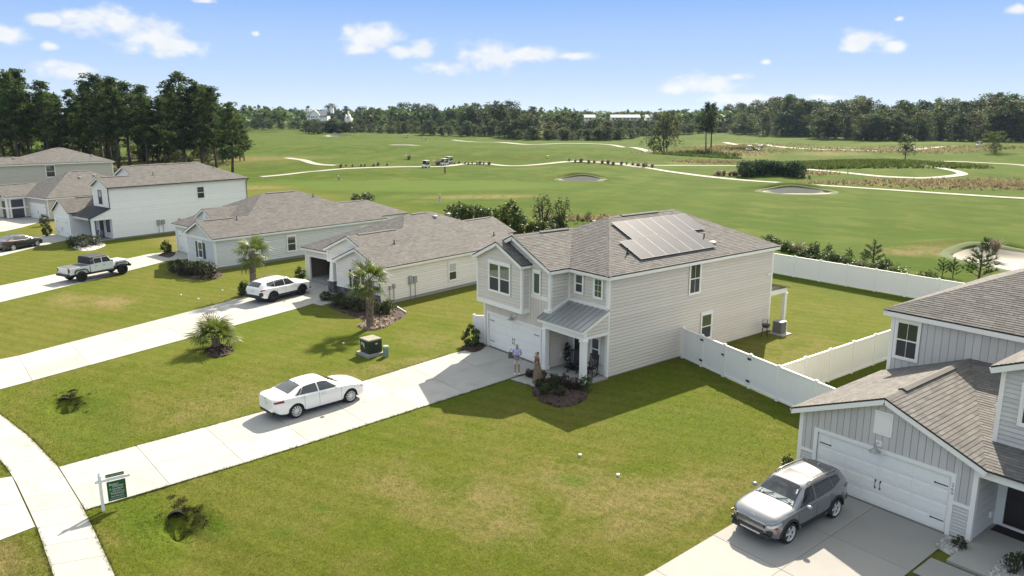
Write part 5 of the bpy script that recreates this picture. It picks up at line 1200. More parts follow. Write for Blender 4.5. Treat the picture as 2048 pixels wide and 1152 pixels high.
def tan_two_storey():
    H = thing('two_storey_house', 'tan two-storey house before the pine grove at the far left', 'house', (-124.8, 2.0, 0), R(4.5))
    S = SID_F; ze = 6.0; zt = 5.92
    L = 27.0; sl = 0.36
    side = Wall((0, -L), (0, 0)); lapwall(H, side, [(0, 0.1), (L, 0.1), (L, zt), (0, zt)], S, h=0.22)
    lapwall(H, Wall((0, 0), (-12, 0)), [(0, 0.1), (12, 0.1), (12, zt), (0, zt)], S, h=0.22); lapwall(H, Wall((-12, -L), (0, -L)), [(0, 0.1), (12, 0.1), (12, zt), (0, zt)], S, h=0.22)
    t = MB(); side.trim(t, L - 0.13, L + 0.03, 0.1, zt, d=0.075); trims(H, t, 'corner_trim')
    x0, x1, y0, y1 = -12.3, 0.3, -13.2, 0.3; k = 6.3; zr = ze + sl * k; xm = -6
    lz = ze + sl * 3.0
    roof(H, [[(x1, y0 - 1, ze), (x1, y1, ze), (xm, y1 - k, zr), (xm, y0 + 5.6, zr)], [(x0, y0, ze), (x0, y1, ze), (xm, y1 - k, zr), (xm, y0 + 5.6, zr)], [(x1, y1, ze), (x0, y1, ze), (xm, y1 - k, zr)], [(x1, y0 - 1, ze), (x0, y0 - 1, ze), (xm, y0 + 5.6, zr)],
             [(x1, -L - .3, ze), (x1, y0 + 4, ze), (-2.7, y0 + 4, lz), (-2.7, -L - .3, lz)], [(-5.7, -L - .3, ze), (-5.7, y0, ze), (-2.7, y0 + 4, lz), (-2.7, -L - .3, lz)]], cw=0.2)
    fs = MB(); fascia(fs, (x1 - .02, -L, ze), (x1 - .02, y1, ze), 0.2); fs.build('fascia', TRIM, H)
    ridge_vent(H, (xm, y0 + 6.0, zr), (xm, y1 - k - .3, zr)); ridge_vent(H, (-2.7, -L + 1, lz), (-2.7, y0 - 1, lz))
    window(H, side, L - 10.6, 3.6, 1.5, 2.2, glass=GLASS, low=GLASS)
    for (x, y) in ((-2.2, -2.6), (-2.0, -14.5)): roof_cap(H, (x, y, ze + sl * (0.3 - x)))
tan_two_storey()
# ------------------------------------------------------------------ cars
PAINTW = mat('white_paint', (0.84, 0.84, 0.82), 0.22, spec=0.5, coat=0.9)
PAINTS = mat('silver_paint', (0.26, 0.27, 0.285), 0.26, metal=0.6, coat=0.9)
PAINTD = mat('dark_grey_paint', (0.075, 0.068, 0.062), 0.25, metal=0.5, coat=0.9)
CARGLASS = mat('car_glass', (0.012, 0.016, 0.022), 0.03, spec=0.9, coat=0.5)
PLASTIC = mat('black_plastic', (0.022, 0.022, 0.024), 0.55)
RUBBER = mat('tyre_rubber', (0.016, 0.016, 0.017), 0.85)
ALLOY = mat('bright_alloy', (0.66, 0.66, 0.66), 0.4, metal=0.25)
REDL = mat('red_lamp', (0.28, 0.012, 0.014), 0.15, coat=0.6)
CLEARL = mat('clear_lamp', (0.62, 0.62, 0.62), 0.08, metal=0.3, coat=0.8)
AMBER = mat('amber_reflector', (0.55, 0.12, 0.01), 0.3)
PLATE = mat('licence_plate', (0.62, 0.64, 0.62), 0.5)
CHROME = mat('chrome', (0.7, 0.7, 0.7), 0.12, metal=1.0)

def prof(pts):
    xs = [p[0] for p in pts]; ys = [p[1] for p in pts]
    def f(x):
        if x <= xs[0]: return ys[0]
        if x >= xs[-1]: return ys[-1]
        for i in range(len(xs) - 1):
            if x <= xs[i + 1]:
                a, b, c, d = ys[max(i - 1, 0)], ys[i], ys[i + 1], ys[min(i + 2, len(ys) - 1)]
                xa, xb, xc, xd = xs[max(i - 1, 0)], xs[i], xs[i + 1], xs[min(i + 2, len(xs) - 1)]
                h = xc - xb; t = (x - xb) / h
                m0 = (c - a) / (xc - xa) if xc > xa else 0; m1 = (d - b) / (xd - xb) if xd > xb else 0
                if (b - a) * (c - b) <= 0: m0 = 0
                if (c - b) * (d - c) <= 0: m1 = 0
                return (2 * t ** 3 - 3 * t ** 2 + 1) * b + (t ** 3 - 2 * t ** 2 + t) * h * m0 + (-2 * t ** 3 + 3 * t ** 2) * c + (t ** 3 - t ** 2) * h * m1
    return f
class Car:
    def __init__(s, S):
        s.S = S; s.zb = prof(S['zb']); s.ys = prof(S['ys']); s.zbelt = prof(S['belt']); s.zt = prof(S['top']); s.yt = prof(S['yt'])
    def ring(s, x):
        S = s.S; zb, ys, ze, zt, yt = s.zb(x), s.ys(x), s.zbelt(x), s.zt(x), s.yt(x)
        zt = max(zt, ze + 0.012)
        gap = zt - ze; edge = ze + gap * (0.86 if gap > 0.12 else 0.6); yg = ys * 0.93
        yt = min(yt, yg - 0.01)
        p = [(0, zb), (ys * 0.80, zb), (ys * 0.965, zb + 0.07), (ys, zb + 0.42 * (ze - zb)), (ys * 0.992, zb + 0.78 * (ze - zb)), (ys * 0.965, ze - 0.015), (yg, ze + 0.008)]
        for k in (1 / 3, 2 / 3, 1.0):
            bow = 0.03 * math.sin(math.pi * k) * min(1, gap / 0.3)
            p.append((yg + (yt - yg) * k + bow, ze + 0.008 + (edge - ze - 0.008) * k))
        p += [(yt * 0.86, edge + (zt - edge) * 0.62), (yt * 0.5, edge + (zt - edge) * 0.93), (0, zt)]
        a = 0.0
        for xc in S['wheels']:
            d = S['arch'] ** 2 - (x - xc) ** 2
            if d > 0: a = max(a, S['wr'] + math.sqrt(d))
        if a:
            lim = p[5][1] - 0.05
            for i in range(5):
                if p[i][1] < a: p[i] = (p[i][0], min(a, lim - 0.03 * (4 - i)) if i > 1 else min(a, lim))
        return p
    def side(s, x, k):
        """point on the greenhouse side, k 0 at the belt, 1 at the roof edge"""
        r = s.ring(x); f = max(0, min(2.999, k * 3)); i = int(f); t = f - i
        a, b = r[6 + i], r[7 + i]; return Vector((x, a[0] + (b[0] - a[0]) * t, a[1] + (b[1] - a[1]) * t))
    def top(s, x, q):
        r = s.ring(x); pts = [r[12], r[11], r[10], r[9]]; xs = [0, 0.5, 0.86, 1.0]; a = abs(q)
        for i in range(3):
            if a <= xs[i + 1] + 1e-9:
                t = (a - xs[i]) / (xs[i + 1] - xs[i]); y = pts[i][0] + (pts[i + 1][0] - pts[i][0]) * t; z = pts[i][1] + (pts[i + 1][1] - pts[i][1]) * t; break
        return Vector((x, math.copysign(y, q), z))
    def flank(s, x, k):
        """point on the lower body side, k 0 at the sill, 1 at the belt"""
        r = s.ring(x); f = max(0, min(2.999, k * 3)); i = int(f); t = f - i
        a, b = r[2 + i], r[3 + i]; return Vector((x, a[0] + (b[0] - a[0]) * t, a[1] + (b[1] - a[1]) * t))
    def patch(s, fn, quad, off, nu=8, nv=5, mirror=False):
        """grid over a quad of parameters ((u,v) x4: a b c d around)"""
        mb = MB(); P = []
        def at_(i, j):
            u, v = i / nu, j / nv
            a = [quad[0][k] * (1 - u) + quad[1][k] * u for k in (0, 1)]; b = [quad[3][k] * (1 - u) + quad[2][k] * u for k in (0, 1)]
            return [a[k] * (1 - v) + b[k] * v for k in (0, 1)]
        for j in range(nv + 1):
            row = []
            for i in range(nu + 1):
                x, k = at_(i, j); e = 0.01
                p = fn(x, k); du = fn(x + e, k) - fn(x - e, k); dv = fn(x, k + e) - fn(x, k - e); n = du.cross(dv)
                if n.length < 1e-9: n = Vector((0, 0, 1))
                n.normalize()
                c = Vector((x, 0, 0.5))
                if n.dot(p - c) < 0: n = -n
                q = p + n * off
                if mirror: q = Vector((q.x, -q.y, q.z))
                row.append(q)
            P.append(row)
        n0 = 0
        for row in P: mb.v += [tuple(q) for q in row]
        w = nu + 1
        for j in range(nv):
            for i in range(nu): mb.f.append((j * w + i, j * w + i + 1, (j + 1) * w + i + 1, (j + 1) * w + i)); mb.m.append(0); mb.t.append(0.5)
        return mb
    def body(s, parent, paint, name='body'):
        S = s.S; L0, L1 = S['x0'], S['x1']
        xs = set(np.linspace(L0, L1, 46).tolist())
        for xc in S['wheels']:
            for a in np.linspace(-1, 1, 17): xs.add(xc + S['arch'] * math.sin(a * math.pi / 2) * 0.999)
        xs |= {L0 + 0.015, L0 + 0.04, L1 - 0.015, L1 - 0.04}
        xs = sorted(x for x in xs if L0 - 1e-6 <= x <= L1 + 1e-6); mb = MB(); n = 13
        for x in xs:
            r = s.ring(x); e = min(x - L0, L1 - x)
            k = 1.0 if e > 0.05 else 0.955 + 0.045 * math.sqrt(max(0, e) / 0.05)
            zc = (r[0][1] + r[12][1]) / 2
            r = [(y * k, zc + (z - zc) * k) for y, z in r]
            full = r + [(-y, z) for y, z in reversed(r[1:12])]
            mb.v += [(x, y, z) for y, z in full]
        m = 24
        for i in range(len(xs) - 1):
            for j in range(m):
                a = i * m + j; b = i * m + (j + 1) % m
                mt = 1 if (j < 2 or j >= 22) else 0
                mb.f.append((a, b, b + m, a + m)); mb.m.append(mt); mb.t.append(0.5)
        mb.f.append(tuple(range(m))); mb.m.append(0); mb.t.append(0.5)
        mb.f.append(tuple((len(xs) - 1) * m + j for j in reversed(range(m)))); mb.m.append(0); mb.t.append(0.5)
        o = mb.build(name, [paint, PLASTIC], parent, smooth=True)
        try: o.data.set_sharp_from_angle(angle=R(42))
        except Exception: pass
        return o
def wheel_parts(wr, width, spokes, rimmat, backmat, rim_r=0.66, style=0):
    ty = MB(); w = width / 2
    ty.lathe([(wr * rim_r, -w), (wr * 0.93, -w), (wr * 0.985, -w * 0.8), (wr, -w * 0.5), (wr, w * 0.5), (wr * 0.985, w * 0.8), (wr * 0.93, w), (wr * rim_r, w)], 28, axis='y', cap=False)
    r = MB(); R_ = wr * rim_r
    r.lathe([(0.001, 0.35 * w), (R_ * 0.93, 0.35 * w), (R_ * 0.93, 0.33 * w)], 24, axis='y', m=1)
    r.lathe([(R_ * 0.90, 0.5 * w), (R_ * 0.99, 1.02 * w), (R_ * 1.02, 1.02 * w), (R_ * 1.0, 0.5 * w)], 28, axis='y', cap=False)
    r.lathe([(0.001, 0.95 * w), (R_ * 0.2, 0.92 * w), (R_ * 0.24, 0.4 * w)], 14, axis='y', cap=False)
    for k in range(spokes):
        th = 2 * math.pi * k / spokes; c, s_ = math.cos(th), math.sin(th)
        wd = R_ * (0.13 if spokes > 7 else 0.20 if style == 0 else 0.15)
        def pt(rad, side, yy): return (c * rad - s_ * side, yy, s_ * rad + c * side)
        lo, hi = 0.62 * w, 0.92 * w
        r.hexa([pt(R_ * 0.15, -wd * 0.6, lo), pt(R_ * 0.95, -wd, lo), pt(R_ * 0.95, wd, lo), pt(R_ * 0.15, wd * 0.6, lo), pt(R_ * 0.15, -wd * 0.6, hi), pt(R_ * 0.95, -wd * 0.75, hi), pt(R_ * 0.95, wd * 0.75, hi), pt(R_ * 0.15, wd * 0.6, hi)])
    return ty.mesh('tyre', RUBBER, True), r.mesh('rim', [rimmat, backmat])
def add_wheels(root, S, tyre, rim, track):
    for xc in S['wheels']:
        for sgn in (1, -1):
            w = link('wheel', tyre, root, (xc, sgn * track, S['wr']), rot=(0, 0, 0 if sgn > 0 else math.pi)); link('rim', rim, w)
def box_part(root, name, m, c, size, rot=(0, 0, 0), bevel=0.01, parent=None):
    mb = MB(); x, y, z = size; mb.box(-x / 2, x / 2, -y / 2, y / 2, -z / 2, z / 2); o = mb.build(name, m, parent or root, bevel=bevel, loc=c); o.rotation_euler = rot; return o
def both(fn):
    for m_ in (False, True): fn(m_)
def mirror_part(root, x, y, z, m, sgn):
    mb = MB(); mb.lathe([(0.02, -0.10), (0.075, -0.06), (0.09, 0.02), (0.06, 0.09), (0.01, 0.10)], 10, axis='y'); o = mb.build('wing_mirror', m, root, smooth=True, loc=(x, sgn * y, z)); o.scale = (1.0, 1.1, 0.8); return o
def handles(root, C_, xs, k, m):
    for mir in (1, -1):
        for x in xs:
            p = C_.flank(x, k); mb = MB(); mb.box(-0.11, 0.11, -0.02, 0.02, -0.016, 0.016); mb.build('door_handle', m, root, bevel=0.008, loc=(p.x, mir * (p.y + 0.012), p.z))
def seams(root, C_, xs, k0=0.02, k1=0.98):
    for mir in (1, -1):
        for x in xs:
            pts = []
            for i in range(7):
                p = C_.flank(x + 0.0, k0 + (k1 - k0) * i / 6); pts.append((p.x, mir * (p.y + 0.002), p.z))
            mb = MB(); mb.tube(pts, 0.006, 4); mb.build('door_seam', PLASTIC, root)

def sedan(paint, label, loc, heading, spokes=10, rimm=None, S_=None, scale=1.0, name='sedan'):
    S = dict(x0=-2.42, x1=2.44, wheels=(-1.40, 1.42), wr=0.335, arch=0.385,
             zb=[(-2.42, 0.42), (-2.2, 0.30), (-1.8, 0.24), (1.9, 0.20), (2.25, 0.22), (2.44, 0.34)],
             ys=[(-2.42, 0.70), (-2.30, 0.83), (-2.0, 0.90), (-1.0, 0.925), (0.9, 0.92), (1.7, 0.905), (2.1, 0.84), (2.32, 0.70), (2.44, 0.52)],
             belt=[(-2.42, 0.98), (-2.2, 1.03), (-1.3, 1.00), (0.2, 0.95), (0.95, 0.935), (1.6, 0.88), (2.1, 0.77), (2.44, 0.62)],
             top=[(-2.42, 1.04), (-2.3, 1.095), (-1.85, 1.12), (-1.62, 1.17), (-1.15, 1.345), (-0.7, 1.425), (-0.1, 1.445), (0.30, 1.40), (0.75, 1.19), (1.12, 1.005), (1.7, 0.945), (2.15, 0.85), (2.36, 0.74), (2.44, 0.64)],
             yt=[(-2.42, 0.62), (-2.0, 0.74), (-1.6, 0.70), (-1.0, 0.60), (-0.3, 0.60), (0.3, 0.60), (0.9, 0.70), (1.3, 0.76), (2.1, 0.66), (2.44, 0.42)])
    if S_: S.update(S_)
    c = Car(S); root = thing(name, label, 'car', loc, heading); c.body(root, paint)
    c.patch(c.top, [(0.36, -0.93), (1.02, -0.96), (1.02, 0.96), (0.36, 0.93)], 0.008, 8, 10).build('windshield', CARGLASS, root, smooth=True)
    c.patch(c.top, [(-1.66, -0.90), (-0.98, -0.88), (-0.98, 0.88), (-1.66, 0.90)], 0.008, 8, 10).build('rear_window', CARGLASS, root, smooth=True)
    def win(m_):
        c.patch(c.side, [(0.84, 0.08), (-0.20, 0.06), (-0.20, 0.93), (0.28, 0.93)], 0.008, 8, 5, m_).build('side_window', CARGLASS, root, smooth=True)
        c.patch(c.side, [(-0.27, 0.06), (-1.20, 0.10), (-0.92, 0.90), (-0.27, 0.93)], 0.008, 8, 5, m_).build('side_window', CARGLASS, root, smooth=True)
        c.patch(c.side, [(-1.22, 0.11), (-1.42, 0.2), (-1.12, 0.78), (-0.96, 0.88)], 0.008, 4, 4, m_).build('quarter_window', CARGLASS, root, smooth=True)
        c.patch(c.flank, [(-2.395, 0.66), (-1.95, 0.74), (-2.0, 0.93), (-2.39, 0.92)], 0.010, 6, 4, m_).build('tail_light', REDL, root, smooth=True)
        c.patch(c.flank, [(2.405, 0.60), (1.98, 0.72), (2.02, 0.95), (2.38, 0.93)], 0.010, 6, 4, m_).build('headlight', CLEARL, root, smooth=True)
        c.patch(c.flank, [(1.0, 0.03), (-0.98, 0.03), (-0.98, 0.10), (1.0, 0.10)], 0.004, 6, 1, m_).build('sill_trim', PLASTIC if paint is not PAINTW else paint, root)
        mirror_part(root, 0.62, 1.02, 1.0, paint, -1 if m_ else 1)
    both(win)
    seams(root, c, (0.93, -0.23, -0.98)); handles(root, c, (-0.02, -1.05), 0.80, CHROME)
    box_part(root, 'licence_plate', PLATE, (-2.44, 0, 0.80), (0.02, 0.31, 0.16))
    box_part(root, 'trunk_badge', CHROME, (-2.43, 0, 0.965), (0.012, 0.13, 0.06))
    box_part(root, 'rear_diffuser', PLASTIC, (-2.36, 0, 0.36), (0.14, 1.25, 0.12), bevel=0.03)
    box_part(root, 'grille', PLASTIC, (2.425, 0, 0.46), (0.05, 1.0, 0.22), bevel=0.02)
    for s in (-1, 1):
        w = MB(); w.tube([c.top(1.06, s * 0.3 - 0.2) + Vector((0, 0, 0.02)), c.top(0.82, s * 0.3 + 0.18) + Vector((0, 0, 0.02))], 0.010, 5); w.build('wiper', PLASTIC, root)
    sk = MB(); sk.hexa([(-0.98, -0.02, 1.40), (-0.80, -0.02, 1.41), (-0.80, 0.02, 1.41), (-0.98, 0.02, 1.40), (-0.99, -0.006, 1.475), (-0.93, -0.006, 1.475), (-0.93, 0.006, 1.475), (-0.99, 0.006, 1.475)]); sk.build('roof_antenna', paint, root)
    ty, rm = wheel_parts(S['wr'], 0.21, spokes, rimm or ALLOY, PLASTIC, rim_r=0.70)
    add_wheels(root, S, ty, rm, 0.80)
    root.scale = (scale,) * 3
    return root
def head(dx, dy): return math.atan2(dy, dx)
sedan(PAINTW, 'white four-door sedan with bright alloy wheels on the long driveway', (-6.12, -14.15, 0.03), R(95.2), scale=1.045)
sedan(PAINTD, 'dark grey sedan parked at the left edge before the white farmhouse', (*(Vector(flat(52, 497)) + Vector((-0.62, -0.55))), 0.03), head(*(Vector(flat(80.7, 491.5)) - Vector(flat(24, 502)))), spokes=6, scale=1.03,
      S_=dict(top=[(-2.42, 1.04), (-2.3, 1.08), (-1.95, 1.11), (-1.62, 1.20), (-1.15, 1.37), (-0.7, 1.455), (-0.1, 1.47), (0.30, 1.42), (0.75, 1.22), (1.12, 1.03), (1.7, 0.965), (2.15, 0.87), (2.36, 0.76), (2.44, 0.66)]))

def crossover(paint, label, loc, heading, kind, scale=1.0):
    if kind == 'compact':
        S = dict(x0=-2.16, x1=2.18, wheels=(-1.32, 1.32), wr=0.345, arch=0.415,
                 zb=[(-2.16, 0.50), (-1.95, 0.34), (-1.6, 0.27), (1.7, 0.24), (2.05, 0.28), (2.18, 0.42)],
                 ys=[(-2.16, 0.72), (-2.05, 0.82), (-1.75, 0.885), (-0.8, 0.90), (0.9, 0.90), (1.6, 0.89), (1.90, 0.84), (2.07, 0.74), (2.18, 0.56)],
                 belt=[(-2.16, 1.10), (-1.7, 1.12), (-0.9, 1.05), (0.3, 1.01), (0.9, 1.0), (1.5, 0.965), (1.95, 0.89), (2.18, 0.80)],
                 top=[(-2.16, 1.16), (-2.02, 1.36), (-1.86, 1.50), (-1.4, 1.575), (-0.5, 1.62), (0.1, 1.60), (0.36, 1.545), (0.72, 1.30), (1.02, 1.115), (1.5, 1.06), (1.95, 0.965), (2.10, 0.89), (2.18, 0.82)],
                 yt=[(-2.16, 0.60), (-1.8, 0.60), (-1.2, 0.62), (0.0, 0.63), (0.4, 0.63), (0.9, 0.72), (1.2, 0.78), (1.95, 0.70), (2.18, 0.56)])
        ws = (0.34, 1.0); rwq = (-2.14, -1.90); bw = 0.04; rear = -1.62
    else:
        S = dict(x0=-2.42, x1=2.43, wheels=(-1.36, 1.38), wr=0.365, arch=0.425,
                 zb=[(-2.42, 0.50), (-2.2, 0.36), (-1.8, 0.30), (1.9, 0.27), (2.25, 0.30), (2.43, 0.44)],
                 ys=[(-2.42, 0.76), (-2.30, 0.85), (-2.0, 0.905), (-1.0, 0.925), (0.9, 0.925), (1.7, 0.915), (2.1, 0.88), (2.30, 0.78), (2.43, 0.64)],
                 belt=[(-2.42, 1.06), (-2.0, 1.08), (-1.2, 1.05), (0.2, 1.01), (0.95, 1.0), (1.6, 0.97), (2.1, 0.92), (2.43, 0.82)],
                 top=[(-2.42, 1.12), (-2.30, 1.28), (-2.02, 1.50), (-1.6, 1.585), (-0.7, 1.62), (0.0, 1.61), (0.32, 1.55), (0.72, 1.31), (1.06, 1.12), (1.7, 1.075), (2.1, 1.005), (2.33, 0.92), (2.43, 0.84)],
                 yt=[(-2.42, 0.64), (-2.0, 0.60), (-1.4, 0.62), (0.0, 0.63), (0.4, 0.63), (0.95, 0.73), (1.3, 0.79), (2.1, 0.72), (2.43, 0.55)])
        ws = (0.32, 1.02); rwq = (-2.34, -2.03); bw = -0.05; rear = -1.78
    c = Car(S); root = thing('crossover_car', label, 'car', loc, heading); c.body(root, paint)
    c.patch(c.top, [(ws[0], -0.93), (ws[1], -0.96), (ws[1], 0.96), (ws[0], 0.93)], 0.008, 8, 10).build('windshield', CARGLASS, root, smooth=True)
    c.patch(c.top, [(rwq[0], -0.9), (rwq[1], -0.9), (rwq[1], 0.9), (rwq[0], 0.9)], 0.010, 6, 10).build('rear_window', CARGLASS, root, smooth=True)
    def win(m_):
        c.patch(c.side, [(0.80, 0.08), (bw - 0.12, 0.06), (bw - 0.12, 0.93), (0.30, 0.93)], 0.008, 8, 5, m_).build('side_window', CARGLASS, root, smooth=True)
        c.patch(c.side, [(bw - 0.18, 0.06), (-1.12, 0.09), (-1.06, 0.91), (bw - 0.18, 0.93)], 0.008, 8, 5, m_).build('side_window', CARGLASS, root, smooth=True)
        c.patch(c.side, [(-1.16, 0.10), (rear, 0.42), (rear + 0.06, 0.85), (-1.10, 0.91)], 0.008, 4, 4, m_).build('quarter_window', CARGLASS, root, smooth=True)
        x0, x1 = S['x0'], S['x1']
        c.patch(c.flank, [(x0 + 0.03, 0.70), (x0 + 0.40, 0.80), (x0 + 0.36, 0.95), (x0 + 0.03, 0.96)], 0.012, 6, 4, m_).build('tail_light', REDL, root, smooth=True)
        c.patch(c.flank, [(x1 - 0.03, 0.60), (x1 - 0.40, 0.72), (x1 - 0.36, 0.90), (x1 - 0.03, 0.84)], 0.012, 6, 4, m_).build('headlight', CLEARL, root, smooth=True)
        c.patch(c.flank, [(0.92, 0.0), (-0.92, 0.0), (-0.92, 0.22), (0.92, 0.22)], 0.008, 6, 2, m_).build('sill_cladding', PLASTIC, root)
        for xc in S['wheels']:
            ar = MB(); sg = -1 if m_ else 1; P = []
            for k in range(15):
                th = math.pi * (k / 14); r0 = S['arch'] - 0.005; r1 = S['arch'] + 0.075
                x_, z_ = xc + math.cos(th) * r0, S['wr'] + math.sin(th) * r0; x2, z2 = xc + math.cos(th) * r1, S['wr'] + math.sin(th) * r1
                rr = c.ring(min(max(x2, S['x0']), S['x1'])); yy = max(q[0] for q in rr[1:6])
                P.append(((x_, sg * (yy + 0.018), z_), (x2, sg * (yy + 0.012), z2), (x2, sg * (yy - 0.08), z2), (x_, sg * (yy - 0.12), z_)))
            for a, b in zip(P, P[1:]):
                for i in range(4): ar.face([a[i], a[(i + 1) % 4], b[(i + 1) % 4], b[i]])
            ar.build('wheel_arch_trim', PLASTIC, root)
        mirror_part(root, 0.60, 1.03, 1.08, paint, -1 if m_ else 1)
        rl = MB(); sg = -1 if m_ else 1; pts = []
        for x in np.linspace(-1.55, 0.05, 7): p = c.top(float(x), 0.93); pts.append((p.x, sg * p.y, p.z + 0.06))
        p0_, p1_ = c.top(-1.6, 0.93), c.top(0.12, 0.93)
        rl.tube([(p0_.x, sg * p0_.y, p0_.z)] + pts + [(p1_.x, sg * p1_.y, p1_.z)], 0.020, 6); rl.build('roof_rail', PAINTS if kind == 'compact' else PLASTIC, root, smooth=True)
    both(win)
    seams(root, c, (0.90, bw - 0.15, -0.98)); handles(root, c, (0.05, -1.0), 0.84, paint)
    x0, x1 = S['x0'], S['x1']
    box_part(root, 'rear_bumper', PLASTIC, (x0 + 0.05, 0, 0.52), (0.20, 1.56, 0.26), bevel=0.05)
    box_part(root, 'licence_plate', PLATE, (x0 - 0.015, 0, 0.92), (0.02, 0.31, 0.16))
    box_part(root, 'front_bumper', PLASTIC, (x1 - 0.05, 0, 0.37), (0.16, 1.44, 0.15), bevel=0.05)
    if kind == 'compact':
        g = MB(); g.box(-0.03, 0.02, -0.54, 0.54, -0.065, 0.065)
        go = g.build('grille', PLASTIC, root, bevel=0.03, loc=(x1 - 0.005, 0, 0.70))
        for k in range(3): box_part(root, 'grille_bar', GALV, (0.024, 0, -0.04 + 0.04 * k), (0.008, 0.95, 0.010), bevel=0, parent=go)
        box_part(root, 'chrome_strip', CHROME, (x1 + 0.002, 0, 0.785), (0.02, 1.10, 0.020), bevel=0.004)
        box_part(root, 'lower_grille', PLASTIC, (x1 - 0.01, 0, 0.50), (0.05, 0.98, 0.10), bevel=0.02); box_part(root, 'skid_plate', ALLOY, (x1 + 0.01, 0, 0.40), (0.04, 0.75, 0.06), bevel=0.015)
        for s in (-1, 1): box_part(root, 'fog_light', PLASTIC, (x1 - 0.06, s * 0.66, 0.52), (0.10, 0.20, 0.13), bevel=0.02); box_part(root, 'side_marker', AMBER, (x1 - 0.20, s * 0.862, 0.66), (0.14, 0.02, 0.07), bevel=0.004)
        cu = bpy.data.curves.new('hood_badge', 'FONT'); cu.body = 'KIA'; cu.size = 0.11; cu.extrude = 0.004; cu.align_x = 'CENTER'; cu.materials.append(CHROME)
        me = text_mesh(cu); p = c.top(x1 - 0.07, 0); b = link('hood_badge', me, root, (p.x - 0.0, 0, p.z - 0.005), rot=(R(62), 0, R(90)))
        sr = c.patch(c.top, [(-0.42, -0.60), (0.10, -0.60), (0.10, 0.60), (-0.42, 0.60)], 0.006, 4, 6).build('sunroof', mat('sunroof_glass', (0.10, 0.10, 0.10), 0.12, coat=0.4), root, smooth=True)
        c.patch(c.top, [(-1.95, -0.86), (-1.32, -0.88), (-1.32, 0.88), (-1.95, 0.86)], 0.004, 5, 8).build('dark_roof_panel', mat('dark_roof_panel', (0.10, 0.10, 0.10), 0.4), root, smooth=True)
        st_ = MB(); p = c.top(0.62, 0.83); q = c.top(0.48, 0.80); st_.face([p + Vector((0, -0.02, 0.012)), p + Vector((0, 0.03, 0.012)), q + Vector((0, 0.03, 0.012)), q + Vector((0, -0.02, 0.012))]); st_.build('window_sticker', PLATE, root)
        tyre, rim = wheel_parts(S['wr'], 0.23, 5, ALLOY, PLASTIC, rim_r=0.72, style=1)
        sd_ = c.patch(c.top, [(0.84, -0.90), (0.99, -0.92), (0.99, 0.92), (0.84, 0.90)], 0.0095, 3, 8).build('dashboard_shade', mat('windscreen_shade', (0.40, 0.44, 0.42), 0.5), root, smooth=True)
    else:
        g = MB(); g.box(-0.03, 0.02, -0.5, 0.5, -0.10, 0.10); g.build('grille', PLASTIC, root, bevel=0.03, loc=(x1 - 0.005, 0, 0.70))
        for s in (-1, 1): box_part(root, 'bumper_cladding', PLASTIC, (x0 + 0.12, s * 0.74, 0.72), (0.26, 0.26, 0.30), bevel=0.06)
        for x in (-1.3, -0.1): 
            p = c.top(x, 0.9); r = MB(); r.tube([(x, -p.y, p.z + 0.05), (x, p.y, p.z + 0.05)], 0.02, 6); r.build('cross_bar', PLASTIC, root) if False else None
        tyre, rim = wheel_parts(S['wr'], 0.235, 6, mat('black_alloy', (0.035, 0.035, 0.037), 0.35, metal=0.5), PLASTIC, rim_r=0.64)
    for s in (-1, 1):
        w = MB(); w.tube([c.top(1.0, s * 0.35 - 0.25) + Vector((0, 0, 0.02)), c.top(0.86, s * 0.35 + 0.22) + Vector((0, 0, 0.02))], 0.010, 5); w.build('wiper', PLASTIC, root)
    sk = MB(); x = -1.5 if kind == 'compact' else -1.7; z = c.top(x, 0).z; sk.hexa([(x - 0.1, -0.03, z - 0.02), (x + 0.08, -0.03, z - 0.02), (x + 0.08, 0.03, z - 0.02), (x - 0.1, 0.03, z - 0.02), (x - 0.11, -0.008, z + 0.07), (x - 0.06, -0.008, z + 0.07), (x - 0.06, 0.008, z + 0.07), (x - 0.11, 0.008, z + 0.07)]); sk.build('roof_antenna', paint, root)
    add_wheels(root, S, tyre, rim, S['ys'][4][1] - 0.115)
    root.scale = (scale,) * 3
    return root
crossover(PAINTS, 'silver compact crossover with black trim on the driveway at the lower right', (14.72, -5.72, 0.03), R(-91.5), 'compact', scale=1.05)
crossover(PAINTW, 'white crossover wagon with black cladding before the open garage', (*(Vector(flat(576, 597.5)) + Vector((-0.86, -0.30))), 0.03), R(109.5), 'wagon', scale=1.06)

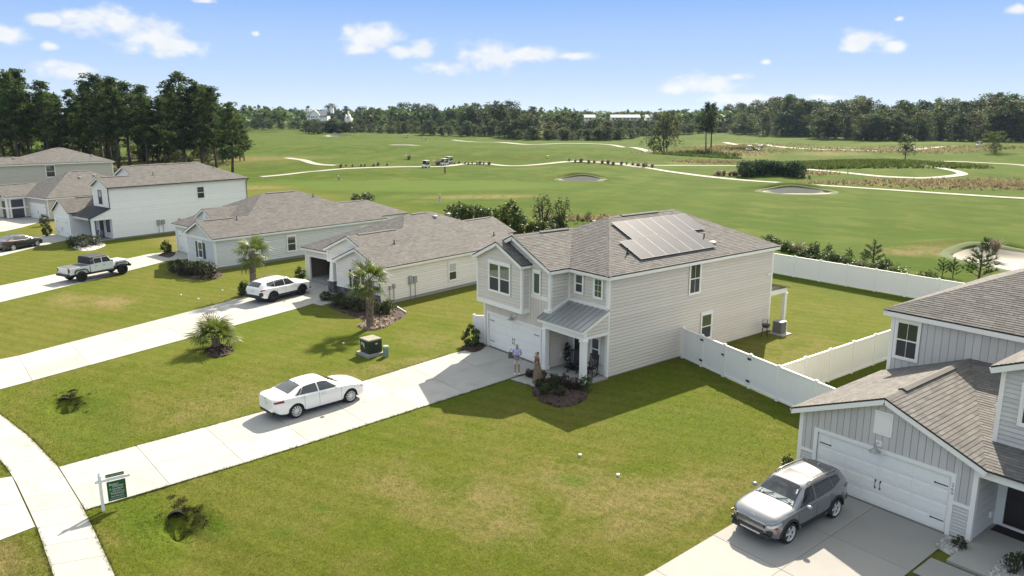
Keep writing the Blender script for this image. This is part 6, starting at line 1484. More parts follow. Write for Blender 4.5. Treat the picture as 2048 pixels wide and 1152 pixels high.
def pickup():
    a, b = Vector(flat(165, 564)), Vector(flat(246.5, 548.5)); d = (b - a).normalized(); n = Vector((-d.y, d.x))
    c = (a + b) / 2 + n * 0.88
    root = thing('pickup_truck', 'white crew-cab pickup truck with a black hardtop and black wheels', 'pickup truck', (c.x, c.y, 0.03), math.atan2(d.y, d.x))
    k = (b - a).length / 3.49; W_ = PAINTW; BK = PLASTIC
    wx = (-1.745, 1.745); wr = 0.42
    # frame and tub
    f = MB(); f.box(-2.5, 2.35, -0.55, 0.55, 0.42, 0.62); f.build('chassis', BK, root)
    cabm = MB()
    def slab(x0, x1, yw, z0, z1, yw2=None, x0t=None, x1t=None):
        y2 = yw if yw2 is None else yw2; a0 = x0 if x0t is None else x0t; a1 = x1 if x1t is None else x1t
        return [(x0, -yw, z0), (x1, -yw, z0), (x1, yw, z0), (x0, yw, z0), (a0, -y2, z1), (a1, -y2, z1), (a1, y2, z1), (a0, y2, z1)]
    cabm.hexa(slab(-0.92, 1.02, 0.80, 0.60, 1.24)); cb = cabm.build('cab', W_, root, bevel=0.05)
    up = MB(); up.hexa(slab(-0.92, 0.95, 0.78, 1.24, 1.74, 0.70, -0.86, 0.62)); up.build('cab_upper', W_, root, bevel=0.04)
    hd = MB(); hd.hexa(slab(1.0, 2.40, 0.66, 0.72, 1.20, 0.60, 1.0, 2.32)); hd.build('hood', W_, root, bevel=0.07)
    rf = MB(); rf.hexa(slab(-0.98, 0.64, 0.74, 1.73, 1.83, 0.68, -0.94, 0.56)); rf.build('hardtop', BK, root, bevel=0.035)
    hb = MB(); hb.hexa(slab(-1.02, -0.62, 0.795, 1.25, 1.74, 0.72, -0.97, -0.62)); hb.build('hardtop_rear', BK, root, bevel=0.03)
    ws = MB(); ws.face([(1.0 - 0.03, -0.68, 1.27), (1.0 - 0.03, 0.68, 1.27), (0.655, 0.62, 1.71), (0.655, -0.62, 1.71)]); ws.build('windshield', CARGLASS, root)
    for s in (-1, 1):
        for (x0, x1, x1t) in ((-0.58, 0.0, 0.0), (0.10, 0.80, 0.56)):
            w = MB(); zz0, zz1 = 1.28, 1.66; yb_, yt_ = 0.79, 0.725
            q = [(x0, s * yb_, zz0), (x1, s * yb_, zz0), (x1t, s * yt_, zz1), (x0, s * yt_, zz1)]
            w.prism(q, (0, s * 0.012, 0)); w.build('side_window', CARGLASS, root)
        w = MB(); w.prism([(-0.98, s * 0.802, 1.33), (-0.66, s * 0.802, 1.33), (-0.66, s * 0.742, 1.66), (-0.95, s * 0.742, 1.66)], (0, s * 0.012, 0)); w.build('quarter_window', CARGLASS, root)
        for (x0, x1) in ((-0.62, 0.04), (0.06, 1.0)):
            dm = MB(); dm.box(x0 + 0.02, x1 - 0.02, min(s * 0.80, s * 0.822), max(s * 0.80, s * 0.822), 0.66, 1.22); do = dm.build('door', W_, root, bevel=0.012)
            box_part(root, 'handle', BK, (x0 + 0.14, s * 0.835, 1.08), (0.16, 0.03, 0.035), parent=do)
        mirror_part(root, 0.80, 0.98, 1.32, BK, s)
        rs = MB(); rs.box(-0.95, 1.0, min(s * 0.74, s * 0.90), max(s * 0.74, s * 0.90), 0.50, 0.58); rs.build('rock_rail', BK, root, bevel=0.02)
        # flat-topped fenders over the wheels
        for xc, L0, L1 in ((1.745, -0.58, 0.60), (-1.745, -0.56, 0.58)):
            fl = MB(); pts = [(-0.60, 0.72), (-0.50, 0.98), (-0.36, 1.06), (0.36, 1.06), (0.52, 0.96), (0.62, 0.78)] if xc > 0 else [(-0.56, 0.74), (-0.46, 0.96), (-0.34, 1.02), (0.34, 1.02), (0.46, 0.96), (0.56, 0.74)]
            for (u0, v0), (u1, v1) in zip(pts, pts[1:]):
                fl.hexa([(xc + u0, s * 0.70, v0 - 0.05), (xc + u1, s * 0.70, v1 - 0.05), (xc + u1, s * 0.945, v1 - 0.07), (xc + u0, s * 0.945, v0 - 0.07), (xc + u0, s * 0.70, v0), (xc + u1, s * 0.70, v1), (xc + u1, s * 0.945, v1 - 0.02), (xc + u0, s * 0.945, v0 - 0.02)])
            fl.build('fender_flare', BK, root)
        box_part(root, 'tail_light', REDL, (-2.68, s * 0.70, 0.98), (0.05, 0.16, 0.20)); box_part(root, 'tail_light_frame', BK, (-2.655, s * 0.70, 0.98), (0.05, 0.20, 0.25))
        hl = MB(); hl.lathe([(0.01, 0.02), (0.09, 0.015), (0.10, -0.02)], 14, (2.40, s * 0.46, 0.98), axis='x'); hl.build('headlight', CLEARL, root)
    # bed with soft cover
    bd = MB()
    bd.box(-2.66, -1.02, -0.80, -0.72, 0.64, 1.18); bd.box(-2.66, -1.02, 0.72, 0.80, 0.64, 1.18); bd.box(-2.66, -1.02, -0.72, 0.72, 0.62, 0.70); bd.box(-1.10, -1.02, -0.72, 0.72, 0.70, 1.18)
    bd.build('bed', W_, root, bevel=0.02)
    tg = MB(); tg.box(-2.70, -2.63, -0.62, 0.62, 0.66, 1.18); tg.build('tailgate', W_, root, bevel=0.02)
    cv = MB(); cv.box(-2.62, -1.06, -0.74, 0.74, 1.18, 1.205); cv.build('bed_cover', mat('bed_cover', (0.10, 0.105, 0.11), 0.6), root, bevel=0.01)
    box_part(root, 'rear_bumper', BK, (-2.76, 0, 0.62), (0.20, 1.55, 0.18), bevel=0.03); box_part(root, 'front_bumper', BK, (2.50, 0, 0.66), (0.22, 1.5, 0.2), bevel=0.04)
    gr = MB()
    for i in range(7): gr.box(2.39, 2.41, -0.32 + i * 0.095, -0.25 + i * 0.095, 0.82, 1.08)
    gr.build('grille_slots', BK, root)['kind'] = 'stuff'
    box_part(root, 'licence_plate', PLATE, (-2.70, 0.42, 0.80), (0.02, 0.30, 0.15))
    S = dict(wheels=wx, wr=wr); ty, rm = wheel_parts(wr, 0.28, 5, mat('black_alloy', (0.03, 0.03, 0.03)), PLASTIC, rim_r=0.56); add_wheels(root, S, ty, rm, 0.80)
    root.scale = (k,) * 3
    return root
pickup()
# ------------------------------------------------------------------ plants
def leafset(cent, rad, n_per, size, rs, flat=0.75, aspect=0.55, up=0.35, ctint=0.28, ltint=0.12):
    """quads scattered in soft clumps: arrays of vertices, faces, tints"""
    cent = np.asarray(cent, float); M = len(cent); rad = np.broadcast_to(np.asarray(rad, float), (M,))
    d = rs.normal(size=(M, n_per, 3)); d /= np.linalg.norm(d, axis=2, keepdims=True) + 1e-9
    d *= (rs.random((M, n_per, 1)) ** 0.45); d[..., 2] *= flat
    p = (cent[:, None] + d * rad[:, None, None]).reshape(-1, 3); n = len(p)
    a = rs.normal(size=(n, 3)); a[:, 2] *= 0.6; a /= np.linalg.norm(a, axis=1, keepdims=True)
    nrm = rs.normal(size=(n, 3)) + np.array([0, 0, up * 2]); b = np.cross(nrm, a); b /= np.linalg.norm(b, axis=1, keepdims=True) + 1e-9
    s = size * (0.65 + 0.7 * rs.random((n, 1))); a = a * s * 0.5; b = b * s * 0.5 * aspect
    v = np.stack([p - a - b * 0.6, p + a * 0.2 - b, p + a + b * 0.4, p - a * 0.1 + b], 1).reshape(-1, 3)
    f = np.arange(4 * n).reshape(n, 4)
    t = np.repeat(np.clip(0.5 + rs.normal(size=M) * ctint, 0, 1), n_per) + rs.normal(size=n) * ltint
    return v, f, np.clip(t, 0, 1)
def pine_meshes(seed, low=0.42, dens=1.0, full=1.0, twin=False):
    """unit height loblolly pine: trunk with limbs, crown of needle clumps"""
    rs = np.random.RandomState(seed); tb = MB()
    lean = rs.normal(size=2) * 0.018; top = np.array([lean[0], lean[1], 1.0])
    def tp(z): return Vector((lean[0] * z + 0.008 * math.sin(z * 7 + seed), lean[1] * z + 0.008 * math.cos(z * 6 + seed), z))
    tb.tube([tp(z) for z in np.linspace(-0.02, 0.97, 9)], [0.0155 * (1 - 0.86 * z) + 0.001 for z in np.linspace(0, 1, 9)], 7)
    cs, rd = [], []
    nb = int(34 * full)
    for i in range(nb):
        u = (i + rs.random()) / nb; z = low + (0.98 - low) * u
        L = (0.17 * full) * (1.0 - 0.72 * u ** 1.6) * (0.55 + 0.6 * rs.random()) * (0.65 + 0.35 * math.sin(min(1, (u + 0.08) * 2.6) * math.pi / 2))
        th = i * 2.399 + rs.random() * 0.8; c, s = math.cos(th), math.sin(th); rise = 0.25 + 0.5 * u + rs.normal() * 0.12
        b = tp(z); m = b + Vector((c * L * 0.55, s * L * 0.55, L * 0.12 * rise)); e = b + Vector((c * L, s * L, L * 0.5 * rise))
        tb.tube([b, m, e], [0.0042 * (1.1 - u), 0.0028 * (1.1 - u), 0.001], 4, cap=False)
        k = max(2, int(5 * L / 0.15))
        for j in range(k):
            f = 0.40 + 0.62 * (j + rs.random() * 0.6) / k; q = b.lerp(e, f)
            cs.append((q.x + rs.normal() * 0.014, q.y + rs.normal() * 0.014, q.z + 0.008 + rs.normal() * 0.008)); rd.append(0.040 * (0.75 + 0.6 * rs.random()))
    for j in range(6): cs.append((top[0] + rs.normal() * 0.018, top[1] + rs.normal() * 0.018, 0.93 + 0.07 * rs.random())); rd.append(0.034)
    # dead stubs below the crown
    for i in range(7):
        z = low * (0.45 + 0.5 * rs.random()); th = rs.random() * 6.28; b = tp(z); tb.tube([b, b + Vector((math.cos(th) * 0.05, math.sin(th) * 0.05, 0.008))], [0.002, 0.0008], 3, cap=False)
    v, f, t = leafset(cs, rd, int(30 * dens), 0.027, rs, flat=0.75, aspect=0.45)
    return tb.mesh('trunk', BARK, True), np_mesh('crown', v, f, [LEAFP], t)
def broad_meshes(seed, low=0.22, wide=0.34, dens=1.0, m=None, clump=0.095, leaf=0.040, trunks=1, nc=90, gap=0.2):
    rs = np.random.RandomState(seed); tb = MB(); cs, rd = [], []
    blobs = []
    for i in range(7):
        th = i * 2.4 + rs.random(); r = wide * (0.25 + 0.5 * rs.random()); z = low + (0.86 - low) * ((i + 0.6) / 7)
        w = (1 - ((z - (low + 0.3 * (1 - low))) / (1 - low)) ** 2 * 0.9)
        blobs.append((math.cos(th) * r * w, math.sin(th) * r * w, z, wide * (0.40 + 0.28 * rs.random()) * max(0.55, w)))
    blobs.append((0, 0, 0.86, wide * 0.42))
    for k in range(trunks):
        ox, oy = (rs.normal(size=2) * 0.03 * (trunks > 1)); sx, sy = (rs.normal(size=2) * 0.1 * (trunks > 1))
        tb.tube([(ox, oy, -0.02), (ox + sx * 0.4, oy + sy * 0.4, low * 0.8), (ox + sx, oy + sy, 0.55), (ox + sx * 1.1, oy + sy * 1.1, 0.8)], [0.022 / trunks ** 0.4, 0.017 / trunks ** 0.4, 0.010, 0.003], 7)
    for (x, y, z, r) in blobs:
        tb.tube([(x * 0.1, y * 0.1, max(low * 0.7, z - 0.28)), (x * 0.55, y * 0.55, z - 0.10), (x, y, z)], [0.010, 0.006, 0.002], 5, cap=False)
        n = int(nc / 8)
        for j in range(n):
            d = rs.normal(size=3); d /= np.linalg.norm(d); q = r * (0.55 + 0.5 * rs.random())
            if rs.random() < gap and d[2] < 0.3: continue
            zz = z + d[2] * q * 0.85
            if zz < low * 0.55: continue
            cs.append((x + d[0] * q, y + d[1] * q, min(zz, 1.0))); rd.append(clump * (0.7 + 0.7 * rs.random()))
    v, f, t = leafset(cs, rd, int(24 * dens), leaf, rs, flat=0.75, aspect=0.7)
    return tb.mesh('trunk', BARK, True), np_mesh('crown', v, f, [m or LEAFD], t)
def plant_tree(name, meshes, label, loc, h, w=1.0, group=None, cat='tree', rz=None):
    root = thing(name, label, cat, loc, rnd.uniform(0, 6.28) if rz is None else rz, group)
    root.scale = (h * w, h * w, h)
    link('trunk', meshes[0], root); link('crown', meshes[1], root)
    return root
PINES = [pine_meshes(s, low=l, full=fu) for s, l, fu in ((1, 0.32, 1.25), (2, 0.22, 1.4), (3, 0.40, 1.1), (4, 0.28, 1.35), (5, 0.42, 1.15), (6, 0.16, 1.3))]
BROADS = [broad_meshes(s, low=l, wide=w, m=m, nc=n) for s, l, w, m, n in ((11, 0.10, 0.38, LEAFD, 130), (12, 0.06, 0.34, LEAFD, 125), (13, 0.08, 0.42, LEAFO, 130), (14, 0.12, 0.33, LEAFD, 120), (15, 0.08, 0.37, LEAFO, 125), (16, 0.04, 0.40, LEAFD, 130))]
def height_to(loc, ytop):
    d = (Vector((loc.x, loc.y)) - Vector((CAMP.x, CAMP.y))).dot(VIEW)
    b = -(ytop - 576) / _F; s, c = math.sin(_PI), math.cos(_PI); w = (b * d * c - d * s) / (c + b * s)
    return CAMP.z + w - loc.z
def interp(pts, x):
    return float(np.interp(x, [p[0] for p in pts], [p[1] for p in pts]))
# --- pine grove at the left
GTOP = [(-80, 150), (0, 138), (30, 148), (60, 140), (100, 165), (140, 188), (170, 176), (205, 150), (250, 158), (275, 180), (292, 172), (325, 200), (350, 168), (373, 146), (400, 166), (425, 168), (445, 190), (470, 208), (500, 230)]
gro = [(466, 346, 207, 1), (432, 340, 176, 3), (404, 336, 168, 1), (372, 338, 147, 1), (352, 330, 172, 0), (330, 334, 195, 5), (296, 335, 172, 0), (262, 333, 166, 4), (238, 336, 156, 0), (208, 334, 151, 3), (186, 330, 164, 1), (150, 333, 182, 2), (128, 330, 190, 5), (98, 334, 164, 0), (62, 333, 142, 2), (40, 336, 146, 3), (12, 333, 139, 1), (-18, 335, 146, 0), (-48, 333, 150, 2)]
for i in range(56):
    x = -70 + (i * 61.8) % 560 + rnd.uniform(-8, 8); gro.append((x, rnd.uniform(310, 326), interp(GTOP, x) + rnd.uniform(4, 38), rnd.randrange(6)))
for i, (px, py, yt, k) in enumerate(gro):
    p = at(px, py); h = height_to(p, yt)
    if i == 3: lab, grp = 'tallest pine of the left grove, its top standing clear of the others', None
    elif i == 10: lab, grp = 'pine left of the gap of sky in the middle of the left grove', None
    elif i == 0: lab, grp = 'pine with wide drooping crown at the right end of the grove', None
    else: lab, grp = 'tall dark pine in the grove behind the white farmhouse', 'pines of the left grove'
    plant_tree('pine_tree', PINES[k], lab, p, h, 1.30 if i == 0 else rnd.uniform(0.98, 1.3), grp)
for i in range(16):
    px = -60 + i * 33 + rnd.uniform(-12, 12); p = at(min(px, 455), rnd.uniform(318, 330)); plant_tree('broadleaf_tree', BROADS[i % 6], 'dark broadleaf tree filling in under the pines of the left grove', p, rnd.uniform(7, 12), 1.0, 'understory trees of the left grove')
USH = [broad_meshes(s, low=0.02, wide=0.6, m=m, nc=70, clump=0.13, leaf=0.055) for s, m in ((31, LEAFD), (32, LEAFO), (33, LEAFS))]
for i in range(44):
    px = -60 + i * 12.4 + rnd.uniform(-8, 8); p = at(px, rnd.uniform(312, 336)); plant_tree('undergrowth_bush', USH[i % 3], 'low bush under the pines of the left grove', p, rnd.uniform(2.2, 5.0), 1.0, 'undergrowth in the left grove', 'bush')
# --- woods beyond the course
WBASE = [(480, 258), (600, 259), (700, 264), (760, 267), (870, 270), (1000, 273), (1040, 279), (1140, 281), (1210, 281), (1300, 272), (1440, 266), (1560, 271), (1660, 277), (1760, 281), (1900, 282), (2140, 282)]
WTOP = [(480, 214), (540, 211), (600, 213), (650, 210), (700, 206), (760, 214), (800, 209), (830, 205), (875, 214), (905, 217), (935, 206), (990, 203), (1030, 209), (1070, 220), (1110, 224), (1200, 222), (1260, 226), (1330, 221), (1380, 217), (1440, 212), (1500, 205), (1560, 196), (1590, 189), (1640, 204), (1690, 195), (1740, 197), (1770, 203), (1830, 206), (1870, 200), (1930, 196), (1975, 189), (2048, 190), (2140, 192)]
ntr = 0
for row in range(4):
    step = (23, 25, 27, 30)[row]; x = 470 + row * 7
    while x < 2110:
        px = x + rnd.uniform(-9, 9); x += step * rnd.uniform(0.85, 1.2)
        yb = interp(WBASE, px) - (0, 4.5, 9, 13)[row] * (0.8 if px > 1440 else 0.7) + rnd.uniform(-1.0, 1.0); yb = max(yb, 245)
        d_ = 14.05 * 1545 / (yb - 229)
        if 618 < px < 716 and row == 2: continue
        if 1160 < px < 1310 and row > 1: continue
        p = at(px, yb); tt = interp(WTOP, px)
        frac = (0.42, 0.72, 0.92, 1.0)[row] + rnd.uniform(-0.16, 0.10)
        if px > 1440: frac = min(1.04, frac + (0.30, 0.2, 0.06, 0.0)[row])
        ytop = yb - (yb - tt) * frac
        if 612 < px < 718 and row < 2: ytop = max(ytop, 236 + rnd.uniform(0, 6))
        if 1160 < px < 1306 and row < 2: ytop = max(ytop, 237.5 + rnd.uniform(0, 4))
        h = height_to(p, ytop); h = max(4.0, h)
        pine = rnd.random() < (0.55 if px < 800 else 0.25 if px < 1440 else 0.12)
        side = 'right' if px > 1440 else 'middle'
        if pine and row > 0: plant_tree('pine_tree', PINES[rnd.choice((1, 3, 5))], 'pine standing in the wood beyond the golf course', p, h, rnd.uniform(1.25, 1.7), 'pines of the far woods')
        else:
            k = rnd.randrange(6); wide = rnd.uniform(0.95, 1.4) if h > 12 else rnd.uniform(1.2, 1.9)
            plant_tree('broadleaf_tree', BROADS[k], 'leafy tree of the tall wood at the right behind the golf course' if side == 'right' else 'leafy tree of the wooded edge behind the fairways', p, h, wide, 'broadleaf trees of the right wood' if side == 'right' else 'broadleaf trees of the middle wood')
        ntr += 1
for (a_, b_, n_, yt_) in ((612, 722, 20, 240), (1156, 1310, 24, 240)):
    for i in range(n_):
        px = a_ + (b_ - a_) * i / n_ + rnd.uniform(-3, 3); p = at(px, rnd.uniform(265, 268)); plant_tree('broadleaf_tree', BROADS[i % 6], 'leafy tree standing before the pale buildings beyond the course', p, height_to(p, yt_ + rnd.uniform(-3, 5)), rnd.uniform(1.2, 1.7), 'trees before the far buildings')
x = 480
while x < 2110:
    px = x + rnd.uniform(-5, 5); x += rnd.uniform(13, 21); yb = interp(WBASE, px) + rnd.uniform(-0.5, 0.8); p = at(px, yb)
    plant_tree('edge_bush', BROADS[rnd.randrange(6)], 'low bush at the foot of the far woods', p, rnd.uniform(4.0, 7.5), rnd.uniform(1.3, 2.0), 'bushes along the far wood edge', 'bush')
# --- far forest to the horizon, one mass nobody could count
rs = np.random.RandomState(5); cs, rd = [], []
for i in range(5200):
    px = rs.uniform(380, 2200); d_ = rs.uniform(620, 2300); x = CAMP.x + VIEW.x * d_ + ACROSS.x * (px - 1024) / 1545 * d_; y = CAMP.y + VIEW.y * d_ + ACROSS.y * (px - 1024) / 1545 * d_
    hh_ = rs.uniform(11, 18) + (3 if px < 1050 else 0)
    if d_ < 760 and 1150 < px < 1320: continue
    if d_ < 860 and 600 < px < 730: continue
    cs.append((x, y, hh_ * 0.72)); rd.append(rs.uniform(4.0, 7.0))
v, f, t = leafset(cs, rd, 26, 3.6, rs, flat=1.1, aspect=0.8)
tag(link('far_forest', np_mesh('forest', v, f, [LEAFD], t)), 'hazy forest reaching the horizon beyond the course', 'forest', kind='stuff')
# --- single trees on the course
TWIN = [pine_meshes(41, low=0.40, full=1.25), pine_meshes(42, low=0.45, full=1.15)]
p = at(1411, 303); plant_tree('pine_tree', TWIN[0], 'left tall pine of the pair on the sandy mound', p, height_to(p, 206), 1.0)
p = at(1421, 301); plant_tree('pine_tree', TWIN[1], 'right tall pine of the pair on the sandy mound', p, height_to(p, 208), 1.1)
OAK = [broad_meshes(51, low=0.24, wide=0.36, m=LEAFO, nc=120, trunks=3, leaf=0.034, gap=0.35), broad_meshes(52, low=0.12, wide=0.40, m=LEAFD, nc=110, leaf=0.04), broad_meshes(53, low=0.22, wide=0.36, m=LEAFS, nc=80, leaf=0.045, gap=0.4), broad_meshes(54, low=0.05, wide=0.72, m=LEAFO, nc=120, leaf=0.05, clump=0.11, trunks=4, gap=0.3)]
p = at(1332, 310); plant_tree('oak_tree', OAK[0], 'round yellow-green tree with several stems left of the pine pair', p, height_to(p, 222), 1.12)
p = at(1307, 308); plant_tree('oak_tree', OAK[1], 'small dark tree leaning on the yellow-green tree', p, height_to(p, 250), 1.0)
p = at(1810, 319); plant_tree('young_tree', OAK[2], 'lone young tree with an open crown on the tan rough', p, height_to(p, 267), 1.05)
p = at(1990, 306); plant_tree('round_bush', OAK[3], 'big round olive bush near the right edge of the course', p, height_to(p, 264), 1.0, cat='bush')

def shrub_mesh(seed, m, wide=0.55, n=60, per=14, leaf=0.11, clump=0.16, spiky=False, low=0.05, gap=0.0):
    rs = np.random.RandomState(seed); cs, rd = [], []; st = MB()
    for i in range(n):
        th = rs.random() * 6.283; z = low + (1 - low) * rs.random() ** 0.8; w = wide * math.sqrt(max(0.06, 1 - ((z - 0.45) / 0.60) ** 2)); r = w * (0.35 + 0.65 * rs.random() ** 0.6)
        cs.append((math.cos(th) * r, math.sin(th) * r, z * 0.92)); rd.append(clump * (0.7 + 0.6 * rs.random()))
        if i % 4 == 0: st.tube([(math.cos(th) * 0.04, math.sin(th) * 0.04, -0.03), (math.cos(th) * r * 0.5, math.sin(th) * r * 0.5, z * 0.5), cs[-1]], [0.022, 0.014, 0.005], 4, cap=False)
    v, f, t = leafset(cs, rd, per, leaf, rs, flat=1.6 if spiky else 0.9, aspect=0.32 if spiky else 0.6, up=0.0 if spiky else 0.35)
    return st.mesh('stems', BARK), np_mesh('foliage', v, f, [m], t)
SHR = dict(dark=[shrub_mesh(61, LEAFK), shrub_mesh(62, LEAFK, 0.62)], green=[shrub_mesh(63, LEAFS), shrub_mesh(64, LEAFS, 0.5)], lime=[shrub_mesh(65, LEAFL, 0.62, n=45, leaf=0.16), shrub_mesh(66, LEAFL, 0.55, n=40, leaf=0.17)],
           red=[shrub_mesh(67, LEAFR, 0.55, n=50)], spiky=[shrub_mesh(68, LEAFS, 0.55, n=40, leaf=0.28, spiky=True)], round=[shrub_mesh(69, LEAFK, 0.62, n=150, per=14, leaf=0.08, clump=0.11)],
           tuft=[shrub_mesh(70, MUHLY, 0.6, n=50, per=12, leaf=0.42, spiky=True, clump=0.2)], thin=[shrub_mesh(71, LEAFO, 0.30, n=70, per=7, leaf=0.055, clump=0.12, low=0.3, gap=0.5)], juni=[shrub_mesh(72, LEAFJ, 0.75, n=110, leaf=0.16, spiky=True, clump=0.14)], pine=[None])
def tuft_mesh(seed, m, n=110):
    rs = np.random.RandomState(seed); mb = MB(); st = MB()
    for i in range(n):
        th = rs.random() * 6.283; o = 0.10 + 0.55 * rs.random(); h = 0.55 + 0.5 * rs.random(); c, s = math.cos(th), math.sin(th); b = Vector((c * 0.1 * rs.random(), s * 0.1 * rs.random(), -0.02)); w = Vector((-s, c, 0)) * 0.022
        m1 = b + Vector((c * o * 0.4, s * o * 0.4, h * 0.65)); e = b + Vector((c * o, s * o, h * (1 - 0.35 * o))); t = rs.random()
        mb.face([b - w, b + w, m1 + w, m1 - w], 0, t * 0.6); mb.face([m1 - w, m1 + w, e + w * 0.3, e - w * 0.3], 0, t)
    st.tube([(0, 0, -0.03), (0, 0, 0.12)], 0.12, 8)
    return st.mesh('stems', BARK), mb.mesh('foliage', m)
SHR['tuft'] = [tuft_mesh(70, MUHLY), tuft_mesh(71, MUHLY)]
def shrub(kind, label, loc, h, w=1.0, group=None, name='shrub', i=0, cat='shrub'):
    m = SHR[kind][i % len(SHR[kind])]; r = thing(name, label, cat, loc, rnd.uniform(0, 6.28), group); r.scale = (h * w, h * w, h)
    link('stems', m[0], r); link('foliage', m[1], r); return r
# hedge of big shrubs behind the cream bungalow
for i, (px, py, yt, w) in enumerate(((905, 442, 408, 0.9), (925, 446, 404, 1.0), (945, 448, 408, 1.0), (966, 450, 412, 0.9), (984, 452, 416, 0.95), (1003, 456, 412, 0.9), (1024, 460, 400, 0.75), (1040, 464, 428, 1.0), (1055, 468, 444, 1.4), (1075, 470, 440, 1.3), (1098, 466, 442, 1.2), (1115, 460, 430, 1.0), (1130, 458, 446, 1.2))):
    p = at(px, py); shrub('lime' if i in (6, 8, 9) else 'green', 'tall leafy shrub in the hedge row behind the cream bungalow', p, height_to(p, yt), w, 'hedge row shrubs', 'hedge_shrub', i)
p = at(1085, 462); shrub('thin', 'thin upright sapling rising above the hedge row, left one', p, height_to(p, 388), 1.05, name='sapling', cat='tree')
p = at(1124, 458); shrub('thin', 'thin sparse sapling rising above the hedge row, right one', p, height_to(p, 393), 1.1, name='sapling', cat='tree')
p = at(712, 408); shrub('dark', 'dark upright bush behind the blue-grey bungalow', p, height_to(p, 386), 0.8)
p = at(734, 408); shrub('green', 'round green bush behind the blue-grey bungalow', p, height_to(p, 384), 1.2)
# small pines
def young_pine(seed):
    rs = np.random.RandomState(seed); st = MB(); cs, rd = [], []
    st.tube([(0, 0, -0.03), (0.01, 0, 0.5), (0, 0.01, 0.97)], [0.022, 0.015, 0.004], 6)
    vv, ff, tt = [], [], []; n0 = 0
    tips = [(Vector((0, 0, z)), Vector((0, 0, 1))) for z in (0.55, 0.7, 0.85, 0.97)]
    for i in range(15):
        z = 0.14 + 0.62 * i / 15; L = 0.36 * (1 - 0.62 * z) * (0.8 + 0.4 * rs.random()); th = i * 2.4 + rs.random(); d = Vector((math.cos(th), math.sin(th), 0.75)).normalized(); b = Vector((0, 0, z))
        st.tube([b, b + d * L], [0.009, 0.004], 4, cap=False)
        for k in (0.45, 0.7, 1.0): tips.append((b + d * L * k, (d + Vector((0, 0, 0.5))).normalized()))
    for (q, d) in tips:
        for k in range(26):
            e = Vector(rs.normal(size=3)) * 0.75 + d * 1.5; e.normalize(); e *= 0.10 * (0.8 + 0.5 * rs.random()); s = e.cross(Vector(rs.normal(size=3))).normalized() * 0.006
            vv += [tuple(q - s), tuple(q + s), tuple(q + e + s * 0.3), tuple(q + e - s * 0.3)]; ff.append((n0, n0 + 1, n0 + 2, n0 + 3)); n0 += 4; tt.append(min(1, max(0, rs.normal(0.55, 0.2))))
    return st.mesh('trunk', BARK), np_mesh('needles', vv, ff, [mat('young_needles', (0.06, 0.10, 0.028), 0.6, tint=0.4, trans=0.3)], tt)
YP = [young_pine(s) for s in (81, 82, 83)]
for i, (px, py, yt, lab) in enumerate(((1745, 531, 481, 'bushy young pine, tallest behind the middle of the white rear fence'), (1655, 518, 487, 'young pine behind the left part of the white rear fence'), (1697, 524, 496, 'small young pine between two larger ones behind the rear fence'), (1884, 553, 517, 'slender young pine behind the right part of the rear fence'), (1956, 566, 494, 'young pine standing before the sand bunker at the right'), (1905, 556, 516, 'small young pine next to the slender one behind the rear fence'), (1176, 446, 422, 'young pine at the right end of the hedge row'), (1155, 446, 428, 'dark young pine near the right end of the hedge row'), (1728, 528, 500, 'small pine touching the bushy young pine'))):
    p = at(px, py); r = thing('young_pine', lab, 'tree', p, rnd.uniform(0, 6)); h = height_to(p, yt); w = 1.5 if i in (0, 4) else 1.15; r.scale = (h * w, h * w, h); link('trunk', YP[i % 3][0], r); link('needles', YP[i % 3][1], r)
# low hedge behind the rear fence
rs = np.random.RandomState(9); cs, rd = [], []
ha, hb_ = Vector(flat(1545, 495)), Vector(flat(1965, 600))
for i in range(800):
    q = ha.lerp(hb_, rs.random()); k = rs.normal() * 1.3; cs.append((q.x + VIEW.x * k + rs.normal() * 0.2, q.y + VIEW.y * k, 0.10 + abs(rs.normal()) * 0.30)); rd.append(0.34)
v, f, t = leafset(cs, rd, 22, 0.17, rs, ctint=0.3); tag(link('low_hedge', np_mesh('hedge', v, f, [LEAFS], t)), 'low rough hedge growing behind the white rear fence', 'hedge', kind='stuff')
for i in range(14):
    q = ha.lerp(hb_, (i + rnd.random()) / 14); k = rnd.uniform(-1.5, 1.5); shrub(('green', 'lime', 'tuft', 'green')[i % 4], 'small leafy shrub in the rough hedge behind the rear fence', (q.x + VIEW.x * k, q.y + VIEW.y * k, 0), rnd.uniform(0.8, 1.7), 0.9, 'shrubs of the rough hedge', 'hedge_shrub', i)
p = at(1990, 508); shrub('tuft', 'grassy brown and white clump at the bunker edge on the right', p, height_to(p, 470), 0.9, name='grass_clump', cat='grass clump')
p = at(1972, 504); shrub('dark', 'dark bushy clump at the bunker edge on the right', p, height_to(p, 474), 0.7, name='grass_clump', cat='grass clump')
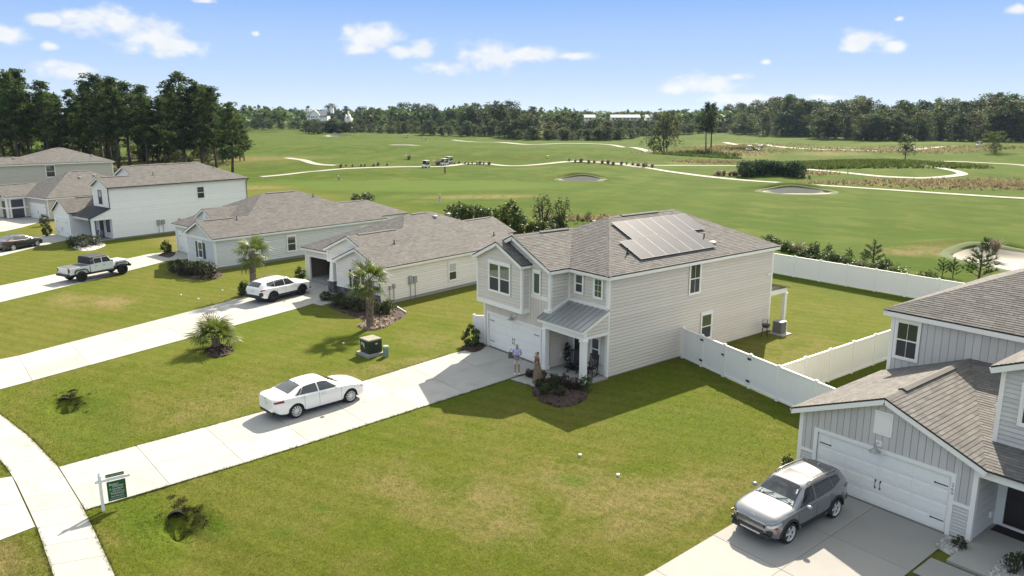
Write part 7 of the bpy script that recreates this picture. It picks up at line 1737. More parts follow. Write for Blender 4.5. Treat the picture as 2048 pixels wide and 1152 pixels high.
# tufts along the paths
for (xs_, y0, y1, hh_) in ((range(1136, 1300, 13), 323, 333, 11), ((1290, 1302), 335, 336, 12), (range(1440, 1492, 9), 350, 352, 13), ((1592, 1604, 1616), 355, 357, 10), (range(680, 784, 13), 334, 332, 9), (range(912, 980, 8), 328, 329, 8), ((874, 881), 331, 331, 13), ((820,), 318, 318, 12), ((884, 902), 311, 312, 5)):
    xs_ = list(xs_)
    for i, px in enumerate(xs_):
        py = y0 + (y1 - y0) * i / max(1, len(xs_) - 1) + rnd.uniform(-1.2, 1.2); px += rnd.uniform(-3.5, 3.5); p = at(px, py); shrub('tuft', 'brown ornamental grass tuft beside the cart path', p, height_to(p, py - hh_ * rnd.uniform(0.65, 1.15)), rnd.uniform(1.0, 1.7), 'grass tufts along the cart paths', 'grass_tuft', cat='grass tuft')
for i in range(9):
    px = 1492 + i * 12.5; p = at(px, 353 - 3 * math.sin(i * 0.4)); shrub('juni', 'dark juniper in the big clump between the cart paths', p, height_to(p, 323 + rnd.uniform(-2, 8)), 0.9, 'junipers of the clump', 'juniper')
# wild rough: tan and green tall grass, scattered
def rough_patch(name, label, spots, m, n, size, h):
    rs = np.random.RandomState(len(label)); V = []; F = []; T = []; k = 0
    for (px, py, a, b, w) in spots:
        x0, y0 = flat(px, py)
        for _ in range(int(n * w)):
            r = 1.45 * rs.random(); th = rs.random() * 6.283; s = a * r * math.cos(th); q = b * r * math.sin(th)
            x = x0 + ACROSS.x * s + VIEW.x * q; y = y0 + ACROSS.y * s + VIEW.y * q; z = float(hgt(x, y)) if _ % 4 == 0 else z if _ else float(hgt(x, y)); z = float(hgt(x, y)); t = rs.random()
            for c in range(3):
                dx, dy = rs.normal(size=2) * size; wx, wy = rs.normal(size=2) * size * 0.35; hh = h * (0.5 + 0.9 * rs.random())
                V += [(x - wx, y - wy, z - 0.02), (x + wx, y + wy, z - 0.02), (x + dx + wx * .4, y + dy + wy * .4, z + hh), (x + dx - wx * .4, y + dy - wy * .4, z + hh)]; F.append((k, k + 1, k + 2, k + 3)); k += 4; T.append(min(1, max(0, t + rs.normal() * 0.15)))
    tag(link(name, np_mesh(name, V, F, [m], T)), label, 'grass', kind='stuff')
rough_patch('tall_rough', 'tan tall rough grass on the golf mounds', ((1420, 308, 20, 12, 0.9), (1010, 268, 40, 12, 0.8), (1910, 366, 24, 5, 1.0), (2010, 374, 16, 7, 0.8), (1770, 307, 28, 10, 0.8), (1480, 300, 20, 10, 0.6), (1560, 352, 11, 3, 0.3), (1990, 302, 36, 10, 0.8), (1440, 326, 10, 3, 0.4), (1240, 440, 7, 1.5, 0.25)), mat('tan_grass', (0.24, 0.195, 0.108), 0.85, tint=0.4, trans=0.4), 1000, 0.30, 0.5)
rough_patch('green_rough', 'bright green weedy bank beside the curving cart path', ((1740, 337, 22, 9, 1.6), (1660, 340, 8, 4, 0.4), (1395, 318, 10, 5, 0.6), (1700, 330, 20, 8, 0.8)), LEAFL, 1700, 0.34, 0.7)
rough_patch('weed_bank', 'dark brush on the sandy mound under the pine pair', ((1405, 312, 9, 4, 1.0), (1380, 310, 7, 3, 0.6), (1480, 306, 5, 3, 0.5)), LEAFS, 500, 0.4, 0.8)

# ------------------------------------------------------------------ palms
def frond_mesh(seed, droop, m):
    rs = np.random.RandomState(seed); mb = MB(); L = 1.0
    pet = [Vector((0, 0, 0)), Vector((0.35, 0, 0.06)), Vector((0.68, 0, 0.04)), Vector((0.92, 0, -0.04))]
    mb.tube(pet, [0.018, 0.014, 0.010, 0.006], 4, t=0.75)
    n = 19
    for i in range(n):
        a = (i / (n - 1) - 0.5) * 2; th = a * 2.0; base = pet[2].lerp(pet[3], 0.6 * (1 - abs(a)))
        ln = 0.78 * (1 - 0.30 * abs(a)) * (0.85 + 0.3 * rs.random())
        d = Vector((math.cos(th), math.sin(th), 0.10 - 0.25 * abs(a))); w = d.cross(Vector((0, 0, 1))).normalized() * 0.030
        p0, p1, p2 = base, base + d * ln * 0.55 + Vector((0, 0, -0.04)), base + d * ln * (0.92) + Vector((0, 0, -0.08 - droop * (0.16 + 0.16 * rs.random())))
        t = min(1, max(0, rs.normal(0.5, 0.2)))
        fold = Vector((0, 0, 0.012))
        mb.face([p0 - w * 0.5, p0 + w * 0.5, p1 + w + fold, p1 - w], 0, t); mb.face([p1 - w, p1 + w + fold, p2 + w * 0.3, p2 - w * 0.3], 0, t * 0.9)
    return mb.mesh('frond', m)
FR = [frond_mesh(s, d, PALM) for s, d in ((91, 0.4), (92, 0.8), (93, 1.2), (94, 0.6))]; FRY = [frond_mesh(95, 1.4, PALMY)]
def palm(label, loc, trunk, R_, n, seed, low=False):
    rs = np.random.RandomState(seed); root = thing('palm_tree', label, 'palm', loc, 0)
    tb = MB(); r0 = 0.19 if not low else 0.16
    zs = np.linspace(-0.05, trunk, max(3, int(trunk / 0.25))); lx, ly = rs.normal(size=2) * 0.03
    tb.tube([(lx * z + 0.03 * math.sin(z * 1.3), ly * z, z) for z in zs], [r0 * (1.06 - 0.10 * (z / max(trunk, .1))) + 0.012 * rs.normal() for z in zs], 12, t=0.5)
    k = int(trunk * 46) + 10
    for i in range(k):
        z = trunk * (i + 0.5) / k; th = i * 2.399; c, s = math.cos(th), math.sin(th); r = r0 * (1.02 - 0.10 * z / max(trunk, .1)); x, y = lx * z + 0.03 * math.sin(z * 1.3), ly * z
        q = Vector((x + c * r * 0.9, y + s * r * 0.9, z)); o = Vector((c, s, 0)); w = Vector((-s, c, 0)) * 0.075; t = rs.random(); g = 0.07 + 0.06 * (z / max(trunk, .1))
        tb.hexa([q - w, q + w, q + w * 0.8 + o * 0.045, q - w * 0.8 + o * 0.045, q - w * 0.7 + Vector((0, 0, 0.15)) + o * (g - 0.03), q + w * 0.7 + Vector((0, 0, 0.15)) + o * (g - 0.03), q + w * 0.6 + Vector((0, 0, 0.17)) + o * g, q - w * 0.6 + Vector((0, 0, 0.17)) + o * g], 0, t)
    tb.build('trunk', BARKP, root, smooth=False)
    for i in range(n):
        u = (i + 0.5) / n; th = i * 2.399 + rs.random() * 0.4; pitch = R(72 - 118 * u + rs.normal() * 7) if not low else R(80 - 86 * u + rs.normal() * 6)
        f = link('frond', FR[(i * 7) % 4] if u < 0.93 or low else FRY[0], root, (lx * trunk + 0.05 * math.cos(th), ly * trunk + 0.05 * math.sin(th), trunk + 0.05 - 0.25 * u), rot=(rs.normal() * 0.25, -pitch, th))
        s_ = R_ * (0.85 + 0.3 * rs.random()) / 1.62; f.scale = (s_, s_, s_)
    return root
p = at(740, 655); palm('palm with a thick trunk in the bark bed before the cream bungalow', p, height_to(p, 561), 1.72, 27, 7)
p = at(507, 590); palm('palm behind the white crossover wagon at the lawn edge', p, height_to(p, 506), 1.75, 26, 8)
p = at(432, 697); palm('low spreading palm without a tall trunk on the open lawn', p, 0.75, 1.75, 26, 9, low=True)

# ------------------------------------------------------------------ planting beds
def bed(name, label, pts, m, n=500, size=0.09, z=0.03, seed=1, top=None):
    c = Vector((sum(p[0] for p in pts) / len(pts), sum(p[1] for p in pts) / len(pts))); mb = MB(); base = 0.0
    P = catmull(list(pts) + [pts[0]], 5)[:-1]; k = len(P); V = [(c.x, c.y, z + 0.08)]; F = []; T = []
    for f_ in (0.55, 0.9, 1.0):
        for p in P: V.append((c.x + (p[0] - c.x) * f_, c.y + (p[1] - c.y) * f_, z + (0.07, 0.04, -0.04)[(0.55, 0.9, 1.0).index(f_)]))
    mb.v = V
    for j in range(k): mb.f.append((0, 1 + j, 1 + (j + 1) % k)); mb.m.append(0); mb.t.append(0.4)
    for r in range(2):
        for j in range(k): a = 1 + r * k + j; b = 1 + r * k + (j + 1) % k; mb.f.append((a, a + k, b + k, b)); mb.m.append(0); mb.t.append(0.4)
    rs = np.random.RandomState(seed)
    for _ in range(n):
        i = rs.randint(k); f_ = math.sqrt(rs.random()) * 0.98; p = Vector(P[i]).lerp(Vector(P[(i + 1) % k]), rs.random()); q = c.lerp(p, f_); zz = z + 0.085 - 0.06 * f_ ** 2
        a = Vector(rs.normal(size=3)); a.z *= 0.35; a.normalize(); b = a.cross(Vector((0, 0, 1)) + Vector(rs.normal(size=3)) * 0.4).normalized(); s = size * (0.5 + rs.random()); a *= s; b *= s * 0.45; o = Vector((q.x, q.y, zz + 0.01))
        mb.face([o - a - b, o + a - b, o + a + b, o - a + b], 0, rs.random())
    CONCRETE.append([tuple(p) for p in P[::3]])
    o = mb.build(name, m); tag(o, label, 'garden bed', kind='stuff'); return o
P_ = lambda *pp: [tuple(at(*q)[:2]) for q in pp]
bed('mulch_bed', 'dark mulch bed of shrubs before the porch of the warm grey house', P_((1062, 786), (1072, 766), (1100, 756), (1150, 762), (1176, 776), (1172, 800), (1130, 816), (1085, 806)), MULCH, 700, 0.07)
bed('mulch_bed', 'little mulch patch beside the walkway of the warm grey house', P_((1050, 752), (1068, 741), (1094, 748), (1080, 764)), MULCH, 160, 0.06, z=0.05)
bed('mulch_bed', 'mulch patch left of the garage of the warm grey house', P_((920, 700), (942, 684), (972, 692), (950, 706)), MULCH, 200, 0.06)
bed('mulch_bed', 'dark mulch bed of shrubs before the cream bungalow', P_((655, 612), (680, 592), (760, 600), (812, 622), (800, 640), (760, 645), (700, 632)), MULCH, 600, 0.07)
bed('bark_bed', 'pale bark bed round the foot of the thick palm', P_((716, 652), (735, 640), (765, 632), (786, 634), (788, 644), (768, 656), (735, 662)), CHIPS, 900, 0.075, z=0.06)
bed('mulch_bed', 'mulch heap under the low spreading palm', P_((408, 704), (425, 692), (450, 690), (466, 700), (452, 712), (425, 716)), MULCH, 300, 0.10)
bed('mulch_bed', 'dark mulch bed before the blue-grey bungalow', P_((338, 542), (356, 530), (440, 545), (438, 556), (405, 560), (362, 554)), MULCH, 350, 0.08)
bed('pebble_bed', 'white pebble bed before the white farmhouse', P_((140, 492), (160, 484), (205, 486), (208, 493), (170, 503)), PEBBLE, 500, 0.08)
bed('pebble_bed', 'small white pebble bed at the corner of the numbered garage', P_((1872, 1094), (1896, 1076), (1934, 1092), (1912, 1114)), PEBBLE, 600, 0.035, z=0.04)
bed('pebble_bed', 'white pebble bed at the lower right corner', P_((1972, 1150), (2000, 1122), (2044, 1118), (2044, 1190), (1980, 1190)), PEBBLE, 600, 0.04, z=0.04)
bed('mulch_bed', 'small mulch ring behind the white crossover wagon', P_((474, 588), (492, 580), (506, 584), (496, 592)), MULCH, 140, 0.07)
bed('mulch_bed', 'small mulch ring beside the blue-grey garage', P_((316, 512), (332, 504), (352, 506), (340, 516)), MULCH, 140, 0.07)
for i, (k, px, py, yt, w, lab) in enumerate((
    ('dark', 1108, 778, 748, 0.8, 'dark shrub left of the middle in the porch bed'), ('green', 1090, 790, 768, 1.0, 'pale green shrub at the front left of the porch bed'), ('red', 1128, 775, 750, 0.9, 'purple-leaved shrub in the middle of the porch bed'),
    ('red', 1150, 780, 756, 0.9, 'purple-leaved shrub right of the middle in the porch bed'), ('green', 1172, 782, 752, 0.8, 'fresh green shrub by the right porch column'), ('dark', 1080, 776, 758, 0.9, 'dark shrub at the left end of the porch bed'), ('dark', 1118, 792, 772, 1.1, 'low dark shrub at the front of the porch bed'),
    ('red', 1058, 756, 739, 0.8, 'small dark shrub behind the woman in the long dress'), ('lime', 944, 692, 652, 0.7, 'bright leafy shrub left of the white garage door'),
    ('dark', 676, 612, 586, 1.0, 'dark shrub at the left end of the cream bungalow bed'), ('dark', 697, 618, 590, 1.0, 'second dark shrub in the cream bungalow bed'), ('dark', 718, 624, 596, 1.0, 'third dark shrub in the cream bungalow bed'), ('dark', 752, 630, 600, 1.0, 'dark shrub right behind the thick palm trunk'), ('green', 776, 630, 598, 0.9, 'glossy green shrub at the right end of the cream bungalow bed'),
    ('round', 652, 601, 583, 1.1, 'clipped round boxwood at the cream bungalow walkway'), ('spiky', 601, 559, 537, 0.9, 'spiky shrub at the left garage corner of the cream bungalow'), ('spiky', 490, 590, 566, 0.8, 'small spiky shrub at the foot of the rear palm'),
    ('dark', 352, 545, 520, 1.0, 'dark shrub at the left end of the blue-grey bungalow bed'), ('dark', 374, 550, 520, 1.0, 'second dark shrub of the blue-grey bungalow bed'), ('dark', 396, 553, 521, 1.0, 'third dark shrub of the blue-grey bungalow bed'), ('dark', 420, 556, 522, 1.0, 'dark shrub at the right end of the blue-grey bungalow bed'),
    ('lime', 333, 507, 482, 0.7, 'bright shrub left of the blue-grey garage door'), ('dark', 146, 494, 472, 0.9, 'grey-green shrub at the left of the farmhouse bed'), ('dark', 166, 496, 470, 1.0, 'grey-green shrub in the middle of the farmhouse bed'), ('dark', 188, 492, 470, 1.0, 'grey-green shrub at the right of the farmhouse bed'),
    ('lime', 96, 472, 449, 0.7, 'lime green shrub left of the farmhouse garage'), ('dark', 90, 452, 428, 0.7, 'dark shrub before the tan bungalow corner'), ('lime', 1574, 942, 912, 0.7, 'small green shrub behind the silver crossover at the garage corner'),
    ('dark', 1916, 1098, 1074, 1.0, 'dark little shrub on the white pebbles under the house number'), ('dark', 2030, 1150, 1108, 0.8, 'dark shrub at the lower right corner'))):
    p = at(px, py); shrub(k, lab, (p.x, p.y, p.z + 0.04), height_to(p, yt), w, None, 'shrub', i)
# ------------------------------------------------------------------ white vinyl fences
POSTM = None
def fence(label, pts, gates=(), h=1.83, sag=0.0):
    a = Vector(pts[0]); root = thing('privacy_fence', label, 'fence', (a.x, a.y, 0))
    global POSTM
    if POSTM is None:
        mb = MB(); mb.box(-0.064, 0.064, -0.064, 0.064, -0.05, h + 0.03); POSTM = mb.mesh('post', VINYL)
        cp = MB(); cp.box(-0.08, 0.08, -0.08, 0.08, 0, 0.03); cp.hexa([(-0.07, -0.07, 0.03), (0.07, -0.07, 0.03), (0.07, 0.07, 0.03), (-0.07, 0.07, 0.03), (-0.01, -0.01, 0.075), (0.01, -0.01, 0.075), (0.01, 0.01, 0.075), (-0.01, 0.01, 0.075)])
        fence.cap = cp.mesh('post_cap', VINYL)
    n = len(pts)
    for i, p in enumerate(pts):
        d = Vector(pts[min(i + 1, n - 1)]) - Vector(pts[max(i - 1, 0)]); rz = math.atan2(d.y, d.x)
        o = link('post', POSTM, root, (p[0] - a.x, p[1] - a.y, 0), rz); link('post_cap', fence.cap, o, (0, 0, h + 0.03))
    for i in range(n - 1):
        p, q = Vector(pts[i]), Vector(pts[i + 1]); d = q - p; L = d.length; rz = math.atan2(d.y, d.x); gate = i in gates
        mb = MB(); e = 0.064 if not gate else 0.085; z0 = 0.06
        mb.box(e, L - e, -0.045, 0.045, h - 0.09, h); mb.box(e, L - e, -0.045, 0.045, z0, z0 + 0.12)
        k = max(1, round((L - 2 * e) / 0.28)); w = (L - 2 * e) / k
        for j in range(k): mb.box(e + j * w + 0.004, e + (j + 1) * w - 0.004, -0.020, 0.020, z0 + 0.12, h - 0.09); 
        mb.box(e, L - e, -0.014, 0.014, z0 + 0.12, h - 0.09)
        if gate: mb.box(e, e + 0.09, -0.05, 0.05, z0, h + 0.002); mb.box(L - e - 0.09, L - e, -0.05, 0.05, z0, h + 0.002)
        g = mb.build('gate' if gate else 'panel', VINYL, root, loc=(p.x - a.x, p.y - a.y, 0), rz=rz)
        if gate:
            xh = 0.0 if gates.index(i) == 0 else L
            for z in (0.35, h - 0.28):
                hg = MB(); hg.box(xh - 0.10, xh + 0.16 if xh == 0 else xh + 0.10, -0.085, -0.066, z, z + 0.11) if xh == 0 else hg.box(xh - 0.16, xh + 0.10, -0.085, -0.066, z, z + 0.11); hg.build('hinge', BLACK, g)
            if gates.index(i) == 0: lt = MB(); lt.box(L - 0.14, L + 0.05, -0.09, -0.066, 1.22, 1.32); lt.build('latch', BLACK, g)
    return root
A, B = Vector((0.24, 6.09)), Vector((7.75, 4.25)); u_ = (B - A).normalized()
fence('white privacy fence with a double gate beside the blank grey wall', [tuple(A + u_ * d) for d in (0.0, 1.75, 3.65, 5.7, 7.73, 10.15, 12.4)], gates=(1, 2))
C0, C1 = B, Vector((8.3, 32.2)); k = 12
fence('white privacy fence running back between the two yards', [tuple(C0.lerp(C1, i / k)) for i in range(k + 1)][0:])
fence('long white rear fence along the golf course', [tuple(Vector((8.3, 32.2)).lerp(Vector((-11.2, 32.3)), i / 8)) for i in range(9)])
fence('short white fence stub left of the white garage door', [(-9.3, -1.15), (-9.85, -1.75)])

# ------------------------------------------------------------------ yard things
GREENBOX = mat('dark_green_paint', (0.016, 0.028, 0.018), 0.45, var=0.2, vscale=3)
p = at(742, 708)
T_ = thing('transformer_box', 'dark green utility transformer box on a concrete pad', 'transformer', (p.x, p.y, p.z), R(4))
mb = MB(); mb.box(-0.66, 0.66, -0.62, 0.62, -0.05, 0.16); mb.build('pad', CONCD, T_, bevel=0.01)
mb = MB(); mb.box(-0.50, 0.50, -0.42, 0.48, 0.16, 0.98); mb.build('cabinet', GREENBOX, T_, bevel=0.02)
mb = MB(); mb.hexa([(-0.53, -0.50, 0.94), (0.53, -0.50, 0.94), (0.53, 0.51, 0.94), (-0.53, 0.51, 0.94), (-0.50, -0.46, 1.02), (0.50, -0.46, 1.02), (0.50, 0.48, 1.02), (-0.50, 0.48, 1.02)]); mb.build('lid', mat('pale_lid', (0.22, 0.215, 0.16), 0.8, var=0.25, vscale=6), T_, bevel=0.01)  # lid in a paler tone than the cabinet
for (x, z, w, h) in ((-0.36, 0.62, 0.15, 0.17), (-0.14, 0.52, 0.12, 0.24)): mb = MB(); mb.box(x, x + w, -0.428, -0.42, z, z + h); mb.build('warning_sticker', PLATE, T_)
mb = MB(); mb.box(0.50, 0.508, 0.02, 0.16, 0.70, 0.78); mb.build('warning_sticker', PLATE, T_)
mb = MB(); mb.box(-0.02, 0.02, -0.45, -0.42, 0.42, 0.56); mb.build('padlock', GALV, T_)
p = at(772, 713)
T_ = thing('cable_pedestal', 'short pale green cylinder pedestal right of the transformer box', 'pedestal', (p.x, p.y, p.z))
mb = MB(); mb.lathe([(0.17, -0.05), (0.17, 0.58)], 20); mb.build('drum', mat('pale_green', (0.20, 0.27, 0.22), 0.5), T_, smooth=True, angle=40)
mb = MB(); mb.lathe([(0.185, 0.55), (0.19, 0.62), (0.16, 0.67), (0.03, 0.685)], 20); mb.build('cap', mat('pale_green_cap', (0.30, 0.38, 0.31), 0.5), T_, smooth=True, angle=40)

# real-estate sign
p = at(207, 1022); SG = mat('sign_green', (0.012, 0.10, 0.035), 0.5); WHT = mat('sign_white', (0.75, 0.77, 0.74), 0.5)
ang = math.atan2(*(at(245, 1005) - at(205, 1018)).yx[:2]) if False else R(82)
S_ = thing('yard_sign', 'green real estate sign hanging from a white post at the driveway', 'sign', (p.x, p.y, p.z), R(86)); ph = height_to(p, 944) - 0.12
mb = MB(); mb.box(-0.05, 0.05, -0.05, 0.05, -0.1, ph - 0.08); mb.build('post', VINYL, S_)
mb = MB(); mb.lathe([(0.065, 0), (0.075, 0.03), (0.03, 0.06), (0.055, 0.11), (0.03, 0.17), (0.005, 0.20)], 8, (0, 0, ph - 0.09)); mb.build('finial', VINYL, S_, smooth=True)
zb = ph - 0.30
mb = MB(); mb.box(-0.16, -0.055, -0.035, 0.035, zb, zb + 0.10); mb.box(0.055, 0.98, -0.035, 0.035, zb, zb + 0.10); mb.build('arm', VINYL, S_)
def sign_text(txt, size, x, z, parent, m=WHT, align='CENTER', y=-0.0125):
    cu = bpy.data.curves.new('lettering', 'FONT'); cu.body = txt; cu.size = size; cu.extrude = 0.001; cu.align_x = align; cu.materials.append(m)
    return link('lettering', text_mesh(cu), parent, (x, y, z), rot=(R(90), 0, 0))
mb = MB(); mb.box(0.19, 0.80, -0.01, 0.01, zb + 0.115, zb + 0.24); rd_ = mb.build('rider_board', SG, S_); sign_text('CALL FOR SHOWING', 0.072, 0.495, zb + 0.15, rd_)
mb = MB(); mb.box(0.20, 0.82, -0.01, 0.01, zb - 0.80, zb - 0.05); bd_ = mb.build('board', SG, S_)
sign_text('Better', 0.125, 0.27, zb - 0.21, bd_, align='LEFT'); sign_text('Homes', 0.125, 0.74, zb - 0.29, bd_, align='RIGHT'); sign_text('& Gardens', 0.105, 0.27, zb - 0.385, bd_, align='LEFT'); sign_text('REAL ESTATE', 0.05, 0.51, zb - 0.44, bd_)
sign_text('PARACLE', 0.105, 0.52, zb - 0.575, bd_); sign_text('843.790.2201', 0.08, 0.52, zb - 0.675, bd_)
ln = MB(); ln.box(0.25, 0.77, -0.0118, -0.0105, zb - 0.475, zb - 0.465); ln.box(0.25, 0.77, -0.0118, -0.0105, zb - 0.735, zb - 0.725); ln.build('printed_line', WHT, bd_)
for x in (0.28, 0.74): mb = MB(); mb.tube([(x, 0, zb - 0.05), (x, 0, zb)], 0.008, 5); mb.build('hook', GALV, S_)

# culvert pipes in the swale, the grass dug away round them
for (px, py, lab, az_) in ((352, 1030, 'open culvert pipe in the grass beside the long driveway', 6), (128, 799, 'open culvert pipe in the grass near the sidewalk', 4)):
    p = at(px, py); z = float(hgt(p.x, p.y)); T_ = thing('culvert_pipe', lab, 'pipe', (p.x, p.y, -0.45), R(az_ - 20))
    mb = MB(); n = 20
    for (r0, r1, x0, x1) in ((0.24, 0.24, -2.2, 0.06),):
        pts = [(0.29, -0.10), (0.29, 0.05), (0.25, 0.05), (0.25, -0.08), (0.001, -0.08)]
        mb.lathe([(r, x) for r, x in pts], n, (0, 0, 0.20), axis='x')
    mb.build('pipe', mat('black_corrugated', (0.02, 0.02, 0.024), 0.9, spec=0.1), T_, smooth=True, angle=40)
    rs = np.random.RandomState(int(px)); cs = [(p.x + rs.normal() * 0.75 + 0.1, p.y + rs.normal() * 0.30 + 0.28, 0) for _ in range(60)]; cs = [(a, b, float(hgt(a, b)) + 0.012) for a, b, _ in cs]
    v, f, t = leafset(cs, 0.17, 34, 0.06, rs, flat=0.14, up=1.6, ctint=0.3); tag(link('dry_leaf_litter', np_mesh('litter', v, f, [mat('litter', (0.03, 0.027, 0.014), 0.95, spec=0.05, tint=0.6)], t)), 'dark leaf litter gathered round the pipe mouth', 'litter', kind='stuff')
# white cleanout caps in the lawns
for (px, py, lab) in ((1160, 912, 'white cleanout cap in the lawn left of the numbered driveway'), (1236, 952, 'white cleanout cap in the green patch of lawn'), (687, 688, 'white cap in the lawn by the palm shadow'), (362, 591, 'white cap in the lawn left of the rear palm'), (397, 599, 'white cap nearest the driveway left of the rear palm'), (445, 522 + 60, 'white cap in the grass near the rear palm')):
    p = at(px, py); T_ = thing('cleanout_cap', lab, 'pipe cap', (p.x, p.y, p.z)); mb = MB(); mb.lathe([(0.055, -0.05), (0.055, 0.06)], 14); mb.build('pipe', VINYL, T_); mb = MB(); mb.lathe([(0.065, 0.05), (0.065, 0.09), (0.04, 0.10)], 14); mb.build('cap', VINYL, T_)
# gutter outlet
a, b = at(800, 618), at(788, 627); T_ = MB(); a = at(795, 617); b = at(812, 627)
T_.tube([(a.x, a.y, 0.12), (b.x, b.y, 0.10)], 0.06, 10); tag(T_.build('downspout_extension', VINYL), 'white downspout pipe lying at the bed of the cream bungalow', 'pipe')

# air conditioner and grill behind the blank wall
T_ = thing('air_conditioner', 'grey air conditioner on a pale pad behind the blank wall', 'air conditioner', (0.80, 15.25, 0)); T_.scale = (0.86,) * 3
mb = MB(); mb.box(-0.52, 0.75, -0.62, 0.55, 0.0, 0.08); mb.build('pad', CONC, T_)
mb = MB(); mb.box(-0.37, 0.37, -0.37, 0.37, 0.08, 0.95)
mb.build('case', mat('ac_dark', (0.09, 0.09, 0.09), 0.5), T_, bevel=0.06)
fins = MB()
for i in range(22): fins.box(-0.385, 0.385, -0.385, 0.385, 0.12 + i * 0.036, 0.135 + i * 0.036)
fins.build('louvres', mat('ac_grey', (0.25, 0.25, 0.24), 0.5), T_)['kind'] = 'stuff'
mb = MB(); mb.box(-0.39, 0.39, -0.39, 0.39, 0.93, 0.98); mb.lathe([(0.30, 0.98), (0.28, 1.0), (0.05, 1.0)], 20); mb.build('top', mat('ac_grey', ()), T_, bevel=0.03)
T_ = thing('kettle_grill', 'black kettle grill standing by the wall corner', 'grill', (0.75, 13.75, 0))
mb = MB(); mb.lathe([(0.02, 0.62), (0.17, 0.66), (0.26, 0.78), (0.275, 0.86), (0.25, 0.86), (0.05, 0.82)], 18); mb.build('bowl', BLACK, T_, smooth=True)
mb = MB(); mb.box(-0.26, 0.26, 0.22, 0.25, 0.88, 1.16); mb.build('wind_screen', BLACK, T_) if False else None
for k in range(3):
    th = R(90 + 120 * k); mb = MB(); mb.tube([(math.cos(th) * 0.14, math.sin(th) * 0.14, 0.66), (math.cos(th) * 0.28, math.sin(th) * 0.28, 0)], 0.014, 6); mb.build('leg', BLACK, T_)
mb = MB(); mb.tube([(-0.28, 0.05, 0.05), (-0.28, 0.05, 1.12), (-0.05, 0.22, 1.12), (-0.05, 0.22, 0.05)], 0.016, 6); mb.build('stand_frame', BLACK, T_)

# porch furniture
def rocking_chair(label, loc, rz):
    T_ = thing('rocking_chair', label, 'rocking chair', loc, rz, 'porch rocking chairs'); m = mat('black_wood', (0.02, 0.018, 0.017), 0.5)
    mb = MB(); 
    for i in range(5): mb.box(-0.25 + i * 0.10, -0.165 + i * 0.10, -0.25, 0.25, 0.42, 0.445)
    mb.build('seat', m, T_)
    mb = MB()
    for i in range(6): y = -0.23 + i * 0.092; mb.hexa([(-0.27, y - 0.03, 0.46), (-0.245, y - 0.03, 0.46), (-0.245, y + 0.03, 0.46), (-0.27, y + 0.03, 0.46), (-0.46, y - 0.03, 1.12), (-0.435, y - 0.03, 1.12), (-0.435, y + 0.03, 1.12), (-0.46, y + 0.03, 1.12)])
    mb.beam((-0.455, -0.28, 1.10), (-0.455, 0.28, 1.10), 0.03, 0.10); mb.build('backrest', m, T_)
    for s in (-1, 1):
        mb = MB(); mb.tube([(-0.52, s * 0.26, 0.10), (-0.25, s * 0.26, 0.03), (0.1, s * 0.26, 0.015), (0.42, s * 0.26, 0.07)], 0.022, 6); mb.build('rocker', m, T_)
        mb = MB(); mb.box(0.20, 0.24, s * 0.26 - 0.02, s * 0.26 + 0.02, 0.02, 0.64); mb.build('leg', m, T_)
        mb = MB(); mb.beam((-0.24, s * 0.26, 0.02), (-0.46, s * 0.26, 1.12), 0.04, 0.04); mb.build('leg', m, T_)
        mb = MB(); mb.box(-0.36, 0.27, s * 0.27 - 0.045, s * 0.27 + 0.045, 0.64, 0.665); mb.build('armrest', m, T_)
rocking_chair('black rocking chair under the porch window', (-0.62, -0.62, 0.10), R(-75)); rocking_chair('black rocking chair beside the front door of the porch', (-1.75, -0.85, 0.10), R(-60))
tag(rocking_chair('black rocking chair on the farmhouse porch', tuple(Vector((-69.1, -10.3, 0.08)) + Vector((-1.3, -1.2, 0))), R(-70)), group=None) if False else None
T_ = thing('potted_plant', 'tall dark potted plant in the porch corner', 'potted plant', (-2.72, -0.38, 0.10)); mb = MB(); mb.lathe([(0.11, 0), (0.17, 0.26), (0.18, 0.28), (0.14, 0.27)], 14); mb.build('pot', mat('grey_pot', (0.25, 0.25, 0.26), 0.6), T_, smooth=True)
q = link('foliage', shrub_mesh(77, LEAFK, 0.22, n=60, per=10, leaf=0.08, clump=0.08)[1], T_, (0, 0, 0.25)); q.scale = (1.0, 1.0, 1.15)
mb = MB(); mb.box(-2.7, -1.75, -0.72, -0.1, 0.10, 0.118); tag(mb.build('door_mat', mat('dark_mat', (0.025, 0.022, 0.022), 0.95)), 'dark door mat before the porch door', 'door mat')
mb = MB(); mb.box(19.5, 21.0, -1.05, -0.50, 0.10, 0.12); tag(mb.build('door_mat', MATS['dark_mat']), 'long dark door mat at the dark glazed entry on the right', 'door mat')
for i, (x, y, rz_, lab) in enumerate(((-1.6, -1.0, 0, 'grey chair on the farmhouse porch, left one'), (-0.8, -0.9, 0, 'grey chair on the farmhouse porch, right one'))):
    w = Matrix.Rotation(R(13), 4, 'Z') @ Vector((x, y, 0)); T_ = thing('porch_chair', lab, 'chair', (-69.1 + w.x, -10.3 + w.y, 0.08), R(13 - 80)); g_ = mat('weathered_grey', (0.12, 0.13, 0.14), 0.7)
    mb = MB(); mb.box(-0.25, 0.25, -0.27, 0.27, 0.40, 0.44); mb.build('seat', g_, T_); mb = MB(); mb.hexa([(-0.27, -0.27, 0.44), (-0.24, -0.27, 0.44), (-0.24, 0.27, 0.44), (-0.27, 0.27, 0.44), (-0.42, -0.27, 1.0), (-0.39, -0.27, 1.0), (-0.39, 0.27, 1.0), (-0.42, 0.27, 1.0)]); mb.build('backrest', g_, T_)
    for sx in (-0.22, 0.22):
        for sy in (-0.25, 0.25): mb = MB(); mb.box(sx - 0.02, sx + 0.02, sy - 0.02, sy + 0.02, 0, 0.40); mb.build('leg', g_, T_)
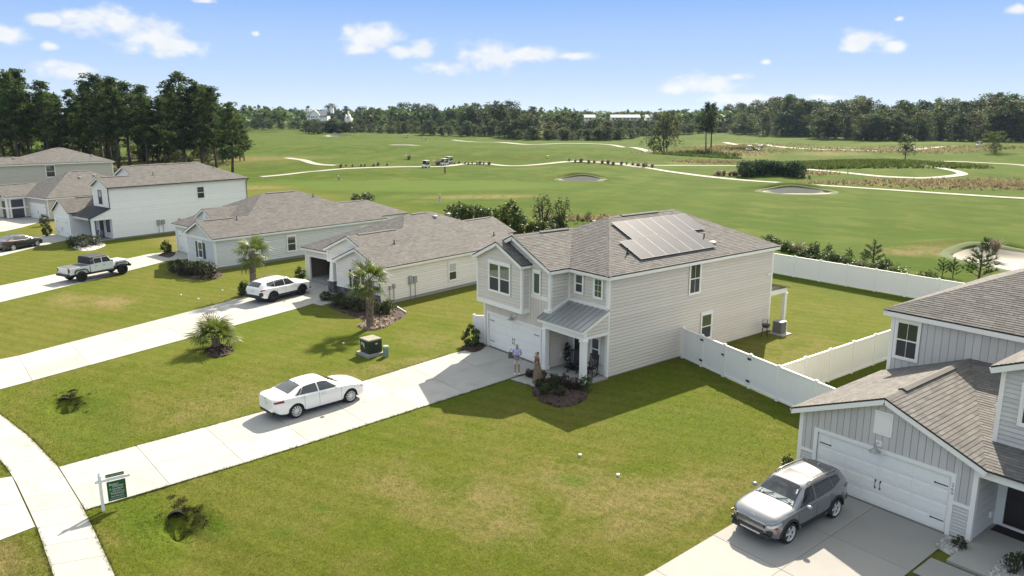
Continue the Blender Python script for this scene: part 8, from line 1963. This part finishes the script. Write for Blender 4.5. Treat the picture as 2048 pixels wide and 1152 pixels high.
# bicycle and bins in the open garage
HB = Matrix.Translation((-22.2, -1.19, 0)) @ Matrix.Rotation(R(10), 4, 'Z')
w = HB @ Vector((-11.2, 3.2, 0.75)); T_ = thing('bicycle', 'bicycle with dark red rims hung in the open garage', 'bicycle', w, R(-8)); rdm = mat('dark_red', (0.16, 0.03, 0.02), 0.4)
for x in (-0.55, 0.55):
    mb = MB()
    for k in range(24): a0, a1 = 2 * math.pi * k / 24, 2 * math.pi * (k + 1) / 24; mb.beam((x + math.cos(a0) * 0.35, 0, 0.35 + math.sin(a0) * 0.35), (x + math.cos(a1) * 0.35, 0, 0.35 + math.sin(a1) * 0.35), 0.05, 0.06, up=(0, 1, 0))
    for k in range(8): a0 = math.pi * k / 4; mb.beam((x, 0, 0.35), (x + math.cos(a0) * 0.33, 0, 0.35 + math.sin(a0) * 0.33), 0.008, 0.008, up=(0, 1, 0))
    mb.build('wheel', rdm, T_)
mb = MB()
for a, b in (((-0.55, 0, 0.35), (-0.05, 0, 0.30)), ((-0.05, 0, 0.30), (-0.18, 0, 0.82)), ((-0.16, 0, 0.72), (0.40, 0, 0.80)), ((-0.05, 0, 0.30), (0.42, 0, 0.72)), ((0.55, 0, 0.35), (0.38, 0, 0.92)), ((-0.55, 0, 0.35), (-0.16, 0, 0.72))): mb.tube([a, b], 0.02, 6)
mb.build('frame', BLACK, T_)
mb = MB(); mb.box(-0.30, -0.06, -0.07, 0.07, 0.82, 0.87); mb.build('saddle', BLACK, T_); mb = MB(); mb.tube([(0.36, -0.28, 0.98), (0.38, 0, 0.94), (0.36, 0.28, 0.98)], 0.015, 6); mb.build('handlebar', BLACK, T_)
for (x, y, s, lab) in ((-8.2, 6.6, 0.6, 'dark storage bin at the back of the open garage'), (-9.0, 6.8, 0.45, 'smaller dark bin beside the other in the open garage')):
    w = HB @ Vector((x, y, 0.03)); T_ = thing('storage_bin', lab, 'bin', w, R(10)); mb = MB(); mb.hexa([(-s * .45, -s * .4, 0), (s * .45, -s * .4, 0), (s * .45, s * .4, 0), (-s * .45, s * .4, 0), (-s * .55, -s * .5, s), (s * .55, -s * .5, s), (s * .55, s * .5, s), (-s * .55, s * .5, s)]); mb.build('tub', mat('bin_blue', (0.03, 0.035, 0.05), 0.5), T_); mb = MB(); mb.box(-s * .58, s * .58, -s * .53, s * .53, s, s + 0.05); mb.build('lid', mat('bin_blue', ()), T_)

# ------------------------------------------------------------------ golf carts, flag, far buildings
def golf_cart():
    root = thing('golf_cart', 'golf cart', 'golf cart', (0, 0, 0), 0, 'golf carts on the course'); wb = mat('cart_white', (0.72, 0.72, 0.70), 0.35); bk = PLASTIC
    mb = MB(); mb.hexa([(-1.1, -0.58, 0.28), (1.15, -0.58, 0.28), (1.15, 0.58, 0.28), (-1.1, 0.58, 0.28), (-1.1, -0.58, 0.46), (1.2, -0.58, 0.42), (1.2, 0.58, 0.42), (-1.1, 0.58, 0.46)]); mb.hexa([(0.55, -0.56, 0.42), (1.22, -0.56, 0.42), (1.22, 0.56, 0.42), (0.55, 0.56, 0.42), (0.62, -0.54, 0.86), (0.95, -0.5, 0.82), (0.95, 0.5, 0.82), (0.62, 0.54, 0.86)]); mb.hexa([(-1.12, -0.58, 0.46), (-0.25, -0.58, 0.46), (-0.25, 0.58, 0.46), (-1.12, 0.58, 0.46), (-1.05, -0.56, 0.72), (-0.25, -0.56, 0.72), (-0.25, 0.56, 0.72), (-1.05, 0.56, 0.72)]); mb.build('body', wb, root, bevel=0.05)
    mb = MB(); mb.box(-0.62, -0.10, -0.55, 0.55, 0.72, 0.84); mb.build('seat', mat('cart_seat', (0.06, 0.06, 0.065), 0.6), root, bevel=0.04); mb = MB(); mb.hexa([(-0.70, -0.55, 0.86), (-0.58, -0.55, 0.86), (-0.58, 0.55, 0.86), (-0.70, 0.55, 0.86), (-0.80, -0.55, 1.22), (-0.70, -0.55, 1.22), (-0.70, 0.55, 1.22), (-0.80, 0.55, 1.22)]); mb.build('backrest', mat('cart_seat', ()), root, bevel=0.04)
    mb = MB(); mb.box(-1.0, 0.75, -0.60, 0.60, 1.84, 1.90); mb.build('roof', wb, root, bevel=0.025)
    for s in (-1, 1):
        mb = MB(); mb.tube([(0.72, s * 0.52, 0.84), (0.55, s * 0.54, 1.85)], 0.022, 6); mb.build('roof_post', bk, root); mb = MB(); mb.tube([(-0.82, s * 0.52, 0.72), (-0.85, s * 0.54, 1.85)], 0.022, 6); mb.build('roof_post', bk, root)
    mb = MB(); mb.face([(0.73, -0.48, 0.86), (0.73, 0.48, 0.86), (0.57, 0.50, 1.80), (0.57, -0.50, 1.80)]); mb.build('windshield', CARGLASS, root)
    ty = MB(); ty.lathe([(0.10, -0.09), (0.22, -0.09), (0.235, -0.05), (0.235, 0.05), (0.22, 0.09), (0.10, 0.09)], 16, axis='y'); tm = ty.mesh('wheel', RUBBER, True)
    for x in (-0.78, 0.82):
        for s in (-1, 1): link('wheel', tm, root, (x, s * 0.50, 0.235))
    for s in (-0.25, 0.25): mb = MB(); mb.lathe([(0.11, 0), (0.13, 0.75), (0.10, 0.85)], 10, (-1.02, s, 0.62)); mb.build('golf_bag', BLACK, root)
    return root
g0 = golf_cart(); VAZ = math.atan2(VIEW.y, VIEW.x)
for i, (px, py, dz, lab) in enumerate(((852, 335, 150, 'white golf cart with two dark bags left of the grass tuft'), (889, 331, 135, 'front golf cart of the two parked close together'), (898, 326.5, 135, 'rear golf cart of the two parked close together'), (848, 281, 110, 'tiny distant golf cart below the dark bushes'), (812, 275, 100, 'tiny blue-grey golf cart before the far wood'), (1498, 301, 95, 'left golf cart of the distant pair'), (1518, 300.5, 95, 'right golf cart of the distant pair'), (1958, 292, 90, 'golf cart half behind the big round bush'))):
    g = g0 if i == 0 else copy_tree(g0); p = at(px, py); g.location = p; g.rotation_euler = (0, 0, VAZ + R(dz)); g['label'] = lab
def pole_flag(px, py, lab, col):
    p = at(px, py); T_ = thing('golf_flag', lab, 'flag', p); mb = MB(); mb.tube([(0, 0, 0), (0, 0, 2.3)], 0.03, 6); mb.build('pole', mat('flag_pole', (0.5, 0.5, 0.45), 0.5), T_); mb = MB(); mb.prism([(0.03, 0, 2.28), (0.62, 0.1, 2.12), (0.03, 0, 1.90)], (0, 0.02, 0)); mb.build('flag', col, T_)
pole_flag(644.5, 268, 'dark flag on its pole by the far bunker', BLACK)
p = at(1095, 316); T_ = thing('tee_marker', 'small yellow marker disc on the fairway', 'marker', p); mb = MB(); mb.lathe([(0.03, 0), (0.03, 0.35)], 6); mb.build('stake', GALV, T_); mb = MB(); mb.lathe([(0.05, 0.3), (0.32, 0.42), (0.32, 0.62), (0.05, 0.74)], 12); mb.build('disc', mat('yellow', (0.75, 0.72, 0.05), 0.5), T_, smooth=True)
def far_house():
    d_ = 690.0
    def pos(px): return (CAMP.x + VIEW.x * d_ + ACROSS.x * (px - 1024) / 1545 * d_, CAMP.y + VIEW.y * d_ + ACROSS.y * (px - 1024) / 1545 * d_)
    x, y = pos(640); H = thing('large_white_house', 'large pale gabled house with white chimneys among the far trees', 'house', (x, y, 0), math.atan2(ACROSS.y, ACROSS.x)); W_ = SID_E; s = d_ / 1545
    zz = lambda yy: 14.05 + (229 - yy) * s
    X = lambda px: (px - 640) * s
    rf = mat('blue_grey_roof', (0.13, 0.15, 0.18), 0.8)
    mb = MB(); mb.box(X(624), X(662), 0, 14, 0, zz(232)); mb.prism([(X(630.5), -2.5, 0), (X(649), -2.5, 0), (X(649), -2.5, zz(230)), (X(639), -2.5, zz(221)), (X(630.5), -2.5, zz(229))], (0, 6, 0)); mb.build('wall', W_, H)
    mb = MB(); mb.prism([(X(621), -1, zz(232)), (X(664), -1, zz(232)), (X(660), 7, zz(222)), (X(624), 7, zz(222))], (0, 0, -0.4)); mb.prism([(X(621), 15, zz(232)), (X(664), 15, zz(232)), (X(660), 7, zz(222)), (X(624), 7, zz(222))], (0, 0, -0.4))
    mb.prism([(X(629), -3, zz(230)), (X(639), -3, zz(220.3)), (X(639), 6, zz(220.3)), (X(629), 6, zz(230))], (0, 0, -0.3)); mb.prism([(X(650), -3, zz(231)), (X(639), -3, zz(220.3)), (X(639), 6, zz(220.3)), (X(650), 6, zz(231))], (0, 0, -0.3)); mb.build('roof', rf, H)
    for px, y0, y1, w in ((623.5, 217, 223, 2.4), (670, 216.5, 224, 2.6)):
        mb = MB(); mb.box(X(px) - w / 2, X(px) + w / 2, 5.5, 8, zz(y1 + 3), zz(y0)); mb.box(X(px) - w / 2 - .2, X(px) + w / 2 + .2, 5.3, 8.2, zz(y0 + 1), zz(y0 + .4)); mb.build('chimney', W_, H)
    for px in (627, 633, 637, 642): 
        mb = MB(); mb.box(X(px), X(px + 2.6), -2.6 if px > 630 else -0.1, -2.4 if px > 630 else 0.1, zz(235.5), zz(232.8)); mb.build('window', GLASS, H)
    x, y = pos(704); H = thing('large_white_house', 'white house with pointed gables and a chimney among the far trees', 'house', (x, y, 0), math.atan2(ACROSS.y, ACROSS.x)); X = lambda px: (px - 704) * s
    mb = MB(); mb.box(X(697), X(709), 0, 10, 0, zz(236))
    for px in (699.5, 707): mb.prism([(X(px - 2), -1, 0), (X(px + 2), -1, 0), (X(px + 2), -1, zz(236)), (X(px), -1, zz(229)), (X(px - 2), -1, zz(236))], (0, 4, 0))
    mb.build('wall', W_, H); mb = MB(); mb.box(X(702.3), X(704.6), 2, 4, zz(238), zz(222.5)); mb.build('chimney', W_, H); mb = MB(); mb.prism([(X(697), 0, zz(236)), (X(709), 0, zz(236)), (X(707), 5, zz(231)), (X(699), 5, zz(231))], (0, 0, -.3)); mb.build('roof', rf, H)
    d2 = 640.0; s2 = d2 / 1545
    x, y = (CAMP.x + VIEW.x * d2 + ACROSS.x * (1232 - 1024) / 1545 * d2, CAMP.y + VIEW.y * d2 + ACROSS.y * (1232 - 1024) / 1545 * d2)
    zz = lambda yy: 14.05 + (229 - yy) * s2
    for (c, a, b, lab) in ((1178, 1166, 1186, 'left end of the long low building, seen between far trees'), (1246, 1218, 1274, 'long pale roofed building beyond the far trees'), (1292, 1286, 1300, 'small pale roofed building at the right of the long one')):
        x, y = (CAMP.x + VIEW.x * d2 + ACROSS.x * (c - 1024) / 1545 * d2, CAMP.y + VIEW.y * d2 + ACROSS.y * (c - 1024) / 1545 * d2); H = thing('long_building', lab, 'building', (x, y, 0), math.atan2(ACROSS.y, ACROSS.x)); w0, w1 = (a - c) * s2, (b - c) * s2
        mb = MB(); mb.box(w0, w1, 0, 9, 0, zz(235)); mb.build('wall', SID_E, H); mb = MB(); mb.prism([(w0 - .5, -.7, zz(235)), (w1 + .5, -.7, zz(235)), (w1 + .5, 4.5, zz(229.5)), (w0 - .5, 4.5, zz(229.5))], (0, 0, -.3)); mb.prism([(w0 - .5, 9.7, zz(235)), (w1 + .5, 9.7, zz(235)), (w1 + .5, 4.5, zz(229.5)), (w0 - .5, 4.5, zz(229.5))], (0, 0, -.3)); mb.build('roof', mat('pale_roof', (0.42, 0.39, 0.39), 0.8), H)
        k = int((w1 - w0) / 3)
        for i in range(k): mb = MB(); mb.box(w0 + 1 + i * 3, w0 + 2.3 + i * 3, -0.1, 0.05, zz(239), zz(236.3)); mb.build('window', GLASS, H)
far_house()
# ------------------------------------------------------------------ people
def skin_mesh(name, joints, bones, mats, sub=1, root='pelvis'):
    names = list(joints); me = bpy.data.meshes.new('tmp'); me.from_pydata([joints[n][:3] for n in names], [(names.index(a), names.index(b)) for a, b in bones], [])
    o = bpy.data.objects.new('tmp', me); COL.objects.link(o); sk = o.modifiers.new('skin', 'SKIN'); sk.use_smooth_shade = True
    for i, n in enumerate(names):
        r = joints[n][3]; me.skin_vertices[0].data[i].radius = r if isinstance(r, tuple) else (r, r)
        me.skin_vertices[0].data[i].use_root = (n == root)
    sb = o.modifiers.new('sub', 'SUBSURF'); sb.levels = sub; sb.render_levels = sub
    dg = bpy.context.evaluated_depsgraph_get(); m2 = bpy.data.meshes.new_from_object(o.evaluated_get(dg)); bpy.data.objects.remove(o); bpy.data.meshes.remove(me)
    m2.name = name; m2.materials.clear()
    for m in mats: m2.materials.append(m)
    m2.polygons.foreach_set('use_smooth', [True] * len(m2.polygons))
    return m2
def person(label, loc, heading, h, pose, shirt, legs, hair, shoes, dress=False, hands=True, cap=None):
    """x forward, y left; joints in units of body height"""
    root = thing('person', label, 'person', loc, heading); root.scale = (h, h, h)
    w = 0.92 if dress else 1.0; J = {}
    hx = pose.get('lean', 0.0)
    J['pelvis'] = (0, 0, 0.53, (0.060, 0.082 * w)); J['belly'] = (0.004 + hx * .3, 0, 0.60, (0.058, 0.078 * w)); J['chest'] = (hx * 0.7, 0, 0.72, (0.062, 0.092 * w)); J['collar'] = (hx, 0, 0.805, (0.045, 0.060))
    J['neck'] = (hx + 0.006, 0, 0.85, 0.030); J['head'] = (hx + 0.016, 0, 0.905, (0.048, 0.042)); J['crown'] = (hx + 0.008, 0, 0.965, (0.044, 0.038))
    J['nose'] = (hx + 0.066, 0, 0.912, 0.008)
    B = [('pelvis', 'belly'), ('belly', 'chest'), ('chest', 'collar'), ('collar', 'neck'), ('neck', 'head'), ('head', 'crown'), ('head', 'nose')]
    for s, n in ((1, 'l'), (-1, 'r')):
        sh = (hx - 0.004, s * 0.100 * w, 0.800); el = pose['elbow' + n]; ha = pose['hand' + n]
        J['sh' + n] = (*sh, 0.033); J['el' + n] = (*el, 0.024); J['wr' + n] = (*ha, 0.016)
        d = Vector(ha) - Vector(el); d.normalize(); pm = Vector(ha) + d * 0.035
        J['palm' + n] = (*pm, 0.019); B += [('collar', 'sh' + n), ('sh' + n, 'el' + n), ('el' + n, 'wr' + n), ('wr' + n, 'palm' + n)]
        hip = (0, s * 0.050 * w, 0.49); kn = pose['knee' + n]; an = pose['foot' + n]
        J['hip' + n] = (*hip, 0.055); J['kn' + n] = (*kn, 0.034); J['an' + n] = (*an, 0.023); J['toe' + n] = (an[0] + 0.075, an[1] + s * 0.012, an[2] - 0.022, 0.018)
        B += [('pelvis', 'hip' + n), ('hip' + n, 'kn' + n), ('kn' + n, 'an' + n), ('an' + n, 'toe' + n)]
    link('body', skin_mesh('body', J, B, [SKIN], 2), root)
    if hands:
        for s, n in ((1, 'l'), (-1, 'r')):
            d = Vector(pose['hand' + n]) - Vector(pose['elbow' + n]); d.normalize(); sd_ = d.cross(Vector((1, 0, 0.2))).normalized(); dn = d.cross(sd_).normalized(); pm = Vector(pose['hand' + n]) + d * 0.035
            mb = MB()
            for k, ln in enumerate((0.036, 0.042, 0.040, 0.032)):
                b = pm + d * 0.010 + sd_ * (0.0105 * (k - 1.5)); mb.tube([b, b + d * ln * 0.5, b + d * ln * 0.85 + dn * 0.010, b + d * ln + dn * 0.022], [0.0054, 0.005, 0.0046, 0.0036], 5)
            b = pm - d * 0.012 + sd_ * 0.018 * s; mb.tube([b, b + d * 0.018 + sd_ * 0.014 * s, b + d * 0.036 + sd_ * 0.016 * s], [0.006, 0.0054, 0.004], 5)
            mb.build('fingers', SKIN, root, smooth=True)
    for s in (-1, 1):
        mb = MB(); mb.lathe([(0.0005, -0.004), (0.0045, 0), (0.0005, 0.004)], 8, (hx + 0.058, s * 0.017, 0.922), axis='x'); mb.build('eye', mat('eye_dark', (0.03, 0.02, 0.02), 0.3), root)
        mb = MB(); mb.lathe([(0.001, -0.004), (0.013, 0), (0.001, 0.004)], 8, (hx + 0.008, s * 0.045, 0.915), axis='y'); mb.build('ear', SKIN, root)
    mb = MB(); mb.box(hx + 0.058, hx + 0.0625, -0.012, 0.012, 0.886, 0.890); mb.build('mouth', mat('lips', (0.25, 0.09, 0.08), 0.5), root)
    g = lambda k, r: (*J[k][:3], r)
    # hair or cap
    H = {'a': (hx + 0.002, 0, 0.968, (0.052, 0.046)), 'b': (hx - 0.018, 0, 0.925, (0.042, 0.044)), 'c': (hx - 0.026, 0, 0.885 if not dress else 0.86, (0.024, 0.034))}
    link('cap' if cap else 'hair', skin_mesh('hair', H, [('a', 'b'), ('b', 'c')], [cap or hair], 1, 'a'), root)
    if cap: mb = MB(); mb.box(hx + 0.03, hx + 0.10, -0.035, 0.035, 0.952, 0.958); mb.build('cap_peak', cap, root)
    # shirt or dress top
    T = {'pelvis': (0.002, 0, 0.485 if not dress else 0.535, (0.068, 0.092 * w)), 'belly': (0.004 + hx * .3, 0, 0.60, (0.065, 0.086 * w)), 'chest': (hx * 0.7, 0, 0.72, (0.069, 0.099 * w)), 'collar': (hx, 0, 0.808, (0.054, 0.070)), 'coll2': (hx + 0.003, 0, 0.838, (0.036, 0.038))}
    TB = [('pelvis', 'belly'), ('belly', 'chest'), ('chest', 'collar'), ('collar', 'coll2')]
    for n in 'lr':
        a, b = Vector(J['sh' + n][:3]), Vector(J['el' + n][:3]); m = a.lerp(b, 0.62); T['s' + n] = (*a, 0.042); T['e' + n] = (*m, 0.038); TB += [('collar', 's' + n), ('s' + n, 'e' + n)]
    link('dress_top' if dress else 'shirt', skin_mesh('shirt', T, TB, [shirt], 1), root)
    if dress:
        mb = MB(); n = 28; prof_ = [(0.62, 0.082), (0.56, 0.092), (0.45, 0.112), (0.30, 0.135), (0.15, 0.150), (0.03, 0.165)]
        for z, r in prof_:
            for j in range(n):
                th = 2 * math.pi * j / n; q = r * (1 + (0.10 * math.sin(th * 7) if z < 0.5 else 0.02 * math.sin(th * 7))); mb.v.append((math.cos(th) * q * 0.92 - 0.01, math.sin(th) * q, z))
        for i in range(len(prof_) - 1):
            for j in range(n): a = i * n + j; b = i * n + (j + 1) % n; mb.f.append((a, b, b + n, a + n)); mb.m.append(0); mb.t.append(0.5)
        mb.build('skirt', legs, root, smooth=True)
    else:
        S = {'pelvis': (0, 0, 0.545, (0.064, 0.086))}; SB = []
        for n in 'lr':
            a, b = Vector(J['hip' + n][:3]), Vector(J['kn' + n][:3]); k = pose.get('short', 0.80); m = a.lerp(b, k) if k <= 1 else b.lerp(Vector(J['an' + n][:3]), k - 1)
            S['h' + n] = (*a, 0.060); SB.append(('pelvis', 'h' + n))
            if k > 1: S['k' + n] = (*b, 0.044); SB += [('h' + n, 'k' + n), ('k' + n, 'm' + n)]
            else: SB.append(('h' + n, 'm' + n))
            S['m' + n] = (*m, 0.046 if k <= 1 else 0.032)
        link('shorts' if pose.get('short', 0.8) <= 1 else 'trousers', skin_mesh('shorts', S, SB, [legs], 1), root)
    for n in 'lr':
        a = J['an' + n]; t = J['toe' + n]
        link('shoe', skin_mesh('shoe', {'h': (a[0] - 0.012, a[1], a[2] - 0.008, (0.034, 0.032)), 't': (t[0] + 0.004, t[1], t[2] + 0.004, (0.029, 0.024))}, [('h', 't')], [shoes], 1, 'h'), root)
    return root
def to_cam(p): return math.atan2(CAMP.y - p.y, CAMP.x - p.x)
LAV = mat('lavender_shirt', (0.42, 0.43, 0.72), 0.8, var=0.1, vscale=20); BEIGE = mat('beige_shorts', (0.66, 0.60, 0.57), 0.85); WSHOE = mat('white_shoe', (0.8, 0.8, 0.8), 0.6); DHAIR = mat('dark_hair', (0.035, 0.02, 0.014), 0.6)
GHAIR = mat('grey_hair', (0.20, 0.17, 0.15), 0.7); RUST = mat('rust_dress', (0.20, 0.075, 0.055), 0.85, var=0.3, vscale=14); PATT = mat('patterned_skirt', (0.22, 0.155, 0.095), 0.85, var=0.7, vscale=9)
stand = dict(kneel=(0.012, 0.055, 0.27), kneer=(0.012, -0.055, 0.27), footl=(0.0, 0.065, 0.042), footr=(0.0, -0.065, 0.042))
p = at(1034, 750); hh_ = height_to(p, 688.5) / 1.0
man = person('man in a lavender shirt, pale shorts and white shoes standing on the driveway', (p.x, p.y, 0.035), to_cam(p) + R(4), hh_, dict(elbowl=(0.02, 0.135, 0.655), elbowr=(0.02, -0.135, 0.655), handl=(0.10, 0.045, 0.645), handr=(0.115, -0.045, 0.63), short=0.82, **stand), LAV, BEIGE, GHAIR, WSHOE)
t_ = MB(); t_.box(-0.04, 0.04, -0.12, 0.12, -0.006, 0.006); w = man.matrix_basis @ Vector((0.16, 0, 0.645)); tag(t_.build('tablet', mat('navy_tablet', (0.02, 0.025, 0.10), 0.4), None, bevel=0.004, loc=w, rz=to_cam(p)), 'dark blue tablet held in both hands by the man', 'tablet')
b_ = MB(); b_.hexa([(-0.10, -0.16, 0), (0.10, -0.16, 0), (0.10, 0.16, 0), (-0.10, 0.16, 0), (-0.07, -0.14, 0.34), (0.07, -0.14, 0.34), (0.07, 0.14, 0.34), (-0.07, 0.14, 0.34)]); w = man.matrix_basis @ Vector((-0.02, -0.185, 0.53))
bag = b_.build('shoulder_bag', mat('olive_bag', (0.10, 0.095, 0.075), 0.8), None, bevel=0.03, loc=w, rz=to_cam(p)); tag(bag, 'olive grey bag hanging at the side of the man', 'bag')
s_ = MB(); s_.tube([(0, -0.13, 0.32), (0.02, 0.02, 0.56), (0, 0.12, 0.32)], 0.018, 6); s_.build('strap', mat('olive_bag', ()), bag)
p = at(1074, 767); hh_ = height_to(p, 703)
person('woman with tied-up dark hair in a long rust and patterned dress beside the bed', (p.x, p.y, 0.035), to_cam(p) - R(78), hh_, dict(elbowl=(0.03, 0.115, 0.65), elbowr=(0.03, -0.115, 0.65), handl=(0.10, 0.05, 0.64), handr=(0.10, -0.05, 0.63), **stand), RUST, PATT, DHAIR, BLACK, dress=True)
walk = dict(kneel=(0.07, 0.05, 0.28), kneer=(-0.02, -0.05, 0.27), footl=(0.08, 0.05, 0.045), footr=(-0.15, -0.05, 0.06), elbowl=(-0.04, 0.13, 0.66), elbowr=(0.03, -0.13, 0.66), handl=(-0.02, 0.14, 0.55), handr=(0.09, -0.12, 0.56), short=1.85)
p = at(880, 407); person('golfer in pale clothes and a white cap walking nearest the houses', p, VAZ + R(100), height_to(p, 386), walk, mat('pale_grey_cloth', (0.50, 0.51, 0.52), 0.8), mat('pale_grey_cloth', ()), GHAIR, WSHOE, cap=WSHOE)
p = at(890, 348); person('golfer in dark clothes and a white cap standing before the carts', p, VAZ + R(190), height_to(p, 331.5), dict(elbowl=(0.03, 0.12, 0.66), elbowr=(0.03, -0.12, 0.66), handl=(0.11, 0.03, 0.58), handr=(0.11, -0.03, 0.56), short=1.8, **stand), mat('navy_cloth', (0.04, 0.045, 0.06), 0.8), mat('navy_cloth', ()), GHAIR, BLACK, cap=WSHOE)
p = at(678, 361.5); person('golfer in dark trousers bending over on the putting green', p, VAZ + R(60), height_to(p, 351) * 1.18, dict(lean=0.16, elbowl=(0.18, 0.11, 0.66), elbowr=(0.18, -0.11, 0.66), handl=(0.22, 0.03, 0.50), handr=(0.22, -0.03, 0.48), short=1.8, **stand), mat('pale_grey_cloth', ()), mat('navy_cloth', ()), GHAIR, BLACK)
for (px, py, yt, lab, c_) in ((1727, 281, 275, 'tiny golfer in pale clothes before the right wood, left one', 'pale_grey_cloth'), (1750, 281, 275, 'tiny golfer in pale clothes before the right wood, right one', 'pale_grey_cloth')):
    p = at(px, py); person(lab, p, VAZ + R(90), height_to(p, yt) * 1.05, dict(walk), MATS[c_], MATS[c_], GHAIR, BLACK, hands=False)
# ------------------------------------------------------------------ grass blades on the near lawns
def inside(pt, poly):
    x, y = pt; c = False; n = len(poly); j = n - 1
    for i in range(n):
        xi, yi = poly[i]; xj, yj = poly[j]
        if (yi > y) != (yj > y) and x < (xj - xi) * (y - yi) / (yj - yi) + xi: c = not c
        j = i
    return c
def grass_blades():
    rs = np.random.RandomState(3)
    N_ = 300000; U = rs.random((N_, 2)); px = 0 + U[:, 0] * 2060; py = 560 + (1185 - 560) * np.sqrt(U[:, 1] * 0.93 + 0.07)
    a = (px - 1024) / _F; b = -(py - 576) / _F; dx, dy, dz = a, math.cos(_PI) + b * math.sin(_PI), -math.sin(_PI) + b * math.cos(_PI)
    X_ = dx * _U[0] + dy * _U[1]; Y_ = dx * _V[0] + dy * _V[1]; t = -CAMP.z / dz; X = CAMP.x + X_ * t; Y = CAMP.y + Y_ * t
    keep = (Y < 31) & (Y > -32) & (X > -60)
    blocks = [[(-9.2, -1.41), (-3.07, -1.41), (-3.07, -2.0), (0.14, -2.0), (0.0, 15.2), (-9.2, 15.2)], [(12.95, -2.4), (24, -2.4), (24, 15), (12.9, 15)], [(19.0, -4.2), (24, -4.2), (24, -0.4), (19.0, -0.4)]]
    for polys, marg in ((CONCRETE, 0), (blocks, 0)):
        for poly in polys:
            P = np.array(poly); lo, hi = P.min(0), P.max(0); idx = np.where(keep & (X > lo[0] - .05) & (X < hi[0] + .05) & (Y > lo[1] - .05) & (Y < hi[1] + .05))[0]
            for i in idx:
                if inside((X[i], Y[i]), poly): keep[i] = False
    X, Y = X[keep], Y[keep]; Z = hgt(X, Y); n = len(X); dist = np.hypot(X - CAMP.x, Y - CAMP.y)
    V = np.zeros((n, 2, 3, 3)); s = np.clip(dist / 30, 0.8, 2.2)
    for k in range(2):
        th = rs.random(n) * 6.283; ln = 0.034 * (0.6 + 0.8 * rs.random(n)) * s; h = 0.030 * (0.4 + rs.random(n)) * np.minimum(s, 1.4); w = 0.0065 * s
        cx = X + rs.normal(size=n) * 0.03; cy = Y + rs.normal(size=n) * 0.03
        V[:, k, 0] = np.stack([cx - np.sin(th) * w, cy + np.cos(th) * w, Z - 0.01], -1); V[:, k, 1] = np.stack([cx + np.sin(th) * w, cy - np.cos(th) * w, Z - 0.01], -1); V[:, k, 2] = np.stack([cx + np.cos(th) * ln, cy + np.sin(th) * ln, Z + h], -1)
    # ragged fringe creeping over the concrete edges
    E_ = []
    for poly in CONCRETE[:40]:
        for i in range(len(poly)):
            a, b = Vector(poly[i]), Vector(poly[(i + 1) % len(poly)]); L = (b - a).length
            mid = a.lerp(b, 0.5); 
            if sum(inside(tuple(mid + n_ * 0.06), q) for q in CONCRETE for n_ in (Vector((b.y - a.y, a.x - b.x)).normalized(), -Vector((b.y - a.y, a.x - b.x)).normalized())) > 1: continue
            m = int(L * 70); t = rs.random(m); nn = Vector((b.y - a.y, a.x - b.x)).normalized(); o = rs.normal(size=m) * 0.035
            E_.append(np.stack([a.x + (b.x - a.x) * t + nn.x * o, a.y + (b.y - a.y) * t + nn.y * o], -1))
    if E_:
        E2 = np.concatenate(E_); m = len(E2); W2 = np.zeros((m, 2, 3, 3)); zb = np.maximum(hgt(E2[:, 0], E2[:, 1]), -0.02) + 0.01
        for k in range(2):
            th = rs.random(m) * 6.283; ln = 0.07 * (0.5 + rs.random(m)); h = 0.07 * (0.4 + rs.random(m)); w = 0.009
            W2[:, k, 0] = np.stack([E2[:, 0] - np.sin(th) * w, E2[:, 1] + np.cos(th) * w, zb - 0.01], -1); W2[:, k, 1] = np.stack([E2[:, 0] + np.sin(th) * w, E2[:, 1] - np.cos(th) * w, zb - 0.01], -1); W2[:, k, 2] = np.stack([E2[:, 0] + np.cos(th) * ln, E2[:, 1] + np.sin(th) * ln, zb + h], -1)
        V = np.concatenate([V, W2]); X = np.concatenate([X, E2[:, 0]]); Y = np.concatenate([Y, E2[:, 1]]); n = len(X)
    V = V.reshape(-1, 3); F = np.arange(len(V)).reshape(-1, 3)
    n1 = np.sin(X * 0.9 + 2 * np.sin(Y * 0.55)) * np.cos(Y * 1.1 + 1.7 * np.sin(X * 0.47)); T = np.clip(0.5 + 0.16 * n1 + rs.normal(size=n) * 0.24, 0, 1)
    tag(link('grass_blades', np_mesh('grass_blades', V, F, [GRASSBLADE], np.repeat(T, 2))), 'short mown grass blades on the near lawns', 'grass', kind='stuff')
GRASSBLADE = mat('lawn_blade', (0.086, 0.102, 0.019), 0.8, spec=0.05, tint=0.5, trans=0.35)
grass_blades()

# ------------------------------------------------------------------ the damp air between here and the far woods
hz = MB(); hz.box(-2600, 900, -420, 3000, -9.0, 48.0)
ho = hz.build('haze', None); ho.data.materials.clear()
hm = bpy.data.materials.new('haze'); hm.use_nodes = True; hm.node_tree.nodes.clear()
_N = NT(hm.node_tree); _o = _N.n('ShaderNodeOutputMaterial'); _v = _N.n('ShaderNodeVolumePrincipled'); _v.inputs['Color'].default_value = (0.50, 0.70, 1.0, 1); _v.inputs['Density'].default_value = HAZE; _v.inputs['Anisotropy'].default_value = 0.3
hm.node_tree.links.new(_v.outputs[0], _o.inputs['Volume']); ho.data.materials.append(hm)
tag(ho, 'pale damp air over the golf course', 'haze', kind='stuff')
